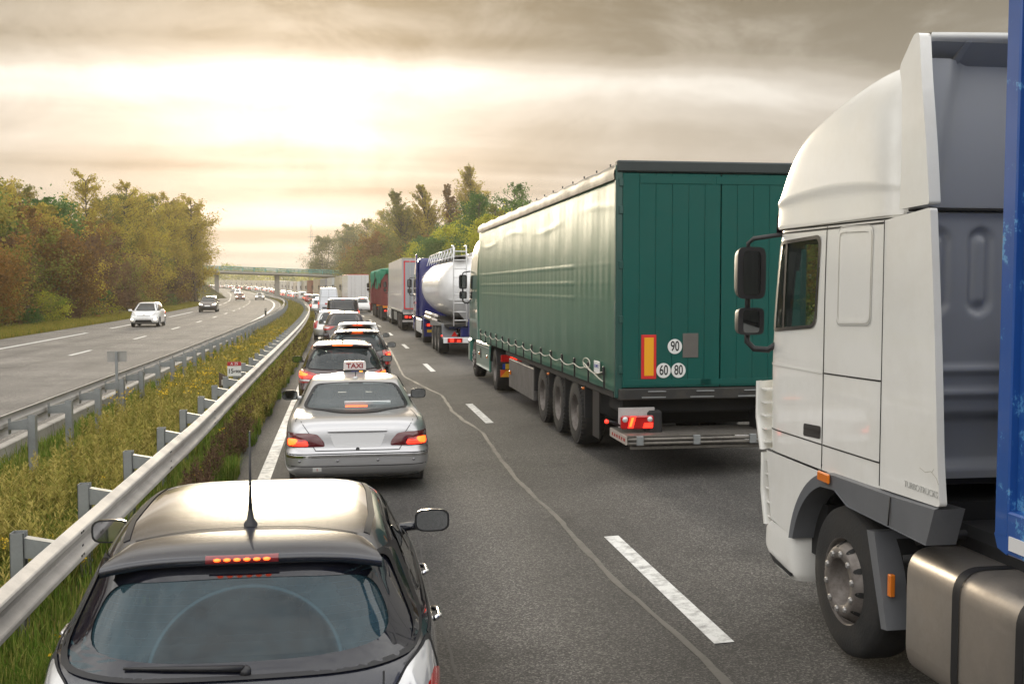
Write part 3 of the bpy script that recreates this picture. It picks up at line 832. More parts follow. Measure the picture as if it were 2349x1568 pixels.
    base.strip('panel_gap', 'rear', [(-.60, .95), (-.58, .62), (.58, .62), (.60, .95)], .008, .003, SEAM, r)
    return r

def rear_dust_glass():
    """dusty heated pane with the cleaner fan that the wiper leaves, in the car's own coordinates"""
    m = glass_mat('dusty_rear_glass', (0.09, 0.15, 0.17), 0.30, (0.075, 0.15, 0.185), 0.02)
    nt = m.node_tree; N = nt.nodes; L = nt.links
    mixers = [n for n in N if n.type == 'MIX_SHADER']
    m1 = [n for n in mixers if n.inputs[1].is_linked and n.inputs[1].links[0].from_node.type == 'BSDF_TRANSPARENT'][0]
    df = m1.inputs[2].links[0].from_node
    tc = N.new('ShaderNodeTexCoord'); sep = N.new('ShaderNodeSeparateXYZ'); L.new(tc.outputs['Object'], sep.inputs[0])
    def M(op, a, b=0.0, c=None):
        n = N.new('ShaderNodeMath'); n.operation = op
        for i, v in enumerate((a, b, c)):
            if v is None: continue
            if isinstance(v, (int, float)): n.inputs[i].default_value = v
            else: L.new(v, n.inputs[i])
        return n.outputs[0]
    dx = M('SUBTRACT', sep.outputs[0], 0.03); dz = M('MULTIPLY', M('SUBTRACT', sep.outputs[2], 0.985), 1.32)
    rad = M('SQRT', M('ADD', M('MULTIPLY', dx, dx), M('MULTIPLY', dz, dz)))
    edge = M('SUBTRACT', 1.0, M('MINIMUM', M('MULTIPLY', M('ABSOLUTE', M('SUBTRACT', rad, 0.395)), 90.0), 1.0))
    wiped = N.new('ShaderNodeMapRange'); wiped.inputs[1].default_value = .37; wiped.inputs[2].default_value = .41; wiped.inputs[3].default_value = .16; wiped.inputs[4].default_value = .33
    L.new(rad, wiped.inputs[0])
    ns = N.new('ShaderNodeTexNoise'); ns.inputs['Scale'].default_value = 9; ns.inputs['Detail'].default_value = 8; L.new(tc.outputs['Object'], ns.inputs['Vector'])
    # heater wires
    wire = M('LESS_THAN', M('FRACT', M('MULTIPLY', sep.outputs[2], 36.0)), 0.05)
    f = M('ADD', M('ADD', wiped.outputs[0], M('MULTIPLY', edge, 0.30)), M('MULTIPLY', M('SUBTRACT', ns.outputs['Fac'], 0.5), 0.30))
    f = M('ADD', f, M('MULTIPLY', wire, 0.08))
    L.new(f, m1.inputs[0])
    return m

def taxi():
    L = 4.80
    lv = [(.3, .20, .68, .20, L - .3, .2, 5), (.08, .27, .885, .25, L - .07, .28, 9), (.0, .40, .93, .40, L, .45, 10), (.0, .54, .935, .57, L - .01, .6, 10), (.045, .60, .925, .63, L - .06, .66, 9), (.055, .64, .922, .68, L - .08, .68, 9),
          (.075, .82, .912, .80, L - .2, .76, 8), (.12, .915, .888, .89, L - .5, .85, 7), (.22, .965, .855, .93, L - .9, .92, 6), (.55, .992, .825, .955, L - 1.25, .97, 5.2), (.88, 1.0, .80, .98, L - 1.42, 1.0, 5.0),
          (1.15, 1.15, .715, 1.15, L - 1.85, 1.19, 4.6), (1.42, 1.30, .625, 1.31, L - 2.25, 1.34, 4.4), (1.50, 1.335, .595, 1.345, L - 2.38, 1.365, 4.2), (1.75, 1.365, .53, 1.37, L - 2.55, 1.385, 3.8), (2.1, 1.385, .40, 1.385, L - 2.65, 1.392, 3.2),
          (2.3, 1.392, .2, 1.392, L - 2.45, 1.394, 2.6), (2.4, 1.395, .002, 1.395, 2.4, 1.395, 2.2)]
    sp = dict(L=L, W=1.82, H=1.395, belt=.97, levels=lv, rw=(1.0, 1.3), ws=(1.0, 1.34), wheels=(1.02, 3.85), wr=.315, mirror=(2.95, .98), cabin=(1.05, 3.25), see=True, rglass=glass_mat('taxi_rear_glass', (.62, .70, .72), .16, (.42, .50, .53)),
              rear_poly=rounded([(-.70, 1.012), (-.35, .998), (0, .994), (.35, .998), (.70, 1.012), (.545, 1.295), (.27, 1.312), (0, 1.316), (-.27, 1.312), (-.545, 1.295)], [.07, .2, .2, .2, .07, .08, .2, .2, .2, .08]),
              panes=[[(1.45, 1.02), (2.15, 1.01), (2.12, 1.30), (1.72, 1.30)], [(2.22, 1.01), (3.15, 1.01), (2.60, 1.31), (2.22, 1.31)]], mirror_mat=P_SILVER,
              tail=[([(.405, .635), (.87, .625), (.885, .80), (.62, .805), (.50, .79), (.42, .70)], TAILD, .005), ([(.60, .635), (.87, .628), (.88, .73), (.60, .74)], TAIL, .012), ([(.61, .645), (.86, .64), (.865, .70), (.62, .71)], BRAKE, .017), ([(.72, .648), (.85, .645), (.855, .73), (.74, .735)], BRAKEHOT, .020)],
              seams=[('rear', [(-.73, .97), (-.60, .80), (-.555, .64), (-.52, .585), (.52, .585), (.555, .64), (.60, .80), (.73, .97)]), ('top', [(-.775, .30), (-.72, .95)]), ('top', [(.775, .30), (.72, .95)]), ('left', [(2.19, .3), (2.18, 1.0)]), ('right', [(2.19, .3), (2.18, 1.0)])])
    r, base = make_car('taxi_car', sp, P_SILVER, 0, label='silver saloon taxi with an illuminated roof sign and blanked number plate', cat='taxi')
    base.patch('plate_recess', 'rear', rounded([(-.285, .625), (.285, .625), (.35, .785), (-.35, .785)], .04), .004, mat('blank_plate', (.70, .70, .71), .4), r)
    b = MB(); G = []
    for x in np.linspace(-.37, .37, 25):
        y = base.hit('rear', x, .82)[0].y; k = 1 - .3 * (abs(x) / .37) ** 6
        G.append([(x, y + .002, .82 + .024 * k), (x, y - .018, .82 + .018 * k), (x, y - .022, .82), (x, y - .014, .82 - .018 * k), (x, y + .002, .82 - .02 * k)])
    b.grid(G); b.build('boot_grip', P_SILVER, r)
    b = MB(); y = base.hit('rear', 0, .60)[0].y; b.lathe([(-.012, .006), (-.012, .02), (.0, .024)], (0, y, .60), 1, 16); b.build('boot_lock', BLACK, r)
    base.strip('bumper_gap', 'rear', [(-.88, .545), (-.5, .548), (.5, .548), (.88, .545)], .012, .003, SEAM, r)
    base.strip('bumper_trim', 'rear', [(-.885, .515), (-.4, .52), (.4, .52), (.885, .515)], .03, .006, CHROME, r)
    base.strip('bumper_gap', 'rear', [(-.86, .40), (-.4, .395), (.4, .395), (.86, .40)], .010, .003, SEAM, r)
    base.strip('lower_trim', 'rear', [(-.78, .275), (-.4, .265), (.4, .265), (.78, .275)], .018, .012, CHROME, r)
    for x in (-.72, -.25, .25, .70):
        y = base.hit('rear', x, .46)[0].y; b = MB(); b.lathe([(-.006, .001), (-.006, .016), (.002, .019)], (x, y, .46), 1, 12); b.build('parking_sensor', P_GREY, r)
    base.patch('licence_sticker', 'rear', [(-.56, .33), (-.45, .33), (-.45, .385), (-.56, .385)], .008, PLATE, r)
    text('sticker_number', '1', .055, TAIL, r, (-.505, base.hit('rear', -.505, .36)[0].y - .012, .357), (math.pi / 2, 0, 0))
    # brake light bar behind the glass, sun blind on the shelf
    b = MB(); b.box(-.15, .15, .985, 1.02, 1.025, 1.048, .006); b.build('brake_light_bar', BRAKEHOT, r)
    b = MB(); b.box(-.16, .46, 1.05, 1.07, 1.05, 1.10, .005); b.build('shelf_paper', mat('pale_paper', (.75, .8, .8), .6), r)
    # antenna
    loc, n = base.hit('top', 0, 1.72); b = MB(); b.lathe([(-.002, .036), (.012, .033), (.02, .015)], loc, 2, 14); b.build('antenna_base', P_SILVER, r)
    b = MB(); b.tube([loc + Vector((0, 0, .01)), loc + Vector((0, -.02, .085))], .006, 6); b.build('antenna', BLACK, r)
    # roof sign
    z0 = base.hit('top', 0, 2.45)[0].z; sg = MB(); poly = rounded([(-.165, .06), (.165, .06), (.16, .17), (.14, .185), (-.14, .185), (-.16, .17)], .03)
    G = []
    for yy, k in ((2.50, .86), (2.455, .97), (2.43, 1.0), (2.425, .96)):
        pass
    sg.prism([(x, z + z0) for x, z in poly], 1, 2.44, 2.52)
    s1 = sg.build('roof_sign', mat('taxi_sign_white', (.66, .60, .58), .35, emit=(1, .85, .8), estr=.06), r)
    b = MB(); b.prism([(x, z + z0) for x, z in rounded([(-.165, -.01), (.165, -.01), (.168, .058), (-.168, .058)], .01)], 1, 2.43, 2.53); b.build('sign_base', BLACK, r)
    text('sign_letters', 'TAXI', .098, mat('sign_letter_red', (.28, .015, .02), .4), r, (0, 2.437, z0 + .115), (math.pi / 2, 0, 0), sx=1.12, bold=.003)
    b = MB()
    for i in range(9): b.box(-.12 + i * .027, -.107 + i * .027, 2.436, 2.439, z0 + .166, z0 + .174, 0)
    b.build('sign_marks', mat('sign_mark_orange', (.75, .2, .08), .4), r)
    b = MB(); b.box(.065, .115, 2.425, 2.429, z0 + .012, z0 + .045, 0); b.build('sign_lamp', AMBERLIT, r)
    b = MB(); b.box(-.05, .05, 2.425, 2.428, z0 + .015, z0 + .04, 0); b.build('sign_strip', mat('sign_blue', (.03, .04, .25), .4), r)
    for s, d in ((-1, 'left'), (1, 'right')): base.strip('side_trim', d, [(.3, .58), (4.5, .6)], .05, .008, P_SILVER, r)
    return r

def near_cars():
    a = astra(); place(a, 4.36, -.435, 0.10)
    t = taxi(); place(t, 13.7, .19, -.02)
    see = glass_mat('estate_rear_glass', (.40, .46, .47), .12, (.30, .36, .38))
    e, base = make_car('estate_car', dict(ESTATE, see=True, glass=see, mirror_mat=P_PLUM), P_PLUM, 0, label='plum black estate car with brake lights on, directly ahead of the taxi', cat='car')
    G = [[(x, .95, base.hit('top', x, .95)[0].z + .004), (x, .70, 1.462 - .02 * (abs(x) / .6) ** 2), (x, .50, 1.452 - .03 * (abs(x) / .6) ** 2), (x, .49, 1.43 - .03 * (abs(x) / .6) ** 2), (x, .60, 1.40 - .03 * (abs(x) / .6) ** 2)] for x in np.linspace(-.58, .58, 21)]
    b = MB(); b.grid(G); b.build('roof_spoiler', P_PLUM, e)
    b = MB(); b.box(-.20, .20, .482, .495, 1.43, 1.446, .003); b.build('brake_light_bar', BRAKEHOT, e)
    antenna(base, e, 0, 1.0, .5, .22)
    place(e, 21.6, .02)
    h, base = make_car('hatchback_car', dict(HATCH, see=True, glass=see, mirror_mat=P_BLACKRED), P_BLACKRED, 0, label='black cherry hatchback half hidden behind the plum estate', cat='car')
    G = [[(x, .80, base.hit('top', x, .80)[0].z + .004), (x, .60, 1.475 - .02 * (abs(x) / .6) ** 2), (x, .42, 1.462 - .03 * (abs(x) / .6) ** 2), (x, .41, 1.44 - .03 * (abs(x) / .6) ** 2), (x, .50, 1.41 - .03 * (abs(x) / .6) ** 2)] for x in np.linspace(-.55, .55, 21)]
    b = MB(); b.grid(G); b.build('roof_spoiler', P_BLACKRED, h)
    b = MB(); b.box(-.13, .13, .402, .415, 1.44, 1.456, .003); b.build('brake_light_bar', BRAKEHOT, h)
    antenna(base, h, 0, .9, .5, .26)
    place(h, 27.6, .40)
    w, base = make_car('hatchback_car', dict(HATCH, H=1.5), P_WHITE, 1, lit=False, label='white hatchback with only its roof showing over the black cherry one', cat='car')
    G = [[(x, .80, base.hit('top', x, .80)[0].z + .004), (x, .55, 1.478 - .02 * (abs(x) / .6) ** 2), (x, .30, 1.455 - .03 * (abs(x) / .6) ** 2), (x, .30, 1.43 - .03 * (abs(x) / .6) ** 2), (x, .45, 1.41 - .03 * (abs(x) / .6) ** 2)] for x in np.linspace(-.56, .56, 21)]
    b = MB(); b.grid(G); b.build('roof_spoiler', P_WHITE, w); antenna(base, w, 0, .9, .5, .2)
    place(w, 33.8, .50)
    q, base = make_car('suv_car', dict(SUV, mirror_mat=P_BROWN), P_BROWN, 0, lit=False, label='brown-grey crossover with wide dark rear window behind the black van', cat='car')
    antenna(base, q, 0, .95, .5, .16); place(q, 44.4, .16)
    v, base = make_car('panel_van', BLACKVAN, P_BLACK, 1, label='black van with two tall rear door windows and lit red lamps', cat='van')
    place(v, 63.5, .25)
    s, base = make_car('hatchback_car', HATCH, P_SILV2, 1, lit=False, label='pale silver hatchback peeping out left of the black van', cat='car'); place(s, 54.2, -.45)
    x, base = make_car('panel_van', BOXVAN, P_VANWHITE, 1, label='tall white panel van above the black van', cat='van'); place(x, 103, -.12)
near_cars()
# ------------------------------------------------------------------ ground, carriageways, markings
def uv_sheet(name, m, svals, offs, hfun, parent=None, kind='structure'):
    S2, O2 = np.meshgrid(np.asarray(svals, float), np.asarray(offs, float), indexing='ij')
    H = hfun(S2, O2); V = Pv(S2, O2, H); r, c = S2.shape
    idx = np.arange(r * c).reshape(r, c)
    F = np.stack([idx[:-1, :-1], idx[:-1, 1:], idx[1:, 1:], idx[1:, :-1]], -1).reshape(-1, 4)
    me = bpy.data.meshes.new(name); me.from_pydata(V.reshape(-1, 3).tolist(), [], F.tolist())
    uv = me.uv_layers.new(name='road'); li = np.zeros(len(me.loops), int); me.loops.foreach_get('vertex_index', li)
    flat = np.stack([O2.ravel(), S2.ravel()], -1)[li]; uv.data.foreach_set('uv', flat.ravel())
    me.polygons.foreach_set('use_smooth', [True] * len(me.polygons)); me.update()
    o = link(name, me, m, parent)
    if kind: o['kind'] = kind
    return o

def asphalt(name, base, warm, tracks):
    m = bpy.data.materials.new(name); m.use_nodes = True; nt = m.node_tree; N = nt.nodes; L = nt.links; b = N['Principled BSDF']
    uv = N.new('ShaderNodeUVMap'); uv.uv_map = 'road'; sep = N.new('ShaderNodeSeparateXYZ'); L.new(uv.outputs[0], sep.inputs[0])
    def M(op, a, b_=None, c=None, cl=False):
        n = N.new('ShaderNodeMath'); n.operation = op; n.use_clamp = cl
        for i, v in enumerate((a, b_, c)):
            if v is None: continue
            if isinstance(v, (int, float)): n.inputs[i].default_value = v
            else: L.new(v, n.inputs[i])
        return n.outputs[0]
    def noise(scale, det, vec, rough=.6):
        n = N.new('ShaderNodeTexNoise'); n.inputs['Scale'].default_value = scale; n.inputs['Detail'].default_value = det; n.inputs['Roughness'].default_value = rough
        L.new(vec, n.inputs['Vector']); return n.outputs['Fac']
    mp = N.new('ShaderNodeMapping'); mp.inputs['Scale'].default_value = (1.0, .12, 1); L.new(uv.outputs[0], mp.inputs[0])
    streak = noise(1.6, 6, mp.outputs[0]); big = noise(.35, 4, uv.outputs[0]); fine = noise(60, 3, uv.outputs[0], .7)
    vo = N.new('ShaderNodeTexVoronoi'); vo.inputs['Scale'].default_value = 85; L.new(uv.outputs[0], vo.inputs['Vector'])
    stone = vo.outputs['Color']; ss = N.new('ShaderNodeSeparateColor'); L.new(stone, ss.inputs[0])
    # wheel tracks polished lighter, oily strip between them
    tr = None
    for c0, wd, amp in tracks:
        t = M('MULTIPLY', M('SUBTRACT', 1.0, M('MINIMUM', M('DIVIDE', M('ABSOLUTE', M('SUBTRACT', sep.outputs[0], c0)), wd), 1.0)), amp)
        tr = t if tr is None else M('ADD', tr, t)
    v = M('ADD', 1.0, M('MULTIPLY', M('SUBTRACT', streak, .5), .9)); v = M('ADD', v, M('MULTIPLY', M('SUBTRACT', big, .5), 1.1)); v = M('ADD', v, tr)
    g = M('ADD', M('MULTIPLY', M('POWER', ss.outputs[0], 3.0), 2.0), M('MULTIPLY', fine, .55)); g = M('ADD', g, .32)
    spot = N.new('ShaderNodeMapRange'); spot.inputs[1].default_value = .56; spot.inputs[2].default_value = .72; spot.inputs[3].default_value = 0; spot.inputs[4].default_value = .38; L.new(noise(.75, 5, uv.outputs[0], .55), spot.inputs[0])
    v = M('MAXIMUM', M('SUBTRACT', v, spot.outputs[0]), .25)
    v = M('MULTIPLY', v, g)
    cm = N.new('ShaderNodeMix'); cm.data_type = 'RGBA'; cm.blend_type = 'MULTIPLY'; cm.inputs[0].default_value = 1
    c2 = N.new('ShaderNodeMix'); c2.data_type = 'RGBA'; c2.inputs[6].default_value = (*base, 1); c2.inputs[7].default_value = (*warm, 1); L.new(big, c2.inputs[0])
    L.new(c2.outputs[2], cm.inputs[6]); L.new(v, cm.inputs[7]); L.new(cm.outputs[2], b.inputs['Base Color'])
    b.inputs['Roughness'].default_value = .82
    rr = M('ADD', .72, M('MULTIPLY', streak, .2)); L.new(rr, b.inputs['Roughness'])
    bp = N.new('ShaderNodeBump'); bp.inputs['Strength'].default_value = .55; bp.inputs['Distance'].default_value = .006
    L.new(M('ADD', vo.outputs['Distance'], fine), bp.inputs['Height']); L.new(bp.outputs[0], b.inputs['Normal'])
    return m
ASPH = asphalt('asphalt', (.044, .042, .040), (.070, .065, .059), [(-.25, .55, .22), (1.5, .55, .38), (.70, .45, -.28), (3.5, .6, .18), (5.6, .6, .16), (4.55, .6, -.30), (2.35, .35, -.18)])
ASPH2 = asphalt('asphalt_pale', (.115, .106, .096), (.14, .128, .115), [(-7.0, .7, .12), (-8.6, .6, .1), (-10.9, .7, .12), (-12.6, .6, .12), (-11.7, .5, -.15)])
def line_mat():
    m = mat('road_paint', (.66, .66, .64), .6, var=.12, vscale=11, dirt=.95, dirtcol=(.10, .095, .09), vdetail=10)
    return m
LINE = line_mat()
SOIL = mat('soil', (.075, .060, .035), .95, var=.4, vscale=1.2, bump=.6, bscale=9)
def verge_mat():
    m = mat('verge_grass', (.10, .10, .032), .95, var=.45, vscale=.8, bump=1.0, bscale=6, dirt=.8, dirtcol=(.17, .125, .04)); return m
VERGE = verge_mat()

s_near = np.concatenate([np.arange(-30, 60, 2.0), np.arange(60, 240, 5.0), np.arange(240, 700, 15.0), np.arange(700, 3001, 100.0)])
def gprofile(s, o):
    h = np.full_like(o, -.12)
    our = (o > -2.2) & (o < 9.4); h = np.where(our, .042 * (o - 4.4) - .08, h)
    med = (o <= -1.7) & (o >= -5.0); h = np.where(med, -.26 - .03 * np.sin(o * 3), h)
    left = (o < -5.0) & (o > -15.9); h = np.where(left, -.08, h)
    lv = (o <= -15.9); h = np.where(lv, -.03 + .010 * np.clip(-o - 15.9, 0, 60) + .15 * np.sin(s * .05 + o * .2) * (o < -18), h)
    rv = (o >= 9.4); h = np.where(rv, .10 + .015 * np.clip(o - 9.4, 0, 60), h)
    return h
goffs = np.array([-1500, -700, -300, -150, -90, -60, -45, -35, -28, -23, -19, -17, -16, -15.7, -15.4, -10, -5.3, -5.0, -4.9, -4.0, -3.0, -2.2, -1.75, -1.65, 4, 9.2, 9.5, 11, 14, 18, 25, 40, 80, 200, 500, 1500], float)
uv_sheet('ground', VERGE, s_near, goffs, gprofile)
uv_sheet('motorway', ASPH, s_near[:-8], [-1.62, -1.0, 1, 2.68, 4.4, 6.4, 9.2], lambda s, o: .042 * (o - 4.4))
uv_sheet('oncoming_motorway', ASPH2, s_near[:-8], [-15.75, -13.4, -9.6, -7, -5.15], lambda s, o: 0.0 * o)
# ground beyond the far end of the road
mk = [o for o in bpy.data.objects if o.name == 'motorway'][0]; mk2 = [o for o in bpy.data.objects if o.name == 'oncoming_motorway'][0]
def marking(s0, s1, o0, o1, parent, step=4.0, h=.005):
    n = max(2, int((s1 - s0) / step) + 1); sv = np.linspace(s0, s1, n)
    f = (lambda s, o: .042 * (o - 4.4) + h) if o0 > -3 else (lambda s, o: 0 * o + h)
    uv_sheet('lane_marking', LINE, sv, [o0, o1], f, parent, None)
marking(-20, 700, -1.17, -.99, mk, 8)
marking(-20, 700, 6.15, 6.36, mk, 8)
for k in range(26):
    s0 = 8.0 - .7 + 12.4 * k - 12.4
    marking(s0, s0 + 3.3, 2.60, 2.75, mk, 3)
marking(-20, 700, -5.95, -5.75, mk2, 8)
for k in range(30):
    s0 = 3.0 + 12.6 * k
    marking(s0, s0 + 3.4, -9.68, -9.52, mk2, 3)
for k in range(15):
    s0 = 16.0 + 26 * k
    marking(s0, s0 + 19.5, -13.5, -13.27, mk2, 4)
# sealed crack wandering beside the lane line
def sealed_crack(pts, w, parent, h, m, seed):
    r = np.random.default_rng(seed); S_ = np.arange(pts[0][0], pts[-1][0], .18); ctr = np.interp(S_, [p[0] for p in pts], [p[1] for p in pts])
    wob = np.convolve(r.normal(0, 1, len(S_) + 30), np.ones(12) / 12, 'same')[15:-15] * .035 + np.convolve(r.normal(0, 1, len(S_) + 30), np.ones(3) / 3, 'same')[15:-15] * .008
    ctr = ctr + wob; wd = w * (1 + .35 * np.convolve(r.normal(0, 1, len(S_) + 10), np.ones(4) / 4, 'same')[5:-5])
    V = []; F = []
    for i, (s, c, q) in enumerate(zip(S_, ctr, wd)):
        for k in (-1, 1):
            o = c + k * q / 2; V.append(P(s, o, (.042 * (o - 4.4) if o > -3 else 0) + h))
        if i: F.append((2 * i - 2, 2 * i - 1, 2 * i + 1, 2 * i))
    return pydata('crack_seal', V, F, m, parent, False)
SEAL = mat('crack_sealant', (.10, .093, .082), .6, var=.3, vscale=3, dirt=.5, dirtcol=(.06, .058, .055))
sealed_crack([(2, 2.45), (6.9, 2.44), (8.8, 2.33), (11.6, 2.33), (14, 2.25), (18.5, 2.38), (22, 2.18), (25, 2.3), (31, 1.72), (40, 1.9), (60, 2.1), (95, 2.2)], .058, mk, .0028, SEAL, 3)
sealed_crack([(20, -9.75), (300, -9.75)], .09, mk2, .0028, SEAL, 5)
sealed_crack([(4, .75), (60, .78)], .02, mk, .0022, mat('old_joint', (.055, .052, .05), .8), 8)
# concrete kerb between the median and the oncoming carriageway
KERB = mat('kerb_concrete', (.36, .34, .31), .85, var=.3, vscale=2.5, bump=.5, bscale=25, dirt=.6, dirtcol=(.16, .14, .11))
ko = empty('concrete_kerb', P(10, -5.05, 0), 0, 'long pale concrete kerb wall along the far edge of the grassy median', 'kerb')
ko.location = (0, 0, 0)
for i in range(60):
    s0 = 4 + i * 4.0; sv = np.linspace(s0 + .01, s0 + 3.985, 3); prof_ = [(-5.16, -.05), (-5.16, .035), (-5.14, .055), (-5.02, .055), (-5.0, .04), (-4.97, -.36)]
    G = [[P(s, o, h) for o, h in prof_] for s in sv]
    b = MB(); b.grid(G, False); b.build('kerb_stone', KERB, ko)

# ------------------------------------------------------------------ guard rails
ZINC = mat('galvanised_steel', (.46, .44, .42), .58, .25, var=.22, vscale=2.5, bump=.05, bscale=30, dirt=.35, dirtcol=(.20, .17, .14))
ZINCD = mat('galvanised_post', (.30, .315, .32), .5, .6, var=.3, vscale=5, dirt=.3, dirtcol=(.16, .13, .10))
BOLT = mat('bolt_dark', (.03, .028, .026), .6)
WPROF = [(.0, .150), (.006, .157), (.016, .155), (.074, .122), (.082, .112), (.083, .082), (.076, .070), (.018, .036), (.010, .026), (.010, -.026), (.018, -.036), (.076, -.070), (.083, -.082), (.082, -.112), (.074, -.122), (.016, -.155), (.006, -.157), (.0, -.150)]
def guard_rail(name, off, side, s0, s1, ztop, zground, label, wob):
    """side: +1 the beam faces +X, -1 it faces -X"""
    root = empty(name, (0, 0, 0), 0, label, 'guard rail')
    offf = lambda s: off + np.interp(s, [0, 8, 15, 30, 3000], wob)
    # beams of 4 m, lapped
    edges = list(np.arange(s0, 110, 4.0)) + list(np.arange(110, s1 + 1, 20.0))
    for i in range(len(edges) - 1):
        a, b_ = edges[i], edges[i + 1] + (.28 if edges[i] < 108 else 0); n = 5 if b_ - a < 6 else 6; lap = (i % 2) * .004
        G = []
        for s in np.linspace(a, b_, n): G.append([P(s, offf(s) + side * (.02 + d + lap), ztop - .155 + z) for d, z in WPROF])
        m = MB(); m.grid(G, False); m.build('beam', ZINC, root)
    # the post: C section with a spacer arm behind the beam
    b = MB(); t = .006
    for x0, x1, y0, y1 in ((-.05, -.05 + t, -.06, .06), (-.05, .05, -.06, -.06 + t), (-.05, .05, .06 - t, .06), (.05 - t, .05, -.06, -.03), (.05 - t, .05, .03, .06)): b.box(x0, x1, y0, y1, zground - .1, ztop - .015, 0)
    po = b.build('post', ZINCD); pm = po.data; bpy.data.objects.remove(po)
    b = MB()
    b.prism([(0.05, ztop - .055), (.30, ztop - .11), (.30, ztop - .21), (.05, ztop - .21)], 1, -.045, -.040); b.prism([(0.05, ztop - .055), (.30, ztop - .11), (.30, ztop - .21), (.05, ztop - .21)], 1, .040, .045)
    b.add([(.05, -.045, ztop - .054), (.05, .045, ztop - .054), (.31, .045, ztop - .109), (.31, -.045, ztop - .109)], [(0, 1, 2, 3)])
    b.box(.30, .306, -.06, .06, ztop - .27, ztop - .05, 0)
    so = b.build('spacer', ZINCD); sm = so.data; bpy.data.objects.remove(so)
    b = MB()
    for dz, dy in ((.105, .03), (.105, -.03), (-.075, .035), (-.075, -.03), (0.0, 0)):
        b.box(0, .004, dy - .016, dy + .016, dz - .008, dz + .008, 0)
    bo = b.build('bolt', BOLT); bm_ = bo.data; bpy.data.objects.remove(bo)
    svals = list(np.arange(s0 + 1.0, 120, 2.0)) + list(np.arange(122, s1, 4.0))
    for k, s in enumerate(svals):
        o = offf(s); p = P(s, o - side * .33, 0); th = heading(s) + (0 if side > 0 else math.pi)
        q = link('post', pm, None, root); q.location = p; q.rotation_euler = (random.uniform(-.01, .01), random.uniform(-.012, .012), th)
        if s < 90:
            r_ = link('spacer', sm, None, q)
        if s < 60 and k % 2 == 1:
            e = link('bolt', bm_, None, root); e.location = P(s + .1, o + side * .108, ztop - .155); e.rotation_euler = (0, 0, heading(s) + (0 if side > 0 else math.pi))
    return root
guard_rail('guard_rail', -2.03, 1, 1.6, 420, .63, -.3, 'steel guard rail beside the queue, its beam turned towards the dark hatchback', [-.09, -.07, .04, .05, .05])
guard_rail('guard_rail', -4.62, -1, 9.0, 420, .66, -.35, 'steel guard rail on the far side of the median, posts and arms facing the camera', [-.1, -.1, 0, .15, .15])
# short rail at the outer verge by the bridge
def outer_rail():
    root = empty('guard_rail', (0, 0, 0), 0, 'short guard rail on the outer verge near the left bridge pier', 'guard rail')
    for a in range(200, 320, 20):
        G = [[P(s, -16.3 - (.083 - d) * 1, .62 + z) for d, z in WPROF] for s in np.linspace(a, a + 20.2, 4)]
        b = MB(); b.grid(G); b.build('beam', ZINC, root)
    for a in range(202, 320, 4):
        b = MB(); b.box(-.05, .05, -.05, .05, -.1, .76, 0); o = b.build('post', ZINCD, root); o.location = P(a, -16.5, 0)
outer_rail()

# ------------------------------------------------------------------ signs on the median
def km_sign():
    s = 24.2; o = -2.3; r = empty('kilometre_sign', P(s, o, -.38), 0, 'small red and white kilometre sign reading A 25 and 15+900', 'sign')
    b = MB(); b.box(-.02, .02, 0, .025, 0, .95, 0); b.build('post', ZINCD, r)
    b = MB(); b.box(-.145, .145, -.012, -.004, .88, 1.19, .002); b.build('panel', mat('sign_white', (.72, .72, .68), .45, var=.1, vscale=6), r)
    b = MB(); b.box(-.145, .145, -.016, -.0125, 1.10, 1.19, .002); b.build('red_band', mat('sign_red', (.42, .025, .03), .45), r)
    text('road_number', 'A 25', .082, mat('sign_white_letter', (.8, .8, .78), .5), r, (0, -.018, 1.145), (math.pi / 2, 0, 0))
    K = mat('sign_black_letter', (.02, .02, .02), .5)
    text('kilometre_number', '15', .135, K, r, (-.075, -.0145, .985), (math.pi / 2, 0, 0), bold=.003, sx=.9)
    text('kilometre_number', '+900', .088, K, r, (.058, -.0145, .975), (math.pi / 2, 0, 0), bold=.002, sx=.9)
    r.rotation_euler[2] = R(3)
    s = 23.4; o = -2.47; r = empty('delineator', P(s, o, -.42), 0, 'weathered dark delineator post with pale square beside the kilometre sign', 'delineator')
    b = MB(); b.prism([(-.07, 0), (.11, 0), (.11, .98), (-.07, 1.06)], 1, -.02, .02); b.build('board', mat('weathered_wood', (.085, .06, .04), .8, var=.4, vscale=9, bump=.4), r)
    b = MB(); b.box(-.02, .06, -.024, -.0205, .80, .91, .002); b.build('reflector', mat('delineator_pale', (.42, .40, .36), .5, var=.3, vscale=20), r)
    s = 22.4; o = -4.45; r = empty('road_sign', P(s, o + .06, -.3), 0, 'plain grey back of a small square sign on the far guard rail', 'sign')
    b = MB(); b.box(-.025, .025, -.025, .025, 0, 1.46, 0); b.build('post', ZINCD, r)
    b = MB(); b.box(-.185, .185, .032, .042, 1.26, 1.46, .003); b.box(-.185, .185, .024, .034, 1.445, 1.465, 0); b.box(-.185, .185, .024, .034, 1.25, 1.265, 0); b.build('panel', mat('sign_back_grey', (.36, .35, .33), .5, .4, var=.15, vscale=8), r)
    s = 79; o = -4.9; r = empty('delineator', P(s, o, 0), 0, 'small dark delineator standing above the far guard rail', 'delineator')
    b = MB(); b.prism([(-.07, 0), (.07, 0), (.07, .98), (-.07, .92)], 1, -.02, .02); b.build('board', mat('delineator_dark', (.05, .05, .04), .7), r)
    b = MB(); b.box(-.05, .05, -.026, -.021, .80, .92, 0); b.build('reflector', MATS['delineator_pale'], r)
km_sign()
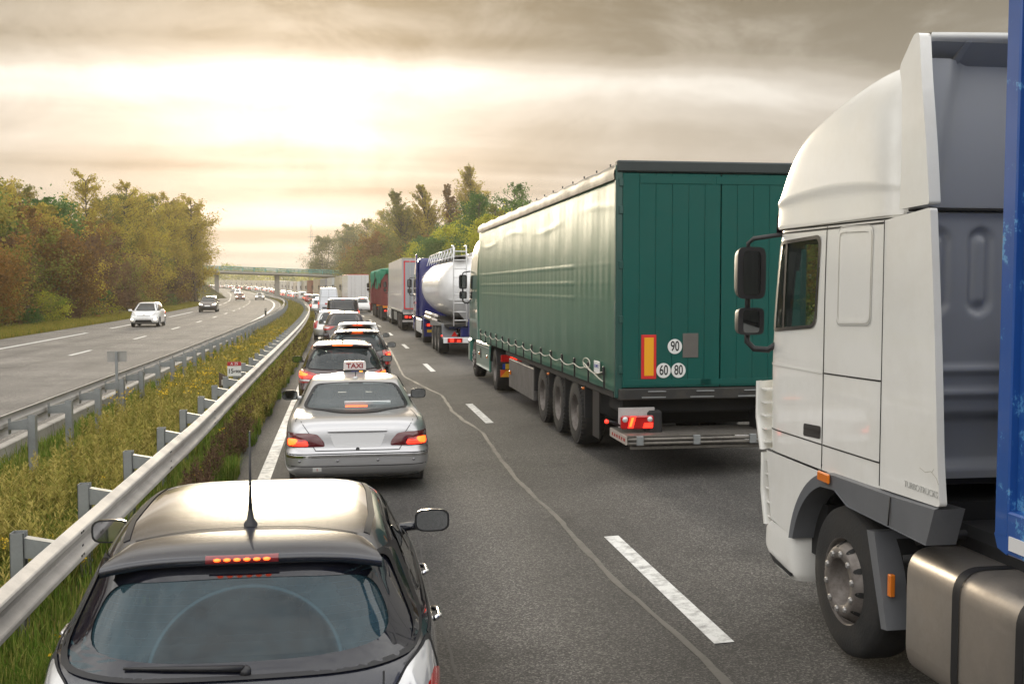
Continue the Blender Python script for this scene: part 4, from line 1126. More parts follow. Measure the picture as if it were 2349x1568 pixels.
# ------------------------------------------------------------------ lorry building blocks
STEELRIM = mat('steel_rim_grey', (.20, .18, .165), .55, .5, var=.4, vscale=7, dirt=.7, dirtcol=(.07, .05, .04))
RIMSILV = mat('steel_rim_pale', (.36, .35, .34), .5, .6, var=.3, vscale=7, dirt=.4)
CHASSIS = mat('chassis_black', (.014, .014, .015), .7, var=.3, vscale=4)
GREYPL = mat('grey_plastic', (.135, .14, .15), .5, var=.15, vscale=5, bump=.05, bscale=80)
ALU = mat('brushed_aluminium', (.50, .46, .42), .38, .9, var=.12, vscale=3, dirt=.4, dirtcol=(.25, .19, .14))
_tw = {}
def truck_wheel(parent, loc, side, kind='trailer', lod=0, r=.5):
    """kind: front (dished out), drive / trailer (dished in)"""
    key = (kind, side, lod, r)
    if key not in _tw:
        n = 48 if lod == 0 else 20; w = {'front': .30, 'drive': .58, 'trailer': .37}[kind]; h = w / 2; o = side
        b = MB(); rr = r * .575
        b.lathe([(-h, rr), (-h, r * .72), (-h * .96, r * .90), (-h * .82, r * .975), (-h * .5, r), (0, r * 1.002), (h * .5, r), (h * .82, r * .975), (h * .96, r * .90), (h, r * .72), (h * .99, rr)], (0, 0, 0), 0, n)
        if lod == 0 and kind != 'front':     # shoulder blocks
            for i in range(44):
                a = 2 * math.pi * i / 44; ca, sa = math.cos(a), math.sin(a)
                for sx_ in (-1, 1):
                    V = []
                    for x in (h * .62, h * .97):
                        for d in (-.020, .020):
                            for rad in (r * .9, r * (.999 if x < h * .8 else .972)): V.append((sx_ * x, rad * ca - d * sa, rad * sa + d * ca))
                    b.add(V, [(0, 1, 3, 2), (4, 6, 7, 5), (0, 4, 5, 1), (2, 3, 7, 6), (1, 5, 7, 3)])
        t = b.build('tyre', TYRE); tm = t.data; bpy.data.objects.remove(t)
        b = MB()
        if kind == 'front':
            e = h + .02
            pr = [(h * .95, rr * 1.03), (h * 1.0, rr * 1.0), (h * .86, rr * .965), (h * .62, rr * .95), (h * .66, rr * .92), (e * .96, rr * .82), (e * 1.03, rr * .78), (e * 1.06, rr * .76), (e * 1.06, rr * .55), (e * 1.0, rr * .53), (e * .62, rr * .50), (e * .55, .001)]
        else:
            pr = [(h * .95, rr * 1.01), (h * .99, rr * .97), (h * .85, rr * .93), (h * .2, rr * .88), (-h * .05, rr * .80), (-h * .10, rr * .62), (h * .05, rr * .60), (h * .30, rr * .46), (h * .62, rr * .42), (h * .70, rr * .38), (h * .72, .001)]
        b.lathe([(o * a, q) for a, q in pr], (0, 0, 0), 0, n)
        rm = b.build('rim', STEELRIM); rmm = rm.data; bpy.data.objects.remove(rm)
        b = MB(); k = 10
        for i in range(k):
            a = 2 * math.pi * i / k + .2
            if kind == 'front': x0, rad, s_ = (h + .02) * 1.06, rr * .655, .021
            else: x0, rad, s_ = h * .08, rr * .66, .022
            b.lathe([(0, s_ * 1.15), (o * .018, s_ * 1.1), (o * .026, s_ * .7), (o * .026, .001)], (o * x0 - o * .012, rad * math.cos(a), rad * math.sin(a)), 0, 6, False)
        nt_ = b.build('wheel_nuts', RIMSILV if kind == 'front' else CHASSIS); nm = nt_.data; bpy.data.objects.remove(nt_)
        b = MB(); k = 10
        for i in range(k):
            a = 2 * math.pi * (i + .5) / k + .2; rad = rr * (.872 if kind == 'front' else .80)
            x0 = ((h * .66 + (h + .02) * .96) / 2 if kind == 'front' else h * .10); V = []
            for j in range(10):
                q = 2 * math.pi * j / 10; V.append((o * (x0 + (.024 * math.cos(q) * -1.9 if kind == 'front' else 0) + .005), (rad + .026 * math.cos(q)) * math.cos(a) - .020 * math.sin(q) * math.sin(a), (rad + .026 * math.cos(q)) * math.sin(a) + .020 * math.sin(q) * math.cos(a)))
            b.add(V, [tuple(range(10))])
        hl = b.build('hand_holes', UNDER); hm = hl.data; bpy.data.objects.remove(hl)
        _tw[key] = (tm, rmm, nm, hm)
    tm, rmm, nm, hm = _tw[key]
    t = link('wheel', tm, None, parent); t.location = loc; t.rotation_euler = (random.uniform(0, 6), 0, 0)
    if lod < 2:
        link('rim', rmm, None, t)
        if lod == 0: tag(link('wheel_nuts', nm, None, t), kind='stuff'); tag(link('hand_holes', hm, None, t), kind='stuff')
    return t

def truck_mirror(parent, x, y, z, side, k=1.0, lowk=True, m=BLACK):
    """tall mirror plus wide-angle mirror on a bracket; x is the cab side"""
    cx = x + side * .16 * k
    def pod(cz, hw, hh, nm):
        b = MB(); G = []
        for i in range(9):
            ang = i / 8 * math.pi / 2; q = math.cos(ang) ** .45; yy = math.sin(ang) * .16 * k; row = []
            for j in range(25):
                a = 2 * math.pi * j / 24; row.append((cx + hw * q * np.sign(math.cos(a)) * abs(math.cos(a)) ** .42, y + yy, cz + hh * q * np.sign(math.sin(a)) * abs(math.sin(a)) ** .30))
            G.append(row)
        b.grid(G); b.add([(cx + hw * np.sign(math.cos(a)) * abs(math.cos(a)) ** .42, y, cz + hh * np.sign(math.sin(a)) * abs(math.sin(a)) ** .30) for a in [2 * math.pi * j / 24 for j in range(24)]], [tuple(range(24))])
        o = b.build(nm, m, parent); b = MB()
        b.add([(cx + hw * .62 * np.sign(math.cos(a)) * abs(math.cos(a)) ** .35, y - .006, cz + hh * .84 * np.sign(math.sin(a)) * abs(math.sin(a)) ** .28) for a in [2 * math.pi * j / 24 for j in range(24)]], [tuple(range(24))])
        b.build('mirror_glass', mat('truck_mirror_glass', (.16, .17, .175), .04, 1.0), o); return o
    pod(z + .20 * k, .115 * k, .20 * k, 'mirror')
    if lowk: pod(z - .17 * k, .105 * k, .105 * k, 'wide_angle_mirror')
    b = MB()
    b.tube([(cx, y + .08, z - .25 * k), (cx, y + .08, z - .33 * k), (cx - side * .05, y + .06, z - .385 * k), (x + side * .02, y, z - .39 * k), (x - side * .03, y - .05, z - .34 * k)], .024 * k, 8)
    b.build('mirror_bracket', m, parent); b = MB()
    b.tube([(cx, y + .08, z + .38 * k), (cx, y + .08, z + .43 * k), (cx - side * .04, y + .07, z + .465 * k), (x - side * .03, y - .12, z + .49 * k)], .017 * k, 8)
    b.build('mirror_arm', m, parent); b = MB()
    b.tube([(cx, y + .08, z - .1 * k), (cx, y + .08, z + .05 * k)], .022 * k, 8)
    b.build('mirror_link', m, parent)

def cab(parent, paint_, y0, y1, zb, zt, W=2.49, lod=1, roof_step=.0, glass=DARKGLASS, x0=0.0):
    """generic cab-over: y0 back, y1 front"""
    w = W / 2; n = 12; roof = zt - roof_step
    lv = [(y0, zb, w, zb, y1, zb, n), (y0, zb + .5, w, zb + .5, y1 + .02, zb + .5, n), (y0, zb + 1.1, w, zb + 1.1, y1 - .02, zb + 1.1, n), (y0, zb + 1.75, w * .985, zb + 1.75, y1 - .14, zb + 1.75, n - 1),
          (y0, roof - .45, w * .965, roof - .45, y1 - .35, roof - .45, n - 2), (y0, roof - .12, w * .92, roof - .12, y1 - .75, roof - .12, 8), (y0 + .02, roof, w * .84, roof, y1 - 1.1, roof, 7), (y0 + .3, roof + .02, w * .5, roof + .02, y1 - 1.4, roof + .02, 5), ((y0 + y1) / 2 - .3, roof + .025, .002, roof + .025, (y0 + y1) / 2 - .3, roof + .025, 3)]
    sh = Shell(shell(lv, 80 if lod < 2 else 40, 40 if lod < 2 else 18)); o = sh.build('cab', paint_, parent)
    zw = zb + 1.02
    for d in ('left', 'right'):
        sh.patch('side_window', d, rounded([(y1 - .95, zw + .05), (y1 - .12, zw - .05), (y1 - .25, zw + .68), (y1 - .95, zw + .70)], .06), .006, glass, parent, rings=3)
    sh.patch('windscreen', 'front', rounded([(-w * .9, zw - .05), (w * .9, zw - .05), (w * .86, zw + .75), (-w * .86, zw + .75)], .1), .006, glass, parent, rings=3)
    sh.patch('grille', 'front', rounded([(-w * .7, zb + .1), (w * .7, zb + .1), (w * .7, zb + .8), (-w * .7, zb + .8)], .06), .006, BLACK, parent, rings=2)
    b = MB(); b.box(-w, w, y1 - .5, y1 + .03, .35, zb - .01, .06); b.build('bumper', paint_, parent)
    for s in (-1, 1):
        b = MB(); b.box(s * w * .62 - .2, s * w * .62 + .2, y1 + .03, y1 + .045, .55, .72, .01); b.build('headlamp', CLEARLENS, parent)
        truck_mirror(parent, s * w, y1 - .15, zb + 1.35, s)
    if lod < 2:
        for d in ('left', 'right'): sh.strip('panel_gap', d, [(y1 - 1.02, zb + .05), (y1 - 1.02, zw + .8)], .02, .004, SEAM, parent)
    return sh

def tail_cluster(parent, x, y, z, w=.42, h=.16, lit=True):
    b = MB(); b.box(x - w / 2, x + w / 2, y - .04, y, z - h / 2, z + h / 2, .012); o = b.build('tail_lamp', TAIL, parent)
    b = MB(); b.box(x - w * .34, x - w * .08, y - .047, y - .04, z - h * .36, z + h * .36, .004); b.build('brake_lamp', BRAKE if lit else TAIL, o)
    b = MB(); b.box(x + w * .14, x + w * .36, y - .047, y - .04, z - h * .36, z + h * .05, .004); b.build('tail_light', BRAKE if lit else TAIL, o)
    return o

def lorry_running_gear(r, trailer_len, tractor_front, axles, lod, drive_y, front_y, W=2.5, tractor_y0=None, skirt=None):
    w = W / 2
    b = MB()
    for s in (-1, 1): b.box(s * .45 - .06, s * .45 + .06, .3, trailer_len - .2, .78, 1.08, 0)
    b.box(-w + .1, w - .1, .1, trailer_len - .1, 1.04, 1.12, 0)
    for a in axles: b.tube([(-w + .2, a, .5), (w - .2, a, .5)], .07, 8)
    b.build('chassis', CHASSIS, r)
    for a in axles:
        for s in (-1, 1): truck_wheel(r, (s * (w - .20), a, .5), s, 'trailer', lod)
    b = MB()
    for s in (-1, 1): b.box(s * .42 - .05, s * .42 + .05, drive_y - 1.0, tractor_front - .6, .62, .92, 0)
    b.tube([(-w + .3, drive_y, .5), (w - .3, drive_y, .5)], .09, 8); b.tube([(-w + .3, front_y, .48), (w - .3, front_y, .48)], .07, 8)
    b.build('tractor_chassis', CHASSIS, r)
    for s in (-1, 1):
        truck_wheel(r, (s * (w - .31), drive_y, .5), s, 'drive', lod); truck_wheel(r, (s * (w - .18), front_y, .5), s, 'front', lod)

def semi(name, label, s, off, body_m, rear_m, cab_m, kind='box', lod=1, L=13.6, H=4.0, group=None, lit=True, frame=None, roof_m=None, turn=0.0):
    """articulated lorry, origin under the middle of the trailer's back edge"""
    r = empty(name, label=label, cat='lorry', group=group); w = 1.275
    if kind == 'container':
        b = MB(); G = []
        for sd in (-1, 1):
            G = []; ys = np.arange(.12, L - .1, .07)
            for z in (1.22, H - .08): G.append([(sd * (w - .02 - (.035 if (k // 2) % 2 else 0)), y, z) for k, y in enumerate(ys)])
            b.grid(G, False)
        b.box(-w + .06, w - .06, .06, L - .06, 1.15, H - .05, 0)
        for x in (-w + .05, w - .05):
            for y in (.05, L - .05): b.box(x - .06, x + .06, y - .06, y + .06, 1.12, H, .01)
            for z in (1.17, H - .05): b.box(x - .055, x + .055, .1, L - .1, z - .05, z + .05, 0)
        b.build('container', body_m, r)
    else:
        b = MB(); b.box(-w, w, .05, L, 1.1, H - .02, .03); b.build('trailer_body', body_m, r)
        b = MB(); b.box(-w - .004, w + .004, .02, L + .02, H - .05, H + .012, .02); b.build('roof_edge', roof_m or ZINC, r)
        b = MB(); b.box(-w - .006, w + .006, .03, L, 1.02, 1.12, .01); b.build('side_rail', ZINCD, r)
    for x0, x1 in ((-w + .06, -.008), (.008, w - .06)):
        b = MB(); b.box(x0, x1, .0, .048, 1.16, H - .10, .008); d = b.build('rear_door', rear_m, r)
        b = MB(); xm = (x0 + x1) / 2
        for q in (-.22, .22): b.tube([(xm + q, -.025, 1.0), (xm + q, -.025, H - .12)], .016, 6)
        b.build('lock_rod', ZINC, d)
    if frame:
        b = MB()
        for x0, x1, z0, z1 in ((-w + .10, -w + .17, 1.2, H - .14), (w - .17, w - .10, 1.2, H - .14), (-w + .10, w - .10, H - .21, H - .14), (-w + .10, w - .10, 1.2, 1.27)): b.box(x0, x1, -.006, .0, z0, z1, 0)
        b.build('reflective_tape', frame, r)
    b = MB(); b.box(-w + .02, w - .02, .0, .12, .50, .60, .01); b.box(-w + .05, w - .05, .02, .1, .92, 1.06, 0); b.build('underrun_bar', ZINC, r)
    for x in (-w + .32, w - .32): tail_cluster(r, x, .0, .78, lit=lit)
    for sd in (-1, 1):
        b = MB(); b.box(sd * (w - .03) - .012, sd * (w - .03) + .012, 5.2, 8.2, .45, .95, 0); b.build('side_guard', ZINCD, r)
        b = MB(); b.box(sd * (w - .2) - .17, sd * (w - .2) + .17, .95, .97, .35, .95, 0); b.build('mud_flap', RUBBER, r)
    lorry_running_gear(r, L, L + 2.6, (1.7, 3.0, 4.3), lod, L - 2.3, L + 1.4)
    cab(r, cab_m, L + .55, L + 2.75, 1.05, min(H - .05, 3.75), lod=lod)
    for sd in (-1, 1):
        b = MB(); b.box(sd * 1.22 - .03, sd * 1.22 + .03, L - 1.4, L + .75, .35, 1.0, .03); b.build('side_skirt', cab_m, r)
    place(r, s, off, turn=turn)
    return r
# ------------------------------------------------------------------ the white tractor unit with its blue trailer, at the right
TRUCKWHITE = mat('truck_white', (.80, .79, .75), .28, 0, .7, var=.05, vscale=1.5, dirt=.30, dirtcol=(.46, .42, .34), vdetail=8)
CABGREY = mat('cab_back_grey', (.34, .35, .37), .45, 0, .3, var=.06, vscale=2)
def scratched_blue():
    m = mat('scratched_blue', (.012, .075, .30), .38, 0, .4, var=.15, vscale=3)
    nt = m.node_tree; N = nt.nodes; L = nt.links; b = N['Principled BSDF']; tc = N.new('ShaderNodeTexCoord')
    src = b.inputs['Base Color'].links[0].from_socket
    n = N.new('ShaderNodeTexNoise'); n.inputs['Scale'].default_value = 9; n.inputs['Detail'].default_value = 9; n.inputs['Roughness'].default_value = .78
    mp = N.new('ShaderNodeMapping'); mp.inputs['Scale'].default_value = (1, .5, .5); L.new(tc.outputs['Object'], mp.inputs[0]); L.new(mp.outputs[0], n.inputs['Vector'])
    r1 = N.new('ShaderNodeMapRange'); r1.inputs[1].default_value = .58; r1.inputs[2].default_value = .62; L.new(n.outputs['Fac'], r1.inputs[0])
    m1 = N.new('ShaderNodeMix'); m1.data_type = 'RGBA'; m1.inputs[7].default_value = (.10, .30, .55, 1); L.new(r1.outputs[0], m1.inputs[0]); L.new(src, m1.inputs[6])
    r2 = N.new('ShaderNodeMapRange'); r2.inputs[1].default_value = .655; r2.inputs[2].default_value = .68; L.new(n.outputs['Fac'], r2.inputs[0])
    m2 = N.new('ShaderNodeMix'); m2.data_type = 'RGBA'; m2.inputs[7].default_value = (.42, .15, .03, 1); L.new(r2.outputs[0], m2.inputs[0]); L.new(m1.outputs[2], m2.inputs[6])
    L.new(m2.outputs[2], b.inputs['Base Color'])
    return m
def white_lorry():
    r = empty('articulated_lorry', (4.52, 6.72, 0.0), 0, 'white tractor unit with high roof coupled to a scratched blue trailer', 'lorry')
    w = 1.25; n = 16
    lv = [(-.66, 1.19, w, 1.19, 1.33, 1.19, n), (-.66, 1.35, w, 1.35, 1.345, 1.35, n), (-.66, 1.86, w, 1.86, 1.35, 1.86, n), (-.66, 2.15, w, 2.15, 1.325, 2.15, n), (-.66, 2.83, w * .994, 2.83, 1.215, 2.83, n), (-.66, 2.865, w * .992, 2.865, 1.21, 2.865, n)]
    sh = Shell(shell(lv, 320, 90, dist=(16, 1.25, 1.0, .08))); base = Shell(sh.G)
    win = rounded([(1.205, 2.115), (.455, 2.175), (.405, 2.80), (1.10, 2.775)], [.05, .09, .07, .06])
    ws = rounded([(-1.1, 2.05), (1.1, 2.05), (1.06, 2.78), (-1.06, 2.78)], .1)
    for d in ('left', 'right'): sh.cut(d, win, .985)
    sh.cut('front', ws)
    # the back of the shell is open behind the grey wall
    sh.F = [f for f in sh.F if np.mean([sh.V[i][1] for i in f]) > -.655]
    sh.build('cab', TRUCKWHITE, r)
    G2 = glass_mat('truck_glass', (.62, .72, .70), .05, (.2, .25, .24))
    for d in ('left', 'right'):
        g = base.patch('side_window', d, win, -.004, G2, r); base.patch('window_seal', d, win, .008, RUBBER, g, rings=1, r0=.955, r1=1.035)
        base.strip('quarter_post', d, [(1.02, 2.125), (.985, 2.785)], .035, .004, RUBBER, g)
        sl = rounded([(.13, 2.20), (-.345, 2.22), (-.345, 2.835), (.13, 2.845)], .06)
        pn = base.patch('sleeper_panel', d, sl, .002, TRUCKWHITE, r, bulge=0)
        base.patch('panel_rim_and_shade', d, sl, .010, TRUCKWHITE, pn, rings=2, r0=.90, r1=.97)
        base.patch('panel_rim_and_shade', d, sl, .0035, mat('panel_shadow_line', (.45, .44, .42), .5), pn, rings=1, r0=1.0, r1=1.025)  # grey ring paints a shadow line around the sleeper panel
        for pts, wd in (([(.315, 2.86), (.325, 1.19)], .012), ([(-.505, 2.86), (-.505, 1.19)], .009), ([(1.30, 1.355), (.33, 1.365)], .010), ([(.31, 1.86), (-.505, 1.88)], .010), ([(.31, 1.365), (-.49, 1.375)], .010), ([(-.488, 1.87), (-.488, 1.375)], .016)):
            base.strip('panel_gap', d, pts, wd, .0025, SEAM, r)
        base.strip('swage_line', d, [(1.30, 1.855), (.33, 1.862)], .016, .006, TRUCKWHITE, r)
        h = base.patch('door_handle', d, rounded([(.625, 1.475), (.345, 1.49), (.35, 1.40), (.63, 1.385)], .02), .004, BLACK, r)
        base.strip('handle_bar', d, [(.61, 1.442), (.36, 1.452)], .016, .012, RUBBER, h)
    g = base.patch('windscreen', 'front', ws, -.003, G2, r)
    # cabin: dashboard, wheel, seats
    b = MB(); b.box(-1.15, 1.15, .55, 1.15, 1.6, 2.12, .08); b.box(-1.0, -.2, .45, .7, 2.05, 2.24, .06); b.box(-1.2, 1.2, -.6, 1.2, 1.25, 1.3, 0); b.build('dashboard', mat('dash_dark', (.03, .03, .033), .7), r)
    b = MB(); G = []
    for k in range(25):
        a = 2 * math.pi * k / 24; G.append(Vector((-.62 + .22 * math.cos(a), .42 + .22 * math.sin(a) * .55, 2.16 + .22 * math.sin(a) * .83)))
    b.tube(G, .017, 8, caps=False); b.build('steering_wheel', BLACK, r)
    for x in (-.62, .62):
        b = MB(); b.box(x - .26, x + .26, -.40, .12, 1.55, 1.72, .05); b.box(x - .26, x + .26, -.45, -.28, 1.6, 2.35, .06); b.build('seat', mat('truck_seat', (.05, .075, .07), .9), r)
    # roof: high sleeper roof with a crease, up to the collar
    rv = [(-.66, 2.875, 1.248, 2.875, 1.26, 2.875, n), (-.66, 2.885, 1.25, 2.885, 1.275, 2.885, n), (-.66, 3.02, 1.245, 3.06, 1.30, 3.02, 14), (-.66, 3.06, 1.252, 3.13, 1.315, 3.06, 13), (-.66, 3.10, 1.25, 3.16, 1.29, 3.10, 12), (-.66, 3.32, 1.235, 3.38, 1.17, 3.30, 10), (-.66, 3.50, 1.215, 3.56, .96, 3.47, 9), (-.66, 3.64, 1.185, 3.69, .50, 3.61, 8.5), (-.66, 3.745, 1.12, 3.785, .02, 3.72, 8), (-.66, 3.80, .98, 3.825, -.30, 3.79, 7), (-.64, 3.825, .6, 3.83, -.5, 3.825, 5), (-.6, 3.83, .002, 3.83, -.6, 3.83, 3)]
    rs = Shell(shell(rv, 240, 70, dist=(12, 1.25, 1.0, .2))); rs.F = [f for f in rs.F if np.mean([rs.V[i][1] for i in f]) > -.655]; rs.build('high_roof', TRUCKWHITE, r)
    for d in ('left', 'right'): rs.strip('roof_gutter', d, [(1.10, 2.89), (-.62, 2.90)], .022, .012, TRUCKWHITE, r); base.strip('gutter_gap', d, [(1.10, 2.845), (-.62, 2.848)], .012, .003, SEAM, r)
    # sun visor
    b = MB(); G = []
    for x in np.linspace(-1.22, 1.22, 21):
        k = abs(x / 1.22) ** 6; G.append([(x, 1.30 - .16 * k, 3.06), (x, 1.42 - .18 * k, 2.98), (x, 1.43 - .18 * k, 2.84)])
    b.grid(G); b.build('sun_visor', mat('visor_plum', (.035, .012, .035), .12, coat=1.0), r)
    # side deflectors and collar
    for s in (-1, 1):
        def slab(poly, nm, x_out, th, m=TRUCKWHITE, cv=0.0):
            b = MB(); pl = densify(poly, .06)
            X = lambda y: x_out - cv * max(0, -.66 - y) ** 2
            n_ = len(pl); V = [(s * X(p[0]), p[0], p[1]) for p in pl] + [(s * (X(p[0]) - th), p[0], p[1]) for p in pl]
            c0 = np.mean(pl, 0); V += [(s * X(c0[0]), *c0), (s * (X(c0[0]) - th), *c0)]
            F = [(i, (i + 1) % n_, n_ + (i + 1) % n_, n_ + i) for i in range(n_)] + [(i, (i + 1) % n_, 2 * n_) for i in range(n_)] + [(n_ + i, n_ + (i + 1) % n_, 2 * n_ + 1) for i in range(n_)]
            b.add(V, F); return b.build(nm, m, r)
        slab(rounded([(-.515, 1.225), (-1.20, 1.245), (-1.165, 1.47), (-1.11, 2.17), (-1.03, 2.905), (-.515, 2.86)], [.01, .03, .2, .3, .02, .01]), 'side_deflector', 1.262, .045)
        slab(rounded([(-.70, 2.915), (-1.03, 2.925), (-.99, 3.23), (-.915, 3.66), (-.885, 3.90), (-.83, 3.905), (-.665, 3.745), (-.70, 3.64), (-.715, 3.2)], [.01, .02, .2, .2, .03, .03, .04, .08, .3]), 'roof_collar', 1.268, .07)
        b = MB(); b.tube([(s * 1.262, -.515, 1.24), (s * 1.262, -.515, 2.86)], .004, 5); b.build('panel_gap', SEAM, r)
    # deflector across the roof, hollow underneath, with fins
    G = []
    for x in np.linspace(-1.20, 1.20, 25):
        c_ = .04 * (1 - (x / 1.2) ** 2); dip = -.05 * (abs(x) / 1.2) ** 3 + .0
        G.append([(x * .90, -.50, 3.80 + c_ * .8), (x * .98, -.66, 3.845 + c_), (x, -.84, 3.905 + c_ * .5), (x, -.90, 3.90 + c_ * .5), (x, -.88, 3.865 + c_ * .5), (x, -.66, 3.79 + c_), (x, -.62, 3.74)])
    b = MB(); b.grid(G); b.build('roof_deflector', TRUCKWHITE, r)
    b = MB(); b.add([(-1.2, -.655, 3.76), (1.2, -.655, 3.76), (1.2, -.86, 3.86), (-1.2, -.86, 3.86)], [(0, 1, 2, 3)])
    for x in (-.95, -.2, .45, .95): b.prism([(-.655, 3.72), (-.86, 3.86), (-.86, 3.875), (-.655, 3.80)], 0, x - .02, x + .02)
    b.build('deflector_ribs', CABGREY, r)
    # grey back wall with pressed panels
    def rr(x, z, x0, x1, z0, z1, e=.03):
        cx, cz = (x0 + x1) / 2, (z0 + z1) / 2; hx, hz = (x1 - x0) / 2, (z1 - z0) / 2; rad = min(hx, hz, .09)
        qx = max(abs(x - cx) - hx + rad, 0); qz = max(abs(z - cz) - hz + rad, 0); d = math.hypot(qx, qz) - rad
        return max(0, min(1, -d / e))
    xs = np.linspace(-1.2, 1.2, 121); zs = np.linspace(1.30, 2.90, 90); G = []
    for z in zs:
        row = []
        for x in xs:
            h = 0
            for c0 in (-1.0, -.72, -.44, -.16, .12, .40, .68, .96): h += -.030 * rr(x, z, c0 - .09, c0 + .09, 2.28, 2.82) + .025 * rr(x, z, c0 - .05, c0 + .05, 2.34, 2.77)
            for z0, z1 in ((1.93, 1.99), (1.79, 1.85)): h += .025 * rr(x, z, -1.3, 1.3, z0, z1, .015)
            h += -.06 * rr(x, z, -1.02, 1.02, 1.36, 1.70, .05)
            row.append((x, -.665 - h, z))
        G.append(row)
    b = MB(); b.grid(G); b.build('back_wall', CABGREY, r)
    G = []
    for z in np.linspace(2.93, 3.78, 20):
        k = (z - 2.93) / .85; row = []
        for x in np.linspace(-1.2, 1.2, 41):
            e = max(0, abs(x) - (1.0 - .13 * k)); row.append((x, -.665 - min(.12, e * .9), z))
        G.append(row)
    b = MB(); b.grid(G); b.build('upper_back_wall', CABGREY, r)
    b = MB(); b.tube([(-1.2, -.69, 2.915), (1.2, -.69, 2.915)], .012, 6); b.build('wall_seal', SEAM, r)
    b = MB(); b.box(-.52, -.30, -.83, -.67, 1.55, 2.2, .03); b.tube([(-.45, -.75, 1.6), (-.47, -.9, 1.2), (-.3, -1.3, 1.0)], .05, 10); b.build('air_intake', RUBBER, r)
    # lower front: bumper, wheel-arch trim, steps
    lf = [(.60, .66, 1.246, .66, 1.23, .66, 12), (.46, .80, 1.25, .80, 1.27, .80, 12), (.35, 1.0, 1.252, 1.0, 1.315, 1.0, 13), (.30, 1.175, 1.252, 1.175, 1.335, 1.175, 13)]
    ls = Shell(shell(lf, 160, 20)); ls.F = [f for f in ls.F if np.mean([ls.V[i][1] for i in f]) > .72 - .0 and not (abs(np.mean([ls.V[i][0] for i in f])) > 1.1 and math.hypot(np.mean([ls.V[i][1] for i in f]) - .05, np.mean([ls.V[i][2] for i in f]) - .48) < .72)]
    ls.build('lower_front', TRUCKWHITE, r)
    for s in (-1, 1):
        b = MB(); arch = [(.05 + .74 * math.cos(a), .46 + .70 * math.sin(a)) for a in np.linspace(.22, 1.35, 12)]
        pl = [(1.30, 1.176), (.335, 1.176)] + arch[::-1] + [(1.20, .66)]
        n_ = len(pl); c0 = (1.05, .95)
        b.add([(s * 1.2545, *p) for p in pl] + [(s * 1.2545, *c0)], [(i, (i + 1) % n_, n_) for i in range(n_)]); b.build('front_wing', TRUCKWHITE, r)
    bl = [(.75, .28, 1.22, .28, 1.16, .30, 8), (.74, .33, 1.245, .33, 1.22, .33, 9), (.735, .45, 1.26, .45, 1.385, .46, 9), (.735, .57, 1.258, .56, 1.38, .57, 9), (.74, .645, 1.25, .64, 1.26, .655, 10)]
    bs = Shell(shell(bl, 160, 26)); bs.build('bumper', TRUCKWHITE, r)
    for s in (-1, 1):
        b = MB(); b.add([(s * 1.262, 1.14, .355), (s * 1.05, 1.14, .36), (s * 1.05, .80, .33), (s * 1.262, .80, .315)], [(0, 1, 2, 3)]); b.build('step_tread', BLACK, r)
        bs.patch('step_well', 'left' if s < 0 else 'right', rounded([(1.20, .345), (.82, .31), (.80, .335), (1.20, .40)], .01), .006, BLACK, r)
        # corner air guides with ribs
        for y0_, y1_, z0_, z1_ in ((1.36, 1.52, 1.17, 1.70), (1.27, 1.40, .60, 1.15)):
            b = MB(); G = []
            for z in np.linspace(z0_, z1_, 12):
                k = (z - z0_) / (z1_ - z0_); e = .05 * (1 - abs(2 * k - 1) ** 4); yo = y0_ + (y1_ - y0_) * (.45 + .55 * min(1, k * 2.2))
                G.append([(s * 1.22, yo - .012 + e * .3, z), (s * 1.275, yo - .035, z), (s * 1.26, yo - .06, z), (s * 1.10, yo + .03, z)])
            b.grid(G); b.build('corner_deflector', TRUCKWHITE, r)
            b = MB()
            for z in np.linspace(z0_ + .06, z1_ - .06, 5): b.box(min(s * 1.10, s * 1.24), max(s * 1.10, s * 1.24), y0_ - .02, y1_ - .05, z - .006, z + .006, 0)
            b.build('deflector_fins', TRUCKWHITE, r)
        # grey wheel-arch trim
        out = [(.05 + .755 * math.cos(a), .46 + .745 * math.sin(a)) for a in np.linspace(.20, 1.25, 12)] + [(.13, 1.195), (-.74, 1.212), (-1.185, 1.232)]
        inn = [(.05 + .69 * math.cos(a), .46 + .66 * math.sin(a)) for a in np.linspace(.24, 1.25, 12)] + [(.06, 1.10), (-.13, 1.03), (-1.09, 1.015)]
        inn[-1] = (-1.10, 1.01)
        b = MB(); k = len(out)
        for x_, fl in ((s * 1.285, 0), (s * 1.10, 1)):
            V = [(x_, *p) for p in out] + [(x_ - s * (.012 if not fl else 0), *p) for p in inn]; b.add(V, [(i, i + 1, k + i + 1, k + i) for i in range(k - 1)], True)
        V = [(s * 1.285, *p) for p in inn] + [(s * 1.10, *p) for p in inn]; b.add(V, [(i, i + 1, k + i + 1, k + i) for i in range(k - 1)], True)
        V = [(s * 1.285, *p) for p in out] + [(s * 1.24, p[0], p[1] + .012) for p in out]; b.add(V, [(i, i + 1, k + i + 1, k + i) for i in range(k - 1)], True)
        b.add([(s * 1.285, *out[-1]), (s * 1.10, *out[-1]), (s * 1.10, *inn[-1]), (s * 1.285, *inn[-1])], [(0, 1, 2, 3)])
        b.build('wheel_arch_trim', GREYPL, r)
        b = MB(); b.tube([(s * 1.288, -.70, 1.205), (s * 1.288, -.68, 1.03)], .005, 5); b.build('panel_gap', SEAM, r)
        b = MB(); b.box(s * 1.30 - .012, s * 1.30 + .012, .10, .27, 1.13, 1.20, .01); b.build('side_marker', AMBER, r)
        b = MB(); G = []
        for a in np.linspace(.1, 2.9, 24): G.append([(s * 1.10, .05 + .64 * math.cos(a), .48 + .62 * math.sin(a)), (s * .72, .05 + .64 * math.cos(a), .48 + .62 * math.sin(a))])
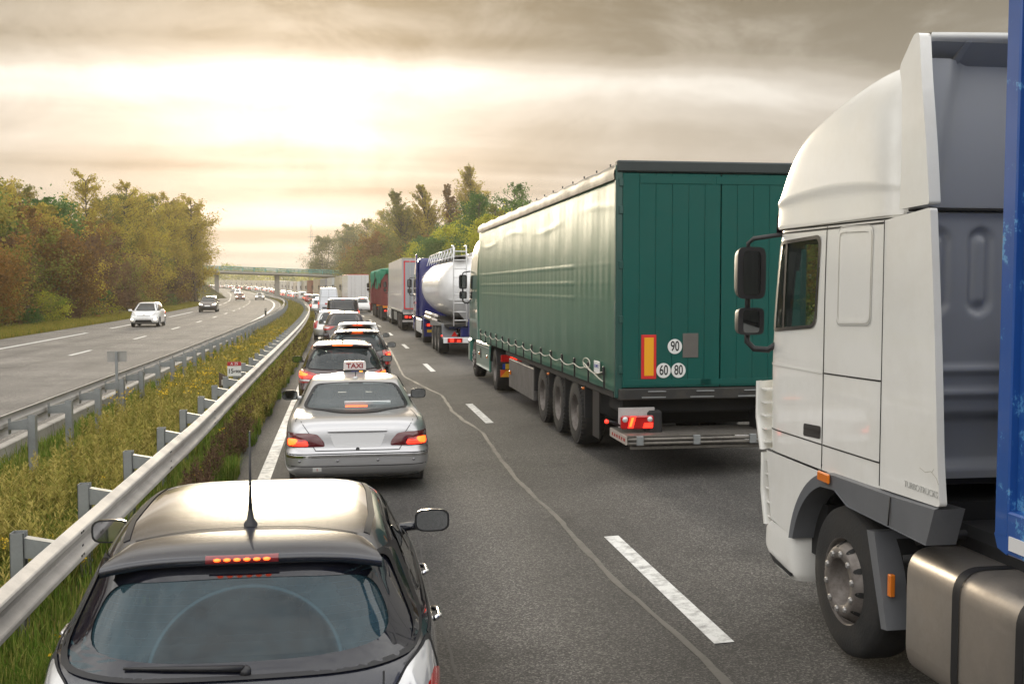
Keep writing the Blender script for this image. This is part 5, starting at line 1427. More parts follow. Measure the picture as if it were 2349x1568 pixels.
        b.grid(G); b.add([(s * .72, .05 + .64 * math.cos(a), .48 + .62 * math.sin(a)) for a in np.linspace(.1, 2.9, 24)], [tuple(range(24))]); b.build('wheel_housing', UNDER, r)
        b = MB(); b.prism([(-.32, .92), (-.42, .93), (-.60, .36), (-.53, .35)], 0, min(s * 1.24, s * .78), max(s * 1.24, s * .78)); b.build('mud_guard', GREYPL, r)
        b = MB(); b.box(s * 1.20 - .018, s * 1.20 + .018, -.50, -.46, .56, .70, .006); o = b.build('reflector', AMBER, r); o.location.y = -.09; o.rotation_euler[0] = -.0
        truck_wheel(r, (s * (w - .165), 0.0, .5), s, 'front', 0)
        truck_wheel(r, (s * (w - .31), -3.7, .5), s, 'drive', 1)
        truck_mirror(r, s * 1.25, 1.26, 2.35, s, 1.0)
    b = MB()
    for s in (-1, 1): b.box(s * .42 - .06, s * .42 + .06, -4.6, .9, .60, .95, 0)
    b.box(-1.0, 1.0, -.64, .5, .9, 1.15, 0); b.box(-.9, .9, -1.6, -.66, .5, 1.05, .05); b.tube([(-1.0, 0, .5), (1.0, 0, .5)], .08, 10); b.box(-1.12, 1.12, .5, 1.1, .5, .9, 0)
    for z, y in ((.8, -.62), (.62, -.66), (.95, -.75)): b.tube([(-1.15, y, z), (-.9, y - .1, z + .05), (-.6, y, z - .1)], .03, 8)
    b.build('chassis', CHASSIS, r)
    # fuel tank with straps, exhaust
    prof_ = rounded([(-1.23, .18), (-.52, .18), (-.52, .93), (-1.23, .93)], .16, 8)
    b = MB(); prof2 = [(x * .985 - .013, .555 + (z - .555) * .965) for x, z in prof_]; rows = []
    for y, pf in ((-.80, prof2), (-.815, prof_), (-1.95, prof_), (-2.30, prof_), (-2.315, prof2)): rows.append([(x, y, z) for x, z in pf + pf[:1]])
    b.grid(rows); b.add([(x, -.80, z) for x, z in prof2], [tuple(range(len(prof2)))]); b.build('fuel_tank', ALU, r)
    for y in (-1.33, -1.90):
        b = MB(); pf = [(-.875 + (x + .875) * 1.012, .555 + (z - .555) * 1.012) for x, z in prof_]
        b.grid([[(x, yy, z) for x, z in pf + pf[:1]] for yy in (y - .035, y + .035)]); b.build('tank_strap', RUBBER, r)
    b = MB(); b.lathe([(-.28, .07), (0, .082), (.008, .080), (.008, .068), (-.1, .06)], (0, 0, 0), 1, 20); ex = b.build('exhaust_pipe', mat('exhaust_steel', (.22, .18, .15), .5, .7, var=.3, vscale=8), r); ex.location = (-1.02, -.70, .30); ex.rotation_euler = (R(12), 0, R(25))
    for pts in ([(-.98, 1.43), (-1.04, 1.415), (-1.10, 1.43), (-1.16, 1.40), (-1.18, 1.37)], [(-1.11, 1.425), (-1.13, 1.45)]):
        b = MB(); b.tube([(-1.2615, y, z) for y, z in pts], .0018, 4); b.build('crack', mat('crack_dark', (.30, .26, .20), .8), r)
    text('model_lettering', 'TURBOTRUCKS', .052, mat('faint_letter', (.45, .45, .43), .5), r, (-1.2655, -1.0, 1.31), (math.pi / 2, 0, -math.pi / 2))
    # blue trailer
    SB = scratched_blue()
    b = MB(); w2 = 1.27; y0 = -1.72
    b.box(-w2, -w2 + .11, y0 - .11, y0, 1.22, 4.0, .008); b.box(w2 - .11, w2, y0 - .11, y0, 1.16, 4.0, .012); b.box(-w2 + .005, w2 - .005, y0 - .06, y0 - .01, 1.2, 3.98, 0); b.prism([(y0, 1.23), (y0 - .11, 1.23), (y0 - .11, 1.14), (y0 - .03, 1.16)], 0, -w2, -w2 + .11)
    G = []; ys = np.arange(y0 - .10, y0 - 13.5, -.09)
    for z in (1.34, 4.0): G.append([(-w2 + (.02 if (k // 2) % 2 else .045), y, z) for k, y in enumerate(ys)])
    b.grid(G, False); G = [[(-p[0], p[1], p[2]) for p in row] for row in G]; b.grid(G, False)
    for s in (-1, 1): b.box(s * (w2 - .04) - .04, s * (w2 - .04) + .04, y0 - 13.5, y0 - .1, 1.14, 1.36, .01)
    b.box(-w2, w2, y0 - 13.6, y0 - 13.5, 1.14, 4.0, 0); b.box(-w2, w2, y0 - 13.6, y0, 3.97, 4.02, 0)
    b.build('trailer_body', SB, r)
    for k in range(7):
        b = MB(); b.box(-w2 - .006, -w2 + .001, y0 - .40 - k * 1.2, y0 - .13 - k * 1.2, 1.17, 1.24, 0); b.build('reflective_tape', mat('tape_white', (.7, .7, .7), .4), r)
    b = MB()
    for s in (-1, 1): b.box(s * .45 - .06, s * .45 + .06, y0 - 13.2, y0 - .3, .85, 1.12, 0)
    for a in (-9.9, -11.2, -12.5): b.tube([(-1.0, a, .5), (1.0, a, .5)], .07, 8)
    b.build('trailer_chassis', CHASSIS, r)
    for a in (-9.9, -11.2, -12.5):
        for s in (-1, 1): truck_wheel(r, (s * 1.06, a, .5), s, 'trailer', 1)
    return r
white_lorry()
# ------------------------------------------------------------------ the other lorries of the right lane
def curtain_mat():
    m = mat('green_tarpaulin', (.018, .118, .078), .31, 0, .0, var=.16, vscale=1.2, dirt=.12, dirtcol=(.08, .13, .10), spec=.45)
    return m
def green_lorry():
    TARP = curtain_mat(); GD = mat('green_door', (.004, .080, .066), .5, 0, .0, var=.14, vscale=1.5, dirt=.25, dirtcol=(.03, .075, .065), spec=.25)
    GF = mat('green_frame', (.008, .06, .05), .4, 0, .3, var=.1, vscale=2)
    GC = mat('green_cab', (.03, .15, .115), .3, 0, .8, var=.06, vscale=2)
    r = empty('articulated_lorry', label='green curtain-sided lorry with 60, 80 and 90 stickers on its rear doors', cat='lorry')
    w = 1.275; L = 14.1; H = 4.0; nb = 15
    # curtain: long wavy sheet on each side, bellied over the pallets and ribbed
    ys = np.linspace(.06, L - .03, 330); zs = np.linspace(1.06, 3.80, 100); rg = np.random.default_rng(4)
    knots = np.cumsum(rg.normal(0, 1, 60)); 
    def wave(y, z):
        k = (z - 1.06) / 2.74; h = .016 * math.sin(k * math.pi) * (1 + .15 * math.sin(y * .7))
        h += .0016 * math.sin(y * 2 * math.pi / .33) * (.2 + .8 * max(0, 1 - abs(k - .52) / .16))      # boxes showing through
        h += .0014 * math.sin(y * 5.1 + 1.3 * math.sin(z * 2.1)) * (.3 + .7 * k)
        h += .006 * math.sin(y * 2 * math.pi / (L / nb)) * math.exp(-k * 6)
        for zc in (2.25, 2.47, 2.72): h += .006 * math.exp(-((z - zc) / .014) ** 2) * (1 if 2.5 < y < 13.5 else .2)
        h += .004 * math.exp(-((z - 3.45 - .08 * math.sin(y * .9)) / .05) ** 2) * (.5 + .5 * math.sin(y * 1.7))
        if k < .06: h += .015 * math.exp(-((k - .022) / .018) ** 2)
        return h
    for s in (-1, 1):
        G = [[(s * (w + wave(y, z)), y, z) for y in ys] for z in zs] if s < 0 else [[(w + .01, y, z) for y in (ys[0], ys[-1])] for z in (zs[0], zs[-1])]
        b = MB(); b.grid(G); b.build('side_curtain', TARP, r)
    # roof with pale edge strip and small hooks
    b = MB(); b.box(-w + .02, w - .02, .04, L, 3.94, 3.99, .02); b.build('roof', mat('roof_tarp', (.30, .30, .27), .5, var=.2, vscale=2), r)
    RE = mat('roof_rail_pale', (.20, .185, .16), .45, .3, var=.2, vscale=3, dirt=.4)
    for s in (-1, 1):
        G = []
        for y in np.linspace(.02, L + .02, 40):
            q = .01 * math.sin(y * 4.3) + .006 * math.sin(y * 9)
            G.append([(s * (w + .032), y, 3.79), (s * (w + .040), y, 3.86 + q * .3), (s * (w + .028), y, 3.92), (s * (w - .02), y, 3.99 + q), (s * (w - .12), y, 4.0 + q)])
        b = MB(); b.grid(G); b.build('roof_edge', RE, r)
    hook = MB(); hook.box(-w - .01, -w + .008, -.012, .012, 3.985, 4.018, .003); ho = hook.build('roof_hook', BLACK); hm = ho.data; bpy.data.objects.remove(ho)
    for k in range(18): o = link('roof_hook', hm, None, r); o.location.y = .35 + k * .78
    # front bulkhead and corner posts
    b = MB(); b.box(-w, w, L - .04, L + .04, 1.05, 3.98, .02); b.build('bulkhead', GF, r)
    for s in (-1, 1):
        b = MB(); b.box(s * (w - .03) - .05, s * (w - .03) + .05, -.02, .07, .98, 3.98, .015); b.build('corner_post', GF, r)
    b = MB(); b.box(-w - .01, w + .01, -.05, .08, 3.88, 4.03, .02); b.build('roof_header', mat('header_dark', (.02, .03, .03), .5, var=.3, vscale=6), r)
    # back doors, plank by plank
    xs = np.linspace(-w + .07, w - .07, 12)
    for i in range(11):
        a, c_ = xs[i], xs[i + 1]; dv = -.004 if i in (0, 10) else 0; b = MB(); g = .010 if i == 5 else .0015
        b.box(a + (.0015 if i != 6 else .008), c_ - g, -.022 + dv - .001 * (i % 2), .03, 1.12, 3.87, .003); b.build('door_plank', GD, r)
    for a, c_ in ((-w + .30, -.01), (.04, w - .1)):
        b = MB(); b.box(a, c_, -.030, -.018, 3.74, 3.84, .004); b.build('door_rail', GD, r)
        b = MB(); b.box(a - .2, c_, -.030, -.018, 1.14, 1.22, .004); b.build('door_rail', GD, r)
    hb = MB(); hb.box(-w + .02, -w + .075, -.04, -.02, -.05, .05, .005); ho = hb.build('hinge', GF); hm = ho.data; bpy.data.objects.remove(ho)
    for z in (1.35, 2.0, 2.7, 3.4, 3.75): o = link('hinge', hm, None, r); o.location.z = z
    # markings
    b = MB(); b.box(-.955, -.755, -.032, -.0265, 1.23, 1.80, .003); p_ = b.build('warning_plate', mat('warning_red', (.60, .02, .02), .4, var=.1, vscale=8), r)
    b = MB(); b.box(-.915, -.79, -.035, -.0325, 1.27, 1.765, .002); b.build('warning_yellow', mat('warning_yellow', (.80, .36, .01), .4), p_)
    WH = mat('sticker_white', (.72, .72, .70), .45); BK = mat('sticker_black', (.015, .015, .015), .5)
    for tx, x, z in (('90', -.505, 1.645), ('60', -.655, 1.335), ('80', -.455, 1.335)):
        b = MB(); b.lathe([(-.0275, .001), (-.0275, .095), (-.022, .097)], (x, 0, z), 1, 28, False); o = b.build('speed_sticker', WH, r); o.scale = (1, 1.2, 1)
        text('speed_number', tx, .18, BK, r, (x, -.0345, z), (math.pi / 2, 0, 0), sx=.66, bold=.0025)
    b = MB(); b.box(-.40, -.19, -.032, -.0265, 1.50, 1.815, .003); b.build('grey_plate', mat('plate_grey', (.13, .12, .11), .45, .3, var=.15, vscale=8), r)
    # sill, lamps, bumper
    b = MB(); b.box(-w + .02, w - .02, -.05, .08, .96, 1.105, .01)
    b.build('rear_sill', mat('sill_black', (.022, .022, .022), .5, var=.4, vscale=7, dirt=.4), r)
    for x in (-.75, -.1, .55, 1.0):
        b = MB(); b.box(x - .12, x + .12, -.075, -.05, 1.06, 1.075, .004); b.build('sill_latch', ZINCD, r)
        b = MB(); b.box(x - .2, x + .12, -.06, -.05, .985, 1.0, 0); b.build('sill_strip', ZINCD, r)
    for s in (-1, 1):
        x = s * 1.01
        b = MB(); b.box(x - .24, x + .24, -.02, .0, .60, .86, .004); b.build('lamp_board', mat('lamp_board_white', (.45, .43, .42), .5, dirt=.6, dirtcol=(.12, .1, .09), var=.1), r)
        b = MB(); b.box(x - .22, x + .22, -.07, -.021, .585, .76, .02); lp = b.build('tail_lamp', TAIL, r)
        for cx_, cz_, rad, m in ((x - .165, .71, .038, CLEARLENS), (x + .165, .71, .036, CLEARLENS)):
            b = MB(); b.lathe([(-.08, .001), (-.078, rad * .8), (-.068, rad)], (cx_, 0, cz_), 1, 16); b.build('round_lens', m, lp)
        b = MB(); b.prism([(x - .13, .60), (x - .06, .60), (x - .02, .75), (x - .10, .75)], 1, -.075, -.069); b.build('brake_lamp', BRAKE, lp)
        b = MB(); b.prism([(x - .115, .62), (x - .085, .62), (x - .05, .735), (x - .08, .735)], 1, -.079, -.075); b.build('brake_bulb', BRAKEHOT, lp)
        b = MB(); b.prism([(x + .07, .60), (x + .20, .60), (x + .205, .665), (x + .09, .665)], 1, -.075, -.069); b.build('tail_light', BRAKE, lp)
        b = MB(); b.box(x + s * .02 + .26 * -s - .10, x + s * .02 + .26 * -s + .10, -.05, .4, .48, .82, .03); b.build('equipment_box', CHASSIS, r)
        b = MB(); b.tube([(x + s * .20, .0, .62), (x + s * .33, -.02, .68), (x + s * .40, -.04, .69)], .02, 8); b.build('marker_arm', RUBBER, r)
        b = MB(); b.lathe([(-.045, .001), (-.04, .02), (0, .028)], (x + s * .405, -.04, .69), 1, 12); b.build('marker_lamp', BRAKE, r)
        b = MB(); b.box(s * 1.23 - .008, s * 1.23 + .008, 1.1, 1.5, .3, .95, 0); b.build('mud_flap', RUBBER, r)
    BUMP = mat('bumper_bar_dirty', (.20, .185, .165), .5, .5, var=.3, vscale=5, dirt=.7, dirtcol=(.05, .045, .04))
    b = MB(); b.box(-1.22, 1.22, -.30, .55, .515, .535, 0); b.build('tail_lift_plate', BUMP, r)
    for z in (.415, .465): b = MB(); b.tube([(-1.20, -.31, z + .02), (1.20, -.31, z + .02)], .022, 8); b.build('tail_lift_bar', BUMP, r)
    b = MB(); b.box(-1.15, 1.15, -.26, -.20, .345, .395, .01); b.build('underrun_bar', BUMP, r)
    for x in (-1.05, -.3, .45, 1.0): b = MB(); b.box(x - .045, x + .045, -.345, -.30, .41, .53, .006); b.build('bar_clamp', ZINCD, r)
    b = MB(); b.prism([(-.33, .42), (-.33, .53), (.5, .54), (.5, .43)], 0, -1.235, -1.215); b.build('lift_side_plate', mat('plate_pale', (.38, .34, .30), .5, var=.2), r)
    for k in range(6):
        b = MB(); y = -.28 + k * .12; b.box(-1.239, -1.2355, y, y + .06, .46, .50, 0); b.build('red_stripe', TAIL, r)
    b = MB(); b.box(-.98, .98, .9, 6.2, .52, .98, .05); b.box(-1.15, 1.15, .25, .9, .75, .98, .03); b.build('underside_shade_block', UNDER, r)  # black blocks added to deepen the dark under the trailer
    # running gear
    lorry_running_gear(r, L - .3, L + 2.9, (2.72, 4.05, 5.45), 0, 11.6, 15.6)
    GB = mat('pallet_box_grey', (.14, .135, .13), .5, .3, var=.1, vscale=3, dirt=.4, dirtcol=(.07, .06, .055))
    for s in (-1, 1):
        b = MB(); b.box(s * 1.20 - .04, s * 1.20 + .04, 6.35, 9.35, .30, .90, .01); b.build('pallet_box', GB, r)
        b = MB(); b.box(s * 1.19 - .05, s * 1.19 + .05, .3, 9.8, .95, 1.05, .01); b.build('side_rail', CHASSIS, r)
        for y in (1.95, 3.38, 4.75, 6.2): b = MB(); b.box(s * 1.16 - .09, s * 1.16 + .09, y, y + .03, .5, .98, 0); b.build('mud_guard', CHASSIS, r)
        for y in (2.0, 4.75): b = MB(); b.lathe([(0, .02), (s * .03, .022), (s * .04, .001)], (s * 1.25, y, .93), 0, 10); b.build('side_marker', AMBER, r)
    b = MB(); b.box(-1.28, -1.245, 9.0, 9.06, .58, .66, .005); b.build('side_marker', AMBER, r)
    # curtain buckles, straps and rope
    bk = MB(); bk.box(-.03, .0, -.03, .03, 0, .12, .008); bk.box(-.022, .0, -.012, .012, -.17, .02, .003); bo = bk.build('curtain_buckle', BLACK); bm_ = bo.data; bpy.data.objects.remove(bo)
    by = [.55 + k * .93 for k in range(15)]
    for y in by: o = link('curtain_buckle', bm_, None, r); o.location = (-w - .022, y, 1.235); o.rotation_euler = (random.uniform(-.06, .06), 0, 0)
    rope = []
    for i in range(len(by) - 1):
        for u in np.linspace(0, 1, 8, endpoint=False): rope.append((-w - .06, by[i] + (by[i + 1] - by[i]) * u, 1.28 - .05 * math.sin(u * math.pi) + .012 * math.sin(i * 2.1)))
    b = MB(); b.tube(rope, .008, 6); b.build('curtain_rope', mat('rope_pale', (.55, .53, .45), .7), r)
    lp = [(-w - .06, 1.48 + .22 * math.cos(a), 1.34 + .07 * math.sin(a)) for a in np.linspace(0, 2 * math.pi, 16)] + [(-w - .06, 1.2, 1.25), (-w - .06, .7, 1.18), (-w - .06, .5, 1.16)]
    b = MB(); b.tube(lp, .008, 6); b.build('rope_loop', MATS['rope_pale'], r)
    b = MB(); b.box(-w - .036, -w - .022, .80, 1.12, 1.24, 1.40, .002); st = b.build('curtain_sticker', WH, r)
    text('sticker_print', 'SCHMITZ', .062, mat('sticker_blue', (.02, .05, .3), .5), r, (-w - .0375, .965, 1.33), (math.pi / 2, 0, -math.pi / 2))
    # tractor: cab, skirts, lamps and plates behind the drive wheel
    sh = cab(r, GC, 14.55, 16.85, 1.02, 3.70, lod=0)
    for s in (-1, 1):
        b = MB(); b.box(s * 1.225 - .03, s * 1.225 + .03, 12.35, 14.95, .36, 1.03, .04); sk = b.build('side_skirt', GC, r)
        b = MB(); b.box(s * 1.258 - .004, s * 1.258 + .004, 12.4, 14.9, .93, .95, 0); b.build('skirt_trim', ZINC, sk)
        b = MB(); b.box(s * 1.257 - .004, s * 1.257 + .004, 13.9, 14.1, .62, .86, 0); b.build('skirt_step', UNDER, sk)
        for y in (12.8, 14.3): b = MB(); b.box(s * 1.262 - .008, s * 1.262 + .008, y - .04, y + .04, .68, .75, .004); b.build('side_marker', AMBER, sk)
        G = [[(s * 1.26, 11.6 + .62 * math.cos(a), .5 + .62 * math.sin(a)), (s * .75, 11.6 + .62 * math.cos(a), .5 + .62 * math.sin(a))] for a in np.linspace(.25, 2.9, 18)]
        b = MB(); b.grid(G); b.build('wheel_arch', RUBBER, r)
        x = s * .95
        b = MB(); b.box(x - .25, x + .25, 10.82, 10.86, .72, .88, .015); tl = b.build('tail_lamp', TAIL, r)
        b = MB(); b.box(x - .03, x + .12, 10.80, 10.82, .74, .86, .01); b.build('brake_lamp', BRAKE, tl)
        b = MB(); b.box(x - .26, x + .1, 10.80, 10.83, .38, .54, .003); wp = b.build('warning_plate', mat('plate_orange_red', (.70, .10, .02), .4), r)
        b = MB(); b.prism([(x - .26, .38), (x - .06, .38), (x + .08, .535), (x - .12, .535)], 1, 10.795, 10.80); b.build('warning_stripe', MATS['warning_yellow'], wp)
    b = MB(); b.box(-1.10, -.80, 10.79, 10.81, .56, .68, .002); pl = b.build('number_plate', PLATEY, r)
    text('plate_number', '48', .10, BK, r, (-.97, 10.787, .62), (math.pi / 2, 0, 0), sx=.8)
    b = MB(); b.box(-1.16, -1.10, 10.79, 10.81, .56, .68, .002); b.build('plate_band', mat('plate_blue', (.02, .06, .35), .4), r)
    place(r, 13.62, 4.775, dz=0.0)
    r.rotation_euler[1] = -.0
    return r

def tanker():
    TW = mat('tank_white', (.80, .80, .80), .30, 0, .35, var=.05, vscale=2, dirt=.15, dirtcol=(.4, .38, .35)); BL = paint('tanker_blue', (.012, .016, .14), .3)
    r = empty('tanker_lorry', label='white tank lorry with blue tractor and a ladder up the tank', cat='lorry'); w = 1.25
    # tank: horizontal shell, bellied down in the middle (silo tanker)
    G = []
    for y in np.linspace(0.25, 12.2, 60):
        u = (y - .25) / 11.95; k = (1 - abs(2 * u - 1) ** 9) ** .5 if abs(2 * u - 1) < 1 else 0
        rx, rz = 1.22 * k, 1.13 * k; cz = 2.42
        sag = .12 * math.sin(u * math.pi) ** 2
        G.append([(rx * math.cos(a), y, cz + (rz + (sag if math.sin(a) < 0 else 0)) * math.sin(a)) for a in np.linspace(0, 2 * math.pi, 49)])
    b = MB(); b.grid(G); b.build('tank', TW, r)
    for y in (2.2, 5.0, 7.8, 10.6):
        b = MB(); b.grid([[(1.228 * math.cos(a), yy, 2.42 + (1.138 + (.12 * math.sin((y - .25) / 11.95 * math.pi) ** 2 if math.sin(a) < 0 else 0)) * math.sin(a)) for a in np.linspace(0, 2 * math.pi, 41)] for yy in (y - .03, y + .03)]); b.build('tank_band', TW, r)
    # outlet cone and frame at the back
    b = MB(); b.lathe([(1.95, .95), (1.45, .55), (1.15, .28), (.95, .2)], (0, 1.0, 0), 2, 28); b.build('outlet_cone', TW, r)
    # catwalk rail and ladder
    b = MB()
    b.tube([(-.75, .7, 3.80), (-.75, 11.5, 3.80)], .022, 6); b.tube([(-.75, .7, 3.50), (-.75, 11.5, 3.50)], .018, 6); b.build('catwalk_rail', TW, r)
    for y in np.linspace(.7, 11.5, 10):
        b = MB(); b.tube([(-.75, y, 3.45), (-.75, y, 3.80)], .016, 6); b.tube([(-.75, y, 3.80), (-.9, y - .25, 3.35)], .014, 6); b.build('rail_post', TW, r)
    b = MB(); b.box(-.75, -.2, .7, 11.6, 3.50, 3.53, 0); b.build('catwalk', ZINC, r)
    for y in (2.4, 5.5, 8.6): b = MB(); b.lathe([(3.50, .30), (3.62, .30), (3.68, .2), (3.68, .001)], (.25, y, 0), 2, 16); b.build('tank_hatch', ZINC, r)
    for x in (-.85, -.40):
        b = MB(); b.tube([(x, .10, 1.05), (x, .08, 3.45), (x, .12, 3.85), (x, .6, 3.85)], .024, 6); b.build('ladder_rail', TW, r)
    for z in np.arange(1.25, 3.7, .30): b = MB(); b.tube([(-.85, .10, z), (-.40, .10, z)], .017, 6); b.build('ladder_rung', TW, r)
    # hose tubes along the side, blue frame, mudguard
    for z, x in ((1.30, -1.13), (1.14, -1.16)): b = MB(); b.tube([(x, 3.2, z), (x, 8.6, z + .02)], .085, 12); b.build('hose_tube', ALU, r)
    b = MB(); b.box(-1.0, -.1, .3, 2.2, .95, 1.08, 0); b.box(-.6, .6, .2, 1.0, .65, 1.05, .03); b.build('blue_frame', BL, r)
    b = MB(); b.prism([(.55, 1.12), (5.3, 1.12), (5.6, .95), (5.6, .9), (.5, 1.06), (.3, .6), (.25, .6)], 0, -1.24, -.72); b.build('mud_guard', GREYPL, r)
    b = MB(); b.box(-.35, .25, .05, .3, .75, 1.3, .02); b.build('chute', BL, r)
    b = MB(); b.box(-1.22, 1.22, .0, .06, .46, .66, .01); b.build('rear_beam', TW, r)
    for x in (-.82, .82): tail_cluster(r, x, -.0, .56, .52, .15)
    for x in (-.22, .25): b = MB(); b.box(x - .07, x + .07, -.012, .0, .5, .62, .005); b.build('fog_lamp', BLACK, r)
    b = MB(); b.prism([(-.95, .70), (-.72, .70), (-.835, .88)], 1, -.02, -.01); b.build('warning_triangle', TAIL, r)
    b = MB(); b.lathe([(-.03, .001), (-.02, .025), (0, .03)], (-1.27, .1, .72), 1, 10); b.build('marker_lamp', BRAKE, r)
    lorry_running_gear(r, 12.0, 16.3, (1.9, 3.2, 4.5), 1, 9.6, 14.6)
    cab(r, BL, 13.3, 15.95, 1.05, 3.75, lod=1)
    for s in (-1, 1):
        b = MB(); b.box(s * 1.22 - .035, s * 1.22 + .035, 13.25, 13.7, 1.05, 3.95, .03); b.build('side_deflector', BL, r)
        b = MB(); b.box(s * 1.2 - .04, s * 1.2 + .04, 10.4, 13.7, .36, 1.0, .04); b.build('side_skirt', TW if s < 0 else BL, r)
        b = MB(); b.grid([[(s * 1.25, 9.6 + .62 * math.cos(a), .5 + .62 * math.sin(a)), (s * .7, 9.6 + .62 * math.cos(a), .5 + .62 * math.sin(a))] for a in np.linspace(.1, 3.0, 16)]); b.build('wheel_arch', BL, r)
        b = MB(); b.box(s * .95 - .28, s * .95 + .28, 8.85, 8.89, .3, 1.05, .01); b.build('rear_wing', BL, r)
        tail_cluster(r, s * .95, 8.85, .80, .40, .14)
        b = MB(); b.box(s * .95 - .15, s * .95 + .15, 8.82, 8.85, .48, .60, .003); b.build('number_plate', PLATEY, r)
    place(r, 37.7, 4.72)
    return r

def red_tipper():
    """rigid lorry and drawbar trailer, rusty red ribbed bodies under a green net"""
    RR = mat('rust_red_body', (.20, .035, .035), .55, 0, .1, var=.3, vscale=2, dirt=.4, dirtcol=(.10, .03, .025)); NET = mat('green_net', (.02, .20, .115), .8, var=.3, vscale=3, bump=.3, bscale=14)
    r = empty('tipper_lorry', label='red ribbed tipper lorry and trailer under a hanging green net', cat='lorry'); w = 1.25
    for k, (y0, y1) in enumerate(((.0, 7.2), (8.8, 15.4))):
        b = MB(); b.box(-w + .06, w - .06, y0 + .04, y1 - .04, 1.15, 3.35 + .1 * k, .02); b.build('tipper_body', RR, r)
        for y in np.arange(y0 + .08, y1, .62):
            b = MB(); b.box(-w, w, y - .05, y + .05, 1.1, 3.4 + .1 * k, .01); b.build('body_rib', RR, r)
        b = MB()
        for x in np.linspace(-w + .15, w - .15, 7): b.box(x - .04, x + .04, y0 - .02, y0 + .05, 1.15, 3.35, 0)
        b.build('tailgate_ribs', RR, r)
        rg = np.random.default_rng(20 + k); G = []
        for y in np.linspace(y0 - .05, y1 + .05, 40):
            e = .55 + .35 * math.sin(y * 1.9 + k) + .25 * math.sin(y * 4.7); row = []
            for t in np.linspace(-1, 1, 25):
                a = abs(t)
                if a < .6: row.append((t / .6 * w, y, 3.72 + .10 * math.cos(t * 2.2) + .05 * math.sin(y * 2.3 + t * 4)))
                else:
                    q = (a - .6) / .4; row.append((np.sign(t) * (w + .05 + .06 * math.sin(y * 6.1)), y, 3.70 - q * (e + .35)))
            G.append(row)
        b = MB(); b.grid(G); b.build('net', NET, r)
        G = []
        for x in np.linspace(-w - .05, w + .05, 30):
            e = .75 + .4 * math.sin(x * 3.1 + 1) + .12 * math.sin(x * 9); G.append([(x, y0 - .06 - .05 * math.sin(x * 12), 3.74), (x, y0 - .10 - .05 * math.sin(x * 12), 3.4), (x, y0 - .08 - .06 * math.sin(x * 12), 3.70 - e)])
        if k == 0: b = MB(); b.grid(G); b.build('net_flap', NET, r)
    for a in (1.0, 2.3, 5.6, 9.9, 11.2, 14.6):
        for s in (-1, 1): truck_wheel(r, (s * (w - .25), a, .5), s, 'trailer' if a < 14 else 'front', 1)
    b = MB()
    for s in (-1, 1): b.box(s * .45 - .06, s * .45 + .06, .2, 16.8, .75, 1.12, 0)
    b.build('chassis', CHASSIS, r)
    OR = mat('warning_orange', (.80, .25, .02), .4)
    for y in (0, 8.8):
        for s in (-1, 1):
            tail_cluster(r, s * .9, y - .02, .72, .36, .14)
            b = MB(); b.box(s * .85 - .3, s * .85 + .3, y - .05, y - .02, .92, 1.08, .003); b.build('warning_plate', OR, r)
            b = MB(); b.box(s * 1.05 - .16, s * 1.05 + .16, y + .15, y + .17, .25, .9, 0); b.build('mud_flap', RUBBER, r)
    cab(r, RR, 16.0, 18.2, 1.05, 3.3, lod=1)
    place(r, 79.8, 4.55)

green_lorry(); tanker()
GREYTARP = mat('grey_tarpaulin', (.50, .47, .46), .42, 0, .2, var=.07, vscale=1.5, dirt=.15, dirtcol=(.35, .3, .27)); DOORGREY = mat('door_grey', (.36, .37, .39), .4, 0, .3); TAPER = mat('tape_red', (.65, .03, .035), .4)
DOORWHITE = mat('door_white', (.66, .65, .65), .4, 0, .3, var=.05); PW = P_WHITE
semi('articulated_lorry', 'pale grey curtain-sided lorry with red tape framing its rear doors', 60.2, 4.70, GREYTARP, DOORGREY, PW, frame=TAPER, lod=1)
red_tipper()
semi('articulated_lorry', 'white box lorry with red edge lines right under the bridge railing', 133, 4.25, mat('box_white', (.70, .68, .66), .4, 0, .3, var=.05), DOORWHITE, PW, frame=None, lod=1, roof_m=TAPER)

# ------------------------------------------------------------------ the far end of the queue
CONT = lambda n, c: mat('container_' + n, c, .55, .1, .1, var=.18, vscale=1.2, dirt=.3)
far = [('cream', (.52, .46, .34), (.02, .22, .24), 'box'), ('blue-white', (.62, .62, .60), (.03, .08, .30), 'box'), ('red-grey', (.34, .33, .33), (.30, .05, .03), 'box'), ('sandy', (.46, .38, .27), (.45, .38, .27), 'container'),
       ('brown', (.24, .10, .06), (.06, .20, .15), 'container'), ('ivory', (.58, .53, .43), (.7, .7, .68), 'box'), ('bright white', (.70, .69, .68), (.7, .7, .68), 'box'), ('beige', (.55, .48, .38), (.4, .05, .04), 'box'),
       ('chalk white', (.66, .63, .58), (.7, .7, .68), 'box'), ('pale stone', (.50, .45, .38), (.1, .12, .3), 'container'), ('dusty white', (.62, .58, .52), (.7, .7, .68), 'box'), ('pale', (.6, .56, .5), (.7, .7, .68), 'box')]
CARS_DONE = []
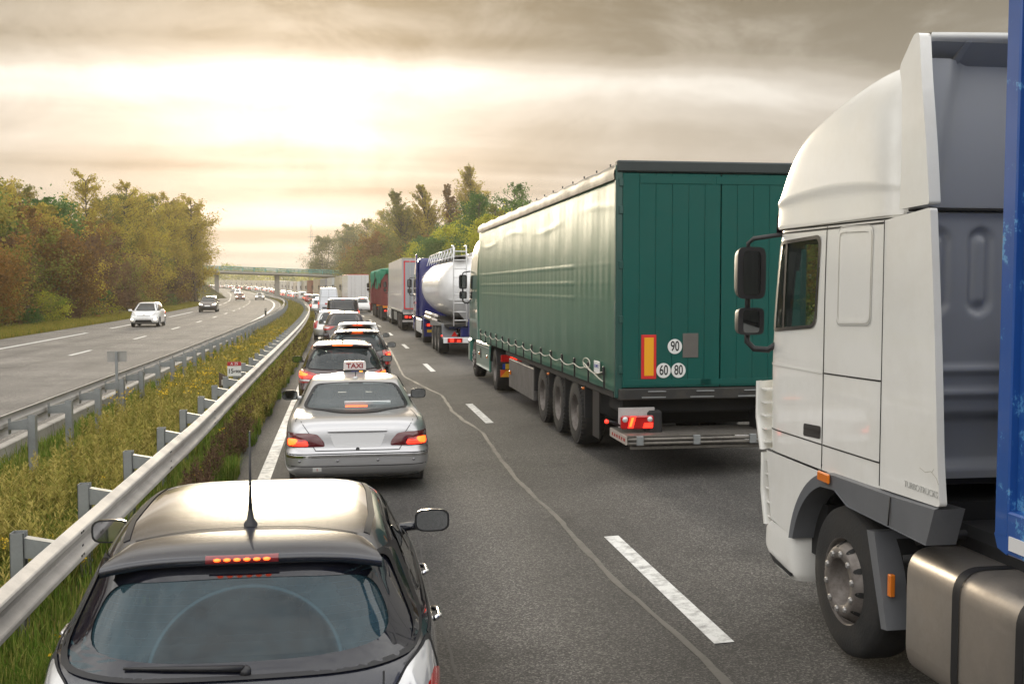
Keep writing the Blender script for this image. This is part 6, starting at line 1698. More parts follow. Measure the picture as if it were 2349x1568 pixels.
for i in range(25):
    n, c, cc, kd = far[i] if i < len(far) else far[5 + (i * 7) % 7]
    s = 154.5 + i * 19.3
    if i < 12:
        lab = f'{n} {"container lorry" if kd == "container" else "lorry"} in the queue, number {i + 1} back from the bridge side'
    names = {0: 'cream lorry with a teal cab just beyond the white box lorry', 1: 'white lorry with a blue cab next beyond the cream one', 2: 'grey lorry with a red cab behind the tall white van', 3: 'sandy container lorry left of the grey lorry', 4: 'brown container lorry in the queue before the bridge',
             5: 'ivory lorry just left of the brown container', 6: 'bright white lorry next left of the ivory lorry', 7: 'beige lorry with a red cab, second left of the ivory lorry', 8: 'chalk white lorry just right of the middle bridge pier', 9: 'pale stone container lorry beyond the bridge', 10: 'dusty white lorry beyond the bridge', 11: 'pale lorry beyond the bridge with a white cab'}
    if i < 9:
        semi('articulated_lorry', names[i], s, 4.4, CONT(n, c), CONT(n + '_door', tuple(min(.8, q * .9) for q in c)), paint('cab_' + n, cc), kind=kd, lod=2)
    else:
        semi('articulated_lorry', 'small pale lorry far back in the queue beyond the bridge', s, 4.4, CONT(n, c), CONT(n + '_door', tuple(min(.8, q * .9) for q in c)), paint('cab_' + n, cc), kind=kd, lod=2, group='distant lorries queueing beyond the bridge')

protos = {}
def far_car(kind, sp, col, s, off, label, flip=False, lod=2, group=None, cat='car', name='car', lit=True):
    key = (kind, lod, flip, lit)
    if key not in protos:
        o, _ = make_car(name, sp, col, lod, lit=lit, cat=cat); protos[key] = o
    else: o = copy_tree(protos[key])
    for ch in o.children:
        if ch.name.startswith('body'): set_mat(ch, col)
    tag(o, label, cat, group); o.name = name
    return place(o, s, off, flip=flip)
# right lane: the white car between the lorries
far_car('hatch_near', HATCH, P_WHITE, 107.5, 3.25, 'white hatchback in the right lane between the red tipper and the white box lorry', lod=1, name='hatchback_car')
mid = [('suv', SUV, P_BLACK, 117, -.55, 'black crossover just beyond the tall white van', 'suv_car'), ('hatch', HATCH, P_SILV2, 112, -.95, 'silver hatchback squeezed left of the tall white van', 'hatchback_car'), ('suv', SUV, P_DKGREEN, 160, .10, 'dark green crossover left of the tall white van', 'suv_car'), ('hatch', HATCH, P_RED, 186, .15, 'red hatchback in the left lane before the bridge', 'hatchback_car'),
       ('estate', ESTATE, P_BLACK, 194, .25, 'black estate just ahead of the red hatchback', 'estate_car'), ('smallvan', SMALLVAN, P_WHITE, 214, .3, 'small white van in the left lane near the middle pier', 'panel_van'), ('suv', SUV, P_DKGREEN, 224, .3, 'dark green crossover beyond the small white van', 'suv_car'), ('hatch', HATCH, P_GREY, 233, .3, 'grey hatchback nearest the middle bridge pier', 'hatchback_car')]
for k, sp, col, s, off, lab, nm in mid: far_car(k, sp, col, s, off, lab, name=nm, cat='van' if 'van' in k else 'car', lod=2 if s > 150 else 1)
kinds = [('hatch', HATCH), ('estate', ESTATE), ('suv', SUV), ('hatch', HATCH), ('smallvan', SMALLVAN)]
cols = [(P_WHITE, 'white'), (P_BLACK, 'black'), (P_SILV2, 'silver'), (P_GREY, 'grey'), (P_RED, 'red'), (P_WHITE, 'white'), (P_NAVY, 'dark blue')]
for i in range(52):
    s = 242 + i * 7.6; k, sp = kinds[(i * 3) % 5]; col, cn = cols[(i * 5 + i // 3) % 7]
    far_car(k, sp, col, s, .35 + .15 * math.sin(i * 1.7), f'small {cn} car far back in the left lane queue', group='distant cars queueing under and beyond the bridge', name='car')
# oncoming cars
c3 = dict(spec(3.94, 1.73, 1.53, .97, .24, .62, .72, 1.62, [.48]), mirror_mat=P_WHITE, tail=HATCH['tail'], head=[([(.45, .68), (.80, .74), (.80, .90), (.62, .90)], CLEARLENS, .006), ([(.60, .44), (.76, .44), (.76, .54), (.62, .54)], HEADLIT, .010)],
          extra=[('grille', 'front', [(-.52, .30), (.52, .30), (.44, .46), (-.44, .46)], BLACK, .008), ('upper_grille', 'front', [(-.40, .66), (.40, .66), (.40, .69), (-.40, .69)], BLACK, .008), ('number_plate', 'front', [(-.26, .50), (.26, .50), (.26, .60), (-.26, .60)], PLATE, .01),
                 ('badge', 'front', [(-.06, .72), (.06, .72), (.06, .78), (-.06, .78)], CHROME, .008)])
far_car('c3', c3, P_WHITE, 73.5, -11.75, 'white oncoming hatchback with fog lamps lit, nearest on the other carriageway', flip=True, lod=0, name='hatchback_car')
fo = dict(SUV, H=1.55, head=[([(.42, .70), (.80, .76), (.82, .88), (.56, .82)], HEADLIT, .008)], extra=[('grille', 'front', [(-.55, .36), (.55, .36), (.45, .56), (-.45, .56)], BLACK, .008), ('number_plate', 'front', [(-.26, .58), (.26, .58), (.26, .68), (-.26, .68)], PLATE, .01)])
far_car('fo', fo, P_BROWN, 116, -11.8, 'dark oncoming car with headlamps on, behind the white hatchback', flip=True, lod=1, name='car')
far_car('sed', SEDAN, P_COPPER, 222, -11.4, 'copper red oncoming saloon with headlamps on', flip=True, lod=2, name='saloon_car')
far_car('sed', SEDAN, P_SILV2, 226, -7.6, 'silver oncoming saloon in the lane beside the median', flip=True, lod=2, name='saloon_car')
far_car('van', dict(SMALLVAN, head=[([(.45, .78), (.82, .82), (.80, .98), (.50, .92)], HEADLIT, .006)]), P_WHITE, 330, -11.5, 'white oncoming van passing under the bridge', flip=True, lod=2, cat='van', name='panel_van')
far_car('hatch', HATCH, P_GREY, 400, -11.5, 'grey oncoming car beyond the left bridge pier', flip=True, lod=2, name='car')
# ------------------------------------------------------------------ trees
def leaf_mat(name, c1, c2, c3, trans=.50):
    m = bpy.data.materials.new(name); m.use_nodes = True; nt = m.node_tree; N = nt.nodes; L = nt.links; N.clear()
    out = N.new('ShaderNodeOutputMaterial'); at = N.new('ShaderNodeAttribute'); at.attribute_name = 'tint'
    rp = N.new('ShaderNodeValToRGB'); e = rp.color_ramp.elements; e[0].color = (*c1, 1); e[1].color = (*c3, 1); q = e.new(.5); q.color = (*c2, 1)
    oi = N.new('ShaderNodeObjectInfo'); ad = N.new('ShaderNodeMath'); ad.operation = 'MULTIPLY_ADD'; ad.inputs[1].default_value = .30; L.new(oi.outputs['Random'], ad.inputs[0]); L.new(at.outputs['Fac'], ad.inputs[2])
    sb = N.new('ShaderNodeMath'); sb.operation = 'SUBTRACT'; sb.inputs[1].default_value = .15; sb.use_clamp = True; L.new(ad.outputs[0], sb.inputs[0]); L.new(sb.outputs[0], rp.inputs[0])
    d = N.new('ShaderNodeBsdfDiffuse'); t = N.new('ShaderNodeBsdfTranslucent'); mx = N.new('ShaderNodeMixShader'); mx.inputs[0].default_value = trans
    L.new(rp.outputs[0], d.inputs[0]); L.new(rp.outputs[0], t.inputs[0]); L.new(d.outputs[0], mx.inputs[1]); L.new(t.outputs[0], mx.inputs[2]); L.new(mx.outputs[0], out.inputs[0])
    MATS[name] = m; return m
BARK = mat('bark', (.07, .055, .042), .9, var=.4, vscale=5)
LEAF = {'olive': leaf_mat('leaf_olive', (0.133, 0.158, 0.037), (0.249, 0.249, 0.057), (0.420, 0.329, 0.077)), 'gold': leaf_mat('leaf_gold', (0.241, 0.241, 0.052), (0.482, 0.355, 0.071), (0.620, 0.540, 0.084)),
        'green': leaf_mat('leaf_green', (0.052, 0.120, 0.034), (0.098, 0.193, 0.049), (0.185, 0.269, 0.071)), 'russet': leaf_mat('leaf_russet', (0.126, 0.080, 0.030), (0.241, 0.137, 0.042), (0.358, 0.199, 0.059)),
        'purple': leaf_mat('leaf_purple_brown', (0.091, 0.052, 0.037), (0.158, 0.089, 0.056), (0.212, 0.145, 0.069)), 'willow': leaf_mat('leaf_willow', (0.127, 0.150, 0.068), (0.220, 0.232, 0.104), (0.358, 0.324, 0.139)), 'yellow': leaf_mat('leaf_yellow_green', (0.164, 0.233, 0.040), (0.437, 0.410, 0.055), (0.620, 0.620, 0.059))}
def leaf_quads(C, size, rg, tint):
    n = len(C); a = rg.normal(0, 1, (n, 3)); a /= np.linalg.norm(a, axis=1)[:, None]; b = rg.normal(0, 1, (n, 3)); b -= (a * b).sum(1)[:, None] * a; b /= np.linalg.norm(b, axis=1)[:, None]
    s = size * rg.uniform(.6, 1.3, n)[:, None]; w = s * .62
    V = np.stack([C - a * s * .5, C + b * w * .5, C + a * s * .5, C - b * w * .5], 1).reshape(-1, 3)
    return V
def quads_object(name, V, tint, m, parent):
    n = len(V) // 4; me = bpy.data.meshes.new(name)
    me.vertices.add(n * 4); me.vertices.foreach_set('co', V.astype(np.float32).ravel()); me.loops.add(n * 4); me.loops.foreach_set('vertex_index', np.arange(n * 4, dtype=np.int32))
    me.polygons.add(n); me.polygons.foreach_set('loop_start', np.arange(0, n * 4, 4, dtype=np.int32)); me.polygons.foreach_set('loop_total', np.full(n, 4, np.int32))
    at = me.attributes.new('tint', 'FLOAT', 'FACE'); at.data.foreach_set('value', tint.astype(np.float32)); me.update(); me.validate()
    return link(name, me, m, parent)
def tree_proto(kind, seed):
    rg = np.random.default_rng(seed); tb = MB(); C = []; T = []
    K = dict(tall=(15, 3.4, .16, 70, 14000, .23, .55), dense=(10, 3.6, .12, 60, 13000, .27, .72), bush=(5, 2.9, .02, 50, 11000, .165, .85), poplar=(22, 2.3, .05, 130, 15000, .26, .25), willow=(18, 6.5, .10, 80, 18000, .32, .8), shrub=(2.2, 1.6, .02, 26, 3500, .13, .85))[kind]
    H, Rw, h0, nb, nl, ls, fill = K
    lean = rg.uniform(-.03, .03, 2) * H
    if kind == 'poplar': lean = np.array([-.10 * H, 0]) * rg.uniform(.6, 1.1)
    stems = 1 if kind in ('tall', 'poplar', 'dense') else rg.integers(3, 6)
    def trunk_at(h, k=0):
        u = h / H; off = np.array([math.sin(k * 2.4), math.cos(k * 2.4)]) * (0 if stems == 1 else Rw * .35 * u)
        bend = lean * (u ** 2.2 if kind == 'poplar' else u); return np.array([off[0] + bend[0] + .12 * math.sin(u * 5 + seed), off[1] + bend[1] + .12 * math.cos(u * 4 + seed), h])
    for k in range(stems):
        hs = np.linspace(0, H * .92, 7); tb.tube([trunk_at(h, k) for h in hs], [max(.012 * H * (1 - .85 * h / H), .02) * (1.0 if stems == 1 else .6) for h in hs], 7, caps=False)
    lob = rg.uniform(.72, 1.15, 9)
    for i in range(nb):
        u = rg.uniform(0, 1) ** (.8 if kind != 'tall' else .65); h = H * (h0 + (1 - h0) * u * .95); az = rg.uniform(0, 2 * math.pi)
        if kind == 'poplar': env = Rw * (math.sin(math.pi * min(1, .12 + u * .86)) ** .7)
        elif kind == 'tall': env = Rw * (math.sin(math.pi * (.16 + .76 * u)) ** .75)
        else: env = Rw * math.sqrt(max(.02, 1 - (max(0, u - .25) / .78) ** 2)) * (.80 + .35 * min(1, u / .25) - .15)
        env *= lob[int(az / 2 / math.pi * 8.99)] * rg.uniform(.65, 1.12)
        up = {'poplar': 2.4, 'tall': .75, 'bush': .6, 'dense': .35, 'willow': .25, 'shrub': .6}[kind]
        p0 = trunk_at(max(.05 * H, h - env * up * .5), i % stems); d = np.array([math.cos(az), math.sin(az), up * rg.uniform(.5, 1.2)]); L_ = env * rg.uniform(.9, 1.05)
        pts = [p0 + d * L_ * t + np.array([0, 0, -.25 * env * t * t if kind == 'willow' else 0]) + rg.normal(0, .05 * env, 3) * t for t in (0, .35, .7, 1.0)]
        tb.tube(pts, [.006 * H * .6, .004 * H * .6, .0025 * H * .6, .006], 4, caps=False)
        m = int(nl / nb); t = rg.uniform(.25, 1.08, m); sp = env * (.20 if kind in ('tall', 'poplar') else .30)
        cl = rg.integers(2, 5); ct = rg.uniform(.35, 1.0, cl); cj = rg.normal(0, sp * .9, (cl, 3)); ci = rg.integers(0, cl, m)
        tt = np.where(rg.uniform(0, 1, m) < fill, ct[ci], t); P0 = p0 + d * L_ * tt[:, None]
        P0[:, 2] -= .25 * env * tt * tt if kind == 'willow' else 0
        C.append(P0 + cj[ci] * .8 + rg.normal(0, 1, (m, 3)) * sp * np.array([.55, .55, .5])); T.append(np.clip(rg.normal(.5, .2, m) + rg.normal(0, .16), 0, 1))
    C = np.concatenate(C); T = np.concatenate(T); ok = C[:, 2] > .05
    if kind == 'tall': ok &= rg.uniform(0, 1, len(C)) < np.interp(C[:, 2] / H, [0, .55, .8, 1.1], [1, 1, .5, .35])
    C = C[ok]; T = T[ok]
    return tb, leaf_quads(C, ls, rg, T), T
TREE = {}
def get_tree(kind, var):
    k = (kind, var)
    if k not in TREE:
        tb, V, T = tree_proto(kind, 100 * var + {'tall': 1, 'dense': 2, 'bush': 3, 'poplar': 4, 'willow': 5, 'shrub': 6}[kind])
        o = tb.build('trunk', BARK); tm = o.data; bpy.data.objects.remove(o); o = quads_object('crown', V, T, LEAF['olive'], None); cm = o.data; bpy.data.objects.remove(o); TREE[k] = (tm, cm)
    return TREE[k]
BASEH = dict(tall=15, dense=10, bush=5, poplar=22, willow=18, shrub=2.2)
def tree(kind, var, leaf, s, off, H, label, group=None, wide=1.0, name=None, ground=None, rz=None):
    tm, cm = get_tree(kind, var); h = gprofile(np.array([s]), np.array([off]))[0] if ground is None else ground
    r = empty(name or {'tall': 'tall_tree', 'dense': 'leafy_tree', 'bush': 'bush', 'poplar': 'poplar_tree', 'willow': 'willow_tree', 'shrub': 'shrub'}[kind], P(s, off, h - .05), rz if rz is not None else random.uniform(0, 6.28), label, 'bush' if kind in ('bush', 'shrub') else 'tree', group)
    k = H / BASEH[kind]; r.scale = (k * wide, k * wide, k)
    link('trunk', tm, None, r); c = link('crown', cm, None, r); set_mat(c, LEAF[leaf]); return r
rt = random.Random(5)
G1 = 'bushes along the left verge'
for i in range(34):
    s = 40 + i * 4.7; leaf = ['purple', 'olive', 'russet', 'purple', 'gold', 'purple', 'russet', 'olive'][i % 8]; H = rt.uniform(4.6, 6.6)
    tree('bush', i % 4, leaf, s, -21.6 + rt.uniform(-1.0, .8), H, {'purple': 'purple-brown bush in the thicket along the left verge', 'russet': 'russet bush in the thicket along the left verge', 'olive': 'olive bush in the thicket along the left verge', 'gold': 'golden bush in the thicket along the left verge'}[leaf], G1, wide=rt.uniform(.95, 1.2))
for i in range(20):
    s = 42 + i * 6.2; tree('shrub', i % 3, ['olive', 'green', 'yellow', 'purple'][i % 4], s, -19.5 + rt.uniform(-.4, .5), rt.uniform(1.0, 2.0), f'low {["olive","green","yellow-green","purple-brown"][i % 4]} shrub at the edge of the left verge grass', 'low shrubs at the edge of the left verge')
for i in range(18):
    s = 58 + i * 7.8; leaf = ['green', 'russet', 'olive', 'olive', 'green', 'russet', 'gold'][i % 7] if s < 140 else 'gold'  # far end turned gold: sun glow put into the leaf colour
    tree('dense', i % 4, leaf, s, -26 + rt.uniform(-2, 1.5) + (3.5 if s > 150 else 0), rt.uniform(8.0, 11.0), f'rounded {dict(green="dark green", russet="russet", olive="olive", purple="brown", gold="golden")[leaf]} tree in the middle of the left wood', 'middle trees of the left wood', wide=1.1)
for i in range(46):
    s = 74 + i * 3.1; off = -33 + rt.uniform(-4, 3) if s < 140 else -26 + rt.uniform(-3, 4); leaf = ['olive', 'gold', 'gold', 'olive', 'gold'][i % 5]
    if s > 172: off = -20.5 + rt.uniform(-2, 1.5); leaf = 'gold'  # gold leaves here stand in for the glow on the wood's right end
    tree('tall', i % 5, leaf, s, off, rt.uniform(12.5, 15.5) + (1.5 if s > 140 else 0), f'tall {dict(olive="olive", gold="golden", russet="russet")[leaf]} tree with thin top at the back of the left wood', 'tall trees at the back of the left wood')
tree('tall', 2, 'gold', 183, -18.2, 17.5, 'tall golden tree at the right end of the left wood', wide=1.25)  # leaf colour carries the low sun's glow
# right-hand side
for i, (s, off, H) in enumerate(((312, 12.5, 17), (318, 20.5, 20), (300, 28, 18))): tree('willow', i, 'willow', s, off, H, ['broad grey-green willow-like tree nearest the bridge railing', 'largest grey-green tree behind the bridge railing', 'grey-green tree right of the broad willow-like ones'][i])
for i, (s, off, H) in enumerate(((330, 26, 23), (322, 31, 25), (300, 29, 24), (290, 33, 24), (336, 22, 22))): tree('tall', i, 'gold' if i % 2 else 'olive', s, off, H, 'tall thin-topped tree behind the willow-like trees', 'tall trees behind the bridge railing')
pop = [(215, 21.0, 22.0, 'leftmost poplar of the row on the right', 1.45), (213, 25.2, 23.0, 'second poplar from the left, bent by wind', 1.6), (218, 31.0, 23.5, 'third poplar with sparse brown leaves', 1.25), (216, 35.0, 27.0, 'tallest poplar of the row, bending left at its tip', 1.35), (224, 27.6, 17.0, 'short poplar between the second and third', 1.4)]
for i, (s, off, H, lab, wd) in enumerate(pop): tree('poplar', i % 3, ['olive', 'gold', 'russet', 'gold', 'olive'][i], s, off, H, lab, wide=wd, rz=0.3 * i)
for i, (kd, s, off, H, leaf) in enumerate((('dense', 232, 17, 14, 'russet'), ('dense', 228, 21, 13, 'olive'), ('dense', 205, 22, 12, 'russet'), ('dense', 190, 20, 11, 'green'), ('dense', 175, 17, 9.5, 'yellow'), ('dense', 170, 21, 12, 'green'), ('tall', 165, 24, 16, 'yellow'), ('dense', 158, 19, 11, 'yellow'), ('tall', 150, 22, 15.5, 'green'), ('tall', 146, 26, 16.5, 'green'), ('tall', 140, 20.5, 14.5, 'green'), ('tall', 236, 27, 19, 'olive'), ('tall', 232, 33, 19, 'olive'), ('tall', 240, 24, 18, 'gold'), ('dense', 165, 17, 9, 'yellow'), ('dense', 150, 16, 9, 'green'), ('dense', 136, 24, 13, 'green'), ('tall', 132, 21, 12.5, 'olive'), ('tall', 136, 27, 12.5, 'green'), ('dense', 118, 18, 10, 'yellow'), ('dense', 180, 14, 7, 'olive'), ('dense', 205, 14, 8, 'olive'), ('dense', 245, 15, 12, 'olive'), ('dense', 258, 16, 12, 'russet'), ('dense', 240, 20, 15, 'olive'))):
    tree(kd, i % 4, leaf, s, off, H, f'{"tall" if kd == "tall" else "bushy"} {dict(russet="russet", olive="olive", green="green", yellow="yellow-green", gold="golden")[leaf]} tree in the wood behind the lorries', 'trees of the wood behind the lorries')
for i in range(26):  # added low bushes, hidden by the lorries, to block horizon light from the right
    tree('bush', i % 4, ['green', 'olive', 'russet'][i % 3], -28 + i * 5.2, 21.5 + rt.uniform(-1.5, 2), rt.uniform(5.0, 6.0), 'low bush added on the right verge to block horizon light, mostly hidden by the lorries', 'light-blocking bushes added along the right verge', wide=1.1)
for i in range(12):  # out-of-view bushes continue the thicket, added to cut low light from the left
    tree('bush', i % 4, ['purple', 'olive', 'russet'][i % 3], -26 + i * 5.4, -21.8 + rt.uniform(-1.0, .8), rt.uniform(5.0, 6.6), f'{["purple-brown", "olive", "russet"][i % 3]} bush added to block horizon light, continuing the left thicket towards the camera', 'unseen light-blocking bushes continuing the left thicket', wide=1.1)
# far belt of trees on the horizon
def far_wood():
    rg = np.random.default_rng(77); C = []; T = []
    for a in np.arange(-26, 24, .22):
        d = 760 + rg.uniform(-40, 120); x = math.sin(R(a)) * d; y = math.cos(R(a)) * d; hh = 12.5 + 2.0 * math.sin(a * .8 + .6) + rg.uniform(-2, 2); n = 260
        u = rg.normal(0, 1, (n, 3)); u /= np.linalg.norm(u, axis=1)[:, None]; rad = rg.uniform(.55, 1, n)[:, None]
        C.append(np.array([x, y, -2.6 + hh * .5]) + u * rad * np.array([5.5, 5.5, hh * .52])); T.append(np.clip(rg.normal(.5, .15, n) + rg.normal(0, .2), 0, 1))
    C = np.concatenate(C); T = np.concatenate(T); ok = C[:, 2] > -2.6
    o = quads_object('far_wood', leaf_quads(C[ok], 1.5, rg, T[ok]), T[ok], LEAF['yellow'], None)
    tag(o, 'hazy yellow-green wood on the horizon seen beneath and above the bridge', 'wood', kind='stuff')
far_wood()
# ------------------------------------------------------------------ grass and weeds
def blade_mat(name, cols, trans=.30):
    m = leaf_mat(name, *cols, trans=trans); return m
GRASS = blade_mat('grass_blades', ((.085, .16, .022), (.16, .22, .04), (.34, .30, .09)))
WEED = blade_mat('weed_stalks', ((.18, .19, .04), (.33, .285, .075), (.44, .36, .12)))
FLOWER = mat('flower_yellow', (.72, .46, .01), .7)
DRYW = blade_mat('dry_weeds', ((.09, .055, .04), (.15, .095, .06), (.21, .14, .075)))
def region(n, s0, s1, o0, o1, rg, power=1.6):
    u = rg.uniform(0, 1, n); s = s0 * (s1 / s0) ** (u ** (1 / power)) if s0 > 0 else s0 + (s1 - s0) * u
    return s, rg.uniform(o0, o1, n)
def gheight(s, o):
    h = np.where(o > -1.75, .042 * (o - 4.4) - .03, np.where(o > -5.0, -.26, 0.0)); return h
def blades(name, s, o, L, w, m, rg, label, lean=.45, kind='stuff', tint=None):
    """three-point bent blades, as two quads each"""
    n = len(s); base = np.stack([P_ for P_ in (np.interp(s, RS, RX) + o * np.cos(np.interp(s, RS, RT)), np.interp(s, RS, RY) + o * np.sin(np.interp(s, RS, RT)), np.interp(s, RS, RZ) + gheight(s, o))], -1)
    az = rg.uniform(0, 2 * np.pi, n); d = np.stack([np.cos(az), np.sin(az), np.zeros(n)], -1); sd = np.stack([-np.sin(az), np.cos(az), np.zeros(n)], -1)
    ln = L * rg.uniform(.55, 1.25, n); le = rg.uniform(.05, 1, n) * lean; wd = (w * rg.uniform(.6, 1.3, n))[:, None]
    mid = base + d * (ln * le * .35)[:, None] + np.array([0, 0, 1]) * (ln * .6)[:, None]; top = base + d * (ln * le)[:, None] + np.array([0, 0, 1]) * (ln * (1 - .35 * le))[:, None]
    V = np.stack([base - sd * wd * .5, base + sd * wd * .5, mid + sd * wd * .45, mid - sd * wd * .45, mid - sd * wd * .45, mid + sd * wd * .45, top + sd * wd * .08, top - sd * wd * .08], 1).reshape(-1, 3)
    T = np.repeat(np.clip(rg.normal(.45, .25, n), 0, 1) if tint is None else tint, 2)
    q = quads_object(name, V, T, m, None); tag(q, label, 'grass', kind=kind); return q
def tufty(s, o, rg, f=1.3):
    return .5 + .5 * np.sin(s * f + 3 * np.sin(o * 2.1)) * np.sin(o * 3.7 * f + 2 * np.sin(s * .9))
def plants():
    rg = np.random.default_rng(42)
    # low grass of the median, tufts and strip under the near rail
    s, o = region(150000, 3.2, 60, -4.95, -1.75, rg, 1.1); k = rg.uniform(0, 1, len(s)) < (.35 + .65 * tufty(s, o, rg)); s, o = s[k], o[k]
    sz = 1 + np.clip((s - 10) / 30, 0, 2.0); blades('grass', s, o, .26 * (.7 + .6 * tufty(s, o, rg, .8)), .012 * sz, GRASS, rg, 'green grass between the two guard rails')
    s, o = region(55000, 3.2, 40, -2.0, -1.45, rg, 1.1); keep = o < -1.62 + .10 * np.sin(s * 1.7) + .08 * np.sin(s * 4.1) + rg.normal(0, .05, len(s)); s, o = s[keep], o[keep]
    blades('verge_tufts', s, o, .22 * (.5 + 1.0 * tufty(s, o, rg, .7)), .011 * (1 + np.clip((s - 10) / 25, 0, 1.5)), GRASS, rg, 'tufts of grass along the asphalt edge under the near guard rail', .6)
    # tall weeds: stalk with many small upright leaves and seed heads
    def weeds(n, s0, s1, o0, o1, hmin, hmax, m, name, label, leafn, ls, pw=1.1, mask=None):
        s, o = region(n, s0, s1, o0, o1, rg, pw)
        if mask is not None: q = mask(s, o); s, o = s[q], o[q]
        n = len(s); H = rg.uniform(hmin, hmax, n); th = np.interp(s, RS, RT); b = np.stack([np.interp(s, RS, RX) + o * np.cos(th), np.interp(s, RS, RY) + o * np.sin(th), np.interp(s, RS, RZ) + gheight(s, o)], -1)
        lean = rg.normal(0, .10, (n, 2)); tt = np.clip(rg.normal(.5, .22, n), 0, 1)
        sc = 1 + np.clip((s - 12) / 35, 0, 1.6)
        Vs = []; Ts = []
        top = b + np.concatenate([lean * H[:, None], H[:, None]], 1); az = rg.uniform(0, 6.28, n); sd = np.stack([np.cos(az), np.sin(az), np.zeros(n)], -1) * (.0045 * sc)[:, None]
        Vs.append(np.stack([b - sd, b + sd, top + sd * .4, top - sd * .4], 1).reshape(-1, 3)); Ts.append(tt)
        u = rg.uniform(.22, 1.0, (n, leafn)); az = rg.uniform(0, 6.28, (n, leafn)); env = (.11 * np.sin(np.clip(u, 0, 1) * 2.6 + .3) + .012) * (H[:, None] / .7)
        c0 = b[:, None] + (top - b)[:, None] * u[..., None]; out = np.stack([np.cos(az), np.sin(az), np.full_like(az, .75)], -1); le = (env * rg.uniform(.5, 1.3, env.shape))[..., None]
        tip = c0 + out * le; sdv = np.stack([-np.sin(az), np.cos(az), np.zeros_like(az)], -1) * (ls * sc)[:, None, None]; mid = c0 + out * le * .5
        Vs.append(np.stack([c0, mid + sdv, tip, mid - sdv], 2).reshape(-1, 3)); Ts.append(np.clip(np.repeat(tt, leafn) + rg.normal(0, .12, n * leafn), 0, 1))
        q = quads_object(name, np.concatenate(Vs), np.concatenate(Ts), m, None); tag(q, label, 'weeds', kind='stuff'); return b, top
    dense = lambda s, o: rg.uniform(0, 1, len(s)) < np.clip(-.02 + .95 * tufty(s, o, rg, .55) + np.clip((s - 14) / 14, -.55, .45) + np.where(o < -3.9, -.5, .05), .02, 1)
    b1, t1 = weeds(10000, 5.5, 75, -4.25, -2.35, .30, .66, WEED, 'tall_weeds', 'ochre feathery weeds standing thick in the median', 30, .0075, 1.25, dense)
    weeds(2600, 60, 260, -4.5, -2.3, .35, .6, WEED, 'tall_weeds', 'ochre weeds in the median towards the bend', 26, .008, 1.0)
    weeds(1500, 13, 75, -1.95, -1.55, .22, .48, DRYW, 'dry_weeds', 'brown dry weeds under the near guard rail beside the asphalt', 26, .008, 1.0, lambda s, o: o < -1.55 - .25 * np.clip((17 - s) / 8, 0, 1) + .08 * np.sin(s * 1.1))
    weeds(2400, 20, 110, -1.98, -1.50, .28, .50, WEED, 'tall_weeds', 'yellowish weeds between the near guard rail and the road edge', 26, .008, 1.0)
    # yellow flower heads
    s, o = region(3000, 3.5, 45, -4.6, -1.75, rg, 1.0); clump = tufty(s, o, rg, .9) > .62; s, o = s[clump], o[clump]; n = len(s); k = 7
    C = np.stack([np.interp(s, RS, RX) + o, s, np.interp(s, RS, RZ) + gheight(s, o) + rg.uniform(.16, .42, n)], -1)
    C = (C[:, None] + rg.normal(0, .03, (n, k, 3)) * np.array([1, 1, .4])).reshape(-1, 3); q = quads_object('yellow_flowers', leaf_quads(C, .026, rg, None), np.zeros(len(C)), FLOWER, None); tag(q, 'small yellow flower heads scattered through the median grass', 'flowers', kind='stuff')
    s, o = region(130, 20, 60, -4.5, -2.4, rg, 1.0); n = len(s); C = np.stack([np.interp(s, RS, RX) + o, s, np.interp(s, RS, RZ) + .30 + rg.uniform(0, .15, n)], -1); C = (C[:, None] + rg.normal(0, .06, (n, 16, 3)) * np.array([1, 1, .35])).reshape(-1, 3)
    q = quads_object('yellow_flowers', leaf_quads(C, .035, rg, None), np.zeros(len(C)), FLOWER, None); tag(q, 'yellow flowering weeds further along the median', 'flowers', kind='stuff')
    # far verge grass strip
    s, o = region(70000, 38, 190, -19.4, -15.85, rg, 1.0); n = len(s); GV = blade_mat('verge_blades', ((.14, .17, .03), (.26, .24, .05), (.36, .28, .06)))
    blades('verge_grass', s, o, .22, .035, GV, rg, 'strip of yellowing grass along the outer edge of the far carriageway')
    s, o = region(20000, 120, 300, 9.4, 13, rg, 1.0); blades('verge_grass', s, o, .3, .05, GV, rg, 'grass on the right verge behind the lorries')
plants()
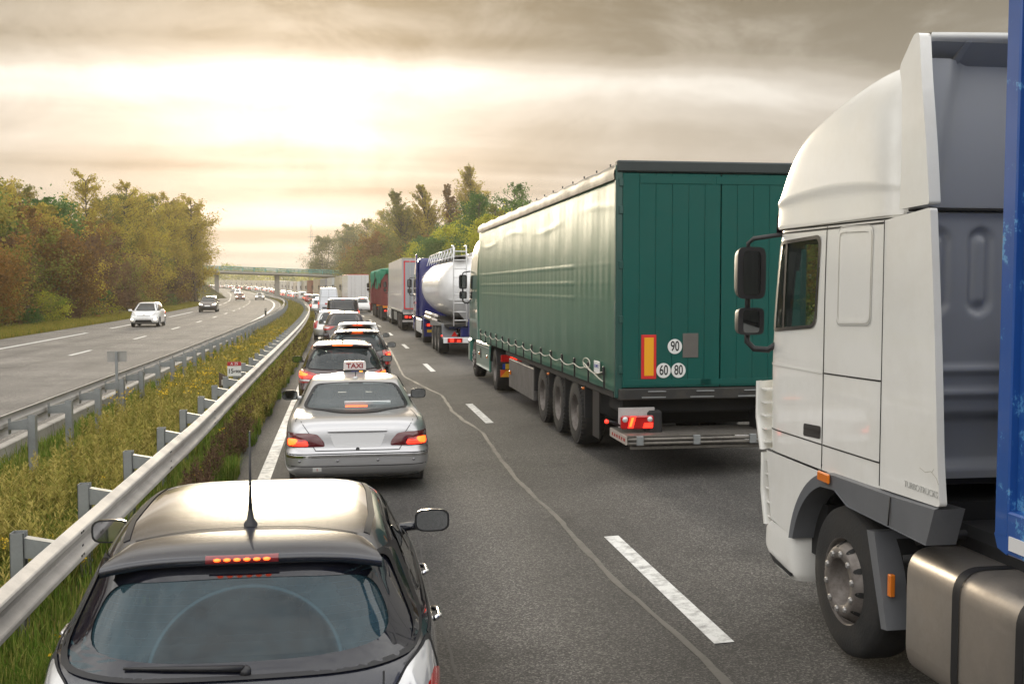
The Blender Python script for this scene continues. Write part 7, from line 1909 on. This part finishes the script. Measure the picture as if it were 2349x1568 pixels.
# ------------------------------------------------------------------ bridge, mast
def bridge():
    CON = mat('bridge_concrete', (.36, .34, .31), .8, var=.15, vscale=.6, dirt=.3, dirtcol=(.2, .18, .15)); TEAL = mat('teal_railing', (.05, .28, .27), .5)
    r = empty('road_bridge', label='low concrete bridge with teal railing crossing the motorway', cat='bridge'); s0 = 264; c0 = P(s0, 0, 0); th = heading(s0)
    r.location = (c0[0], c0[1], 0); r.rotation_euler = (0, 0, th)
    zb = lambda x: 3.70 - (x + 20) * .036       # the deck falls slightly to the right
    xs = np.linspace(-24, 50, 30)
    b = MB(); G = []
    for x in xs:
        z = zb(x); G.append([(x, -3.6, z + .70), (x, -3.6, z + .32), (x, -3.4, z + .28), (x, -2.6, z), (x, 2.6, z), (x, 3.4, z + .28), (x, 3.6, z + .30), (x, 3.6, z + .75), (x, -3.6, z + .75)])
    b.grid(G, False); b.build('deck', CON, r)
    for x, w in ((-2.65, .55), (-16.4, .5), (13.0, .55), (27.0, .55)):
        b = MB(); b.box(x - w, x + w, -.9, .9, -2.6, zb(x) + .03, .12); b.build('pier', CON, r)
    for y in (-3.5, 3.5):
        for z_ in (1.75, 1.25): b = MB(); b.tube([(x, y, zb(x) + z_) for x in xs], .045, 6); b.build('rail', TEAL, r)
        for x in np.arange(-23.5, 44, 2.6): b = MB(); b.box(x - .06, x + .06, y - .05, y + .05, zb(x) + .7, zb(x) + 1.8, 0); b.build('rail_post', TEAL, r)
        b = MB(); b.grid([[(x, y + .02, zb(x) + .75), (x, y + .02, zb(x) + 1.70)] for x in xs], False)
        nt_ = mat('railing_mesh', (.03, .16, .15), .7)
        if not nt_.node_tree.nodes.get('Mix Shader'):
            N = nt_.node_tree.nodes; L = nt_.node_tree.links; t = N.new('ShaderNodeBsdfTransparent'); mx = N.new('ShaderNodeMixShader'); mx.inputs[0].default_value = .28; L.new(t.outputs[0], mx.inputs[1]); L.new(N['Principled BSDF'].outputs[0], mx.inputs[2]); L.new(mx.outputs[0], N['Material Output'].inputs[0])
        b.build('mesh_infill', nt_, r)
    # earth banks where the deck lands
    for nm, xa, xb in (('bank', -60, -23.5), ('bank', 40, 110)):
        G = []
        for x in np.linspace(xa, xb, 14):
            G.append([(x, -14, -2.6), (x, -4.5, zb(np.clip(x, -24, 44)) + .6), (x, 4.5, zb(np.clip(x, -24, 44)) + .6), (x, 14, -2.6)])
        G = [[(G[0][0][0] - (10 if xa < 0 else 10), 0, -2.6)] * 4] + G + [[(G[-1][0][0] + 10, 0, -2.6)] * 4]
        b = MB(); b.grid(G); o = b.build('embankment', VERGE, r)
    # signs hanging on the deck by the middle pier
    return r
bridge()
def mast():
    r = empty('lattice_mast', (-14.5, 560, -2.4), 0, 'thin lattice radio mast fading into the bright sky', 'mast'); Z = mat('mast_steel', (.35, .33, .3), .6, .3); H = 32
    for x, y in ((-1, -1), (1, -1), (1, 1), (-1, 1)): b = MB(); b.tube([(x * 1.3, y * 1.3, 0), (x * .25, y * .25, H)], [.12, .07], 5); b.build('mast_leg', Z, r)
    for k in range(14):
        z = k * H / 14; q = 1.3 - 1.05 * z / H; q2 = 1.3 - 1.05 * (z + H / 14) / H; b = MB()
        for sg in (-1, 1): b.tube([(-q, sg * q, z), (q2, sg * q2, z + H / 14)], .05, 4); b.tube([(sg * q, q, z), (sg * q2, -q2, z + H / 14)], .05, 4)
        o = b.build('mast_brace', Z, r)
    for z in (20, 25.5): b = MB(); b.box(-1.8, 1.8, -.12, .12, z, z + .25, 0); b.box(-.12, .12, -1.8, 1.8, z + .01, z + .24, 0); b.build('antenna_platform', Z, r)
    r2 = empty('lamp_post', P(192, -17.3, 0), 0, 'thin dark pole at the right edge of the left wood', 'pole'); b = MB(); b.tube([(0, 0, -.1), (0, 0, 11.5)], [.09, .05], 8); b.build('pole', Z, r2); b = MB(); b.tube([(0, 0, 11.4), (.5, 0, 11.6), (1.2, 0, 11.6)], .04, 6); b.build('pole_arm', Z, r2)
mast()
# ------------------------------------------------------------------ haze
def haze():
    b = MB(); b.box(-420, 420, -60, 1050, -5.5, 34, 0); m = bpy.data.materials.new('haze'); m.use_nodes = True; N = m.node_tree.nodes; L = m.node_tree.links; N.clear()
    out = N.new('ShaderNodeOutputMaterial'); v = N.new('ShaderNodeVolumePrincipled'); v.inputs['Color'].default_value = (1, .95, .85, 1); v.inputs['Density'].default_value = HAZE; v.inputs['Anisotropy'].default_value = .55; L.new(v.outputs[0], out.inputs['Volume'])
    o = b.build('haze', m); o['kind'] = 'stuff'
HAZE = 0.0004
haze()
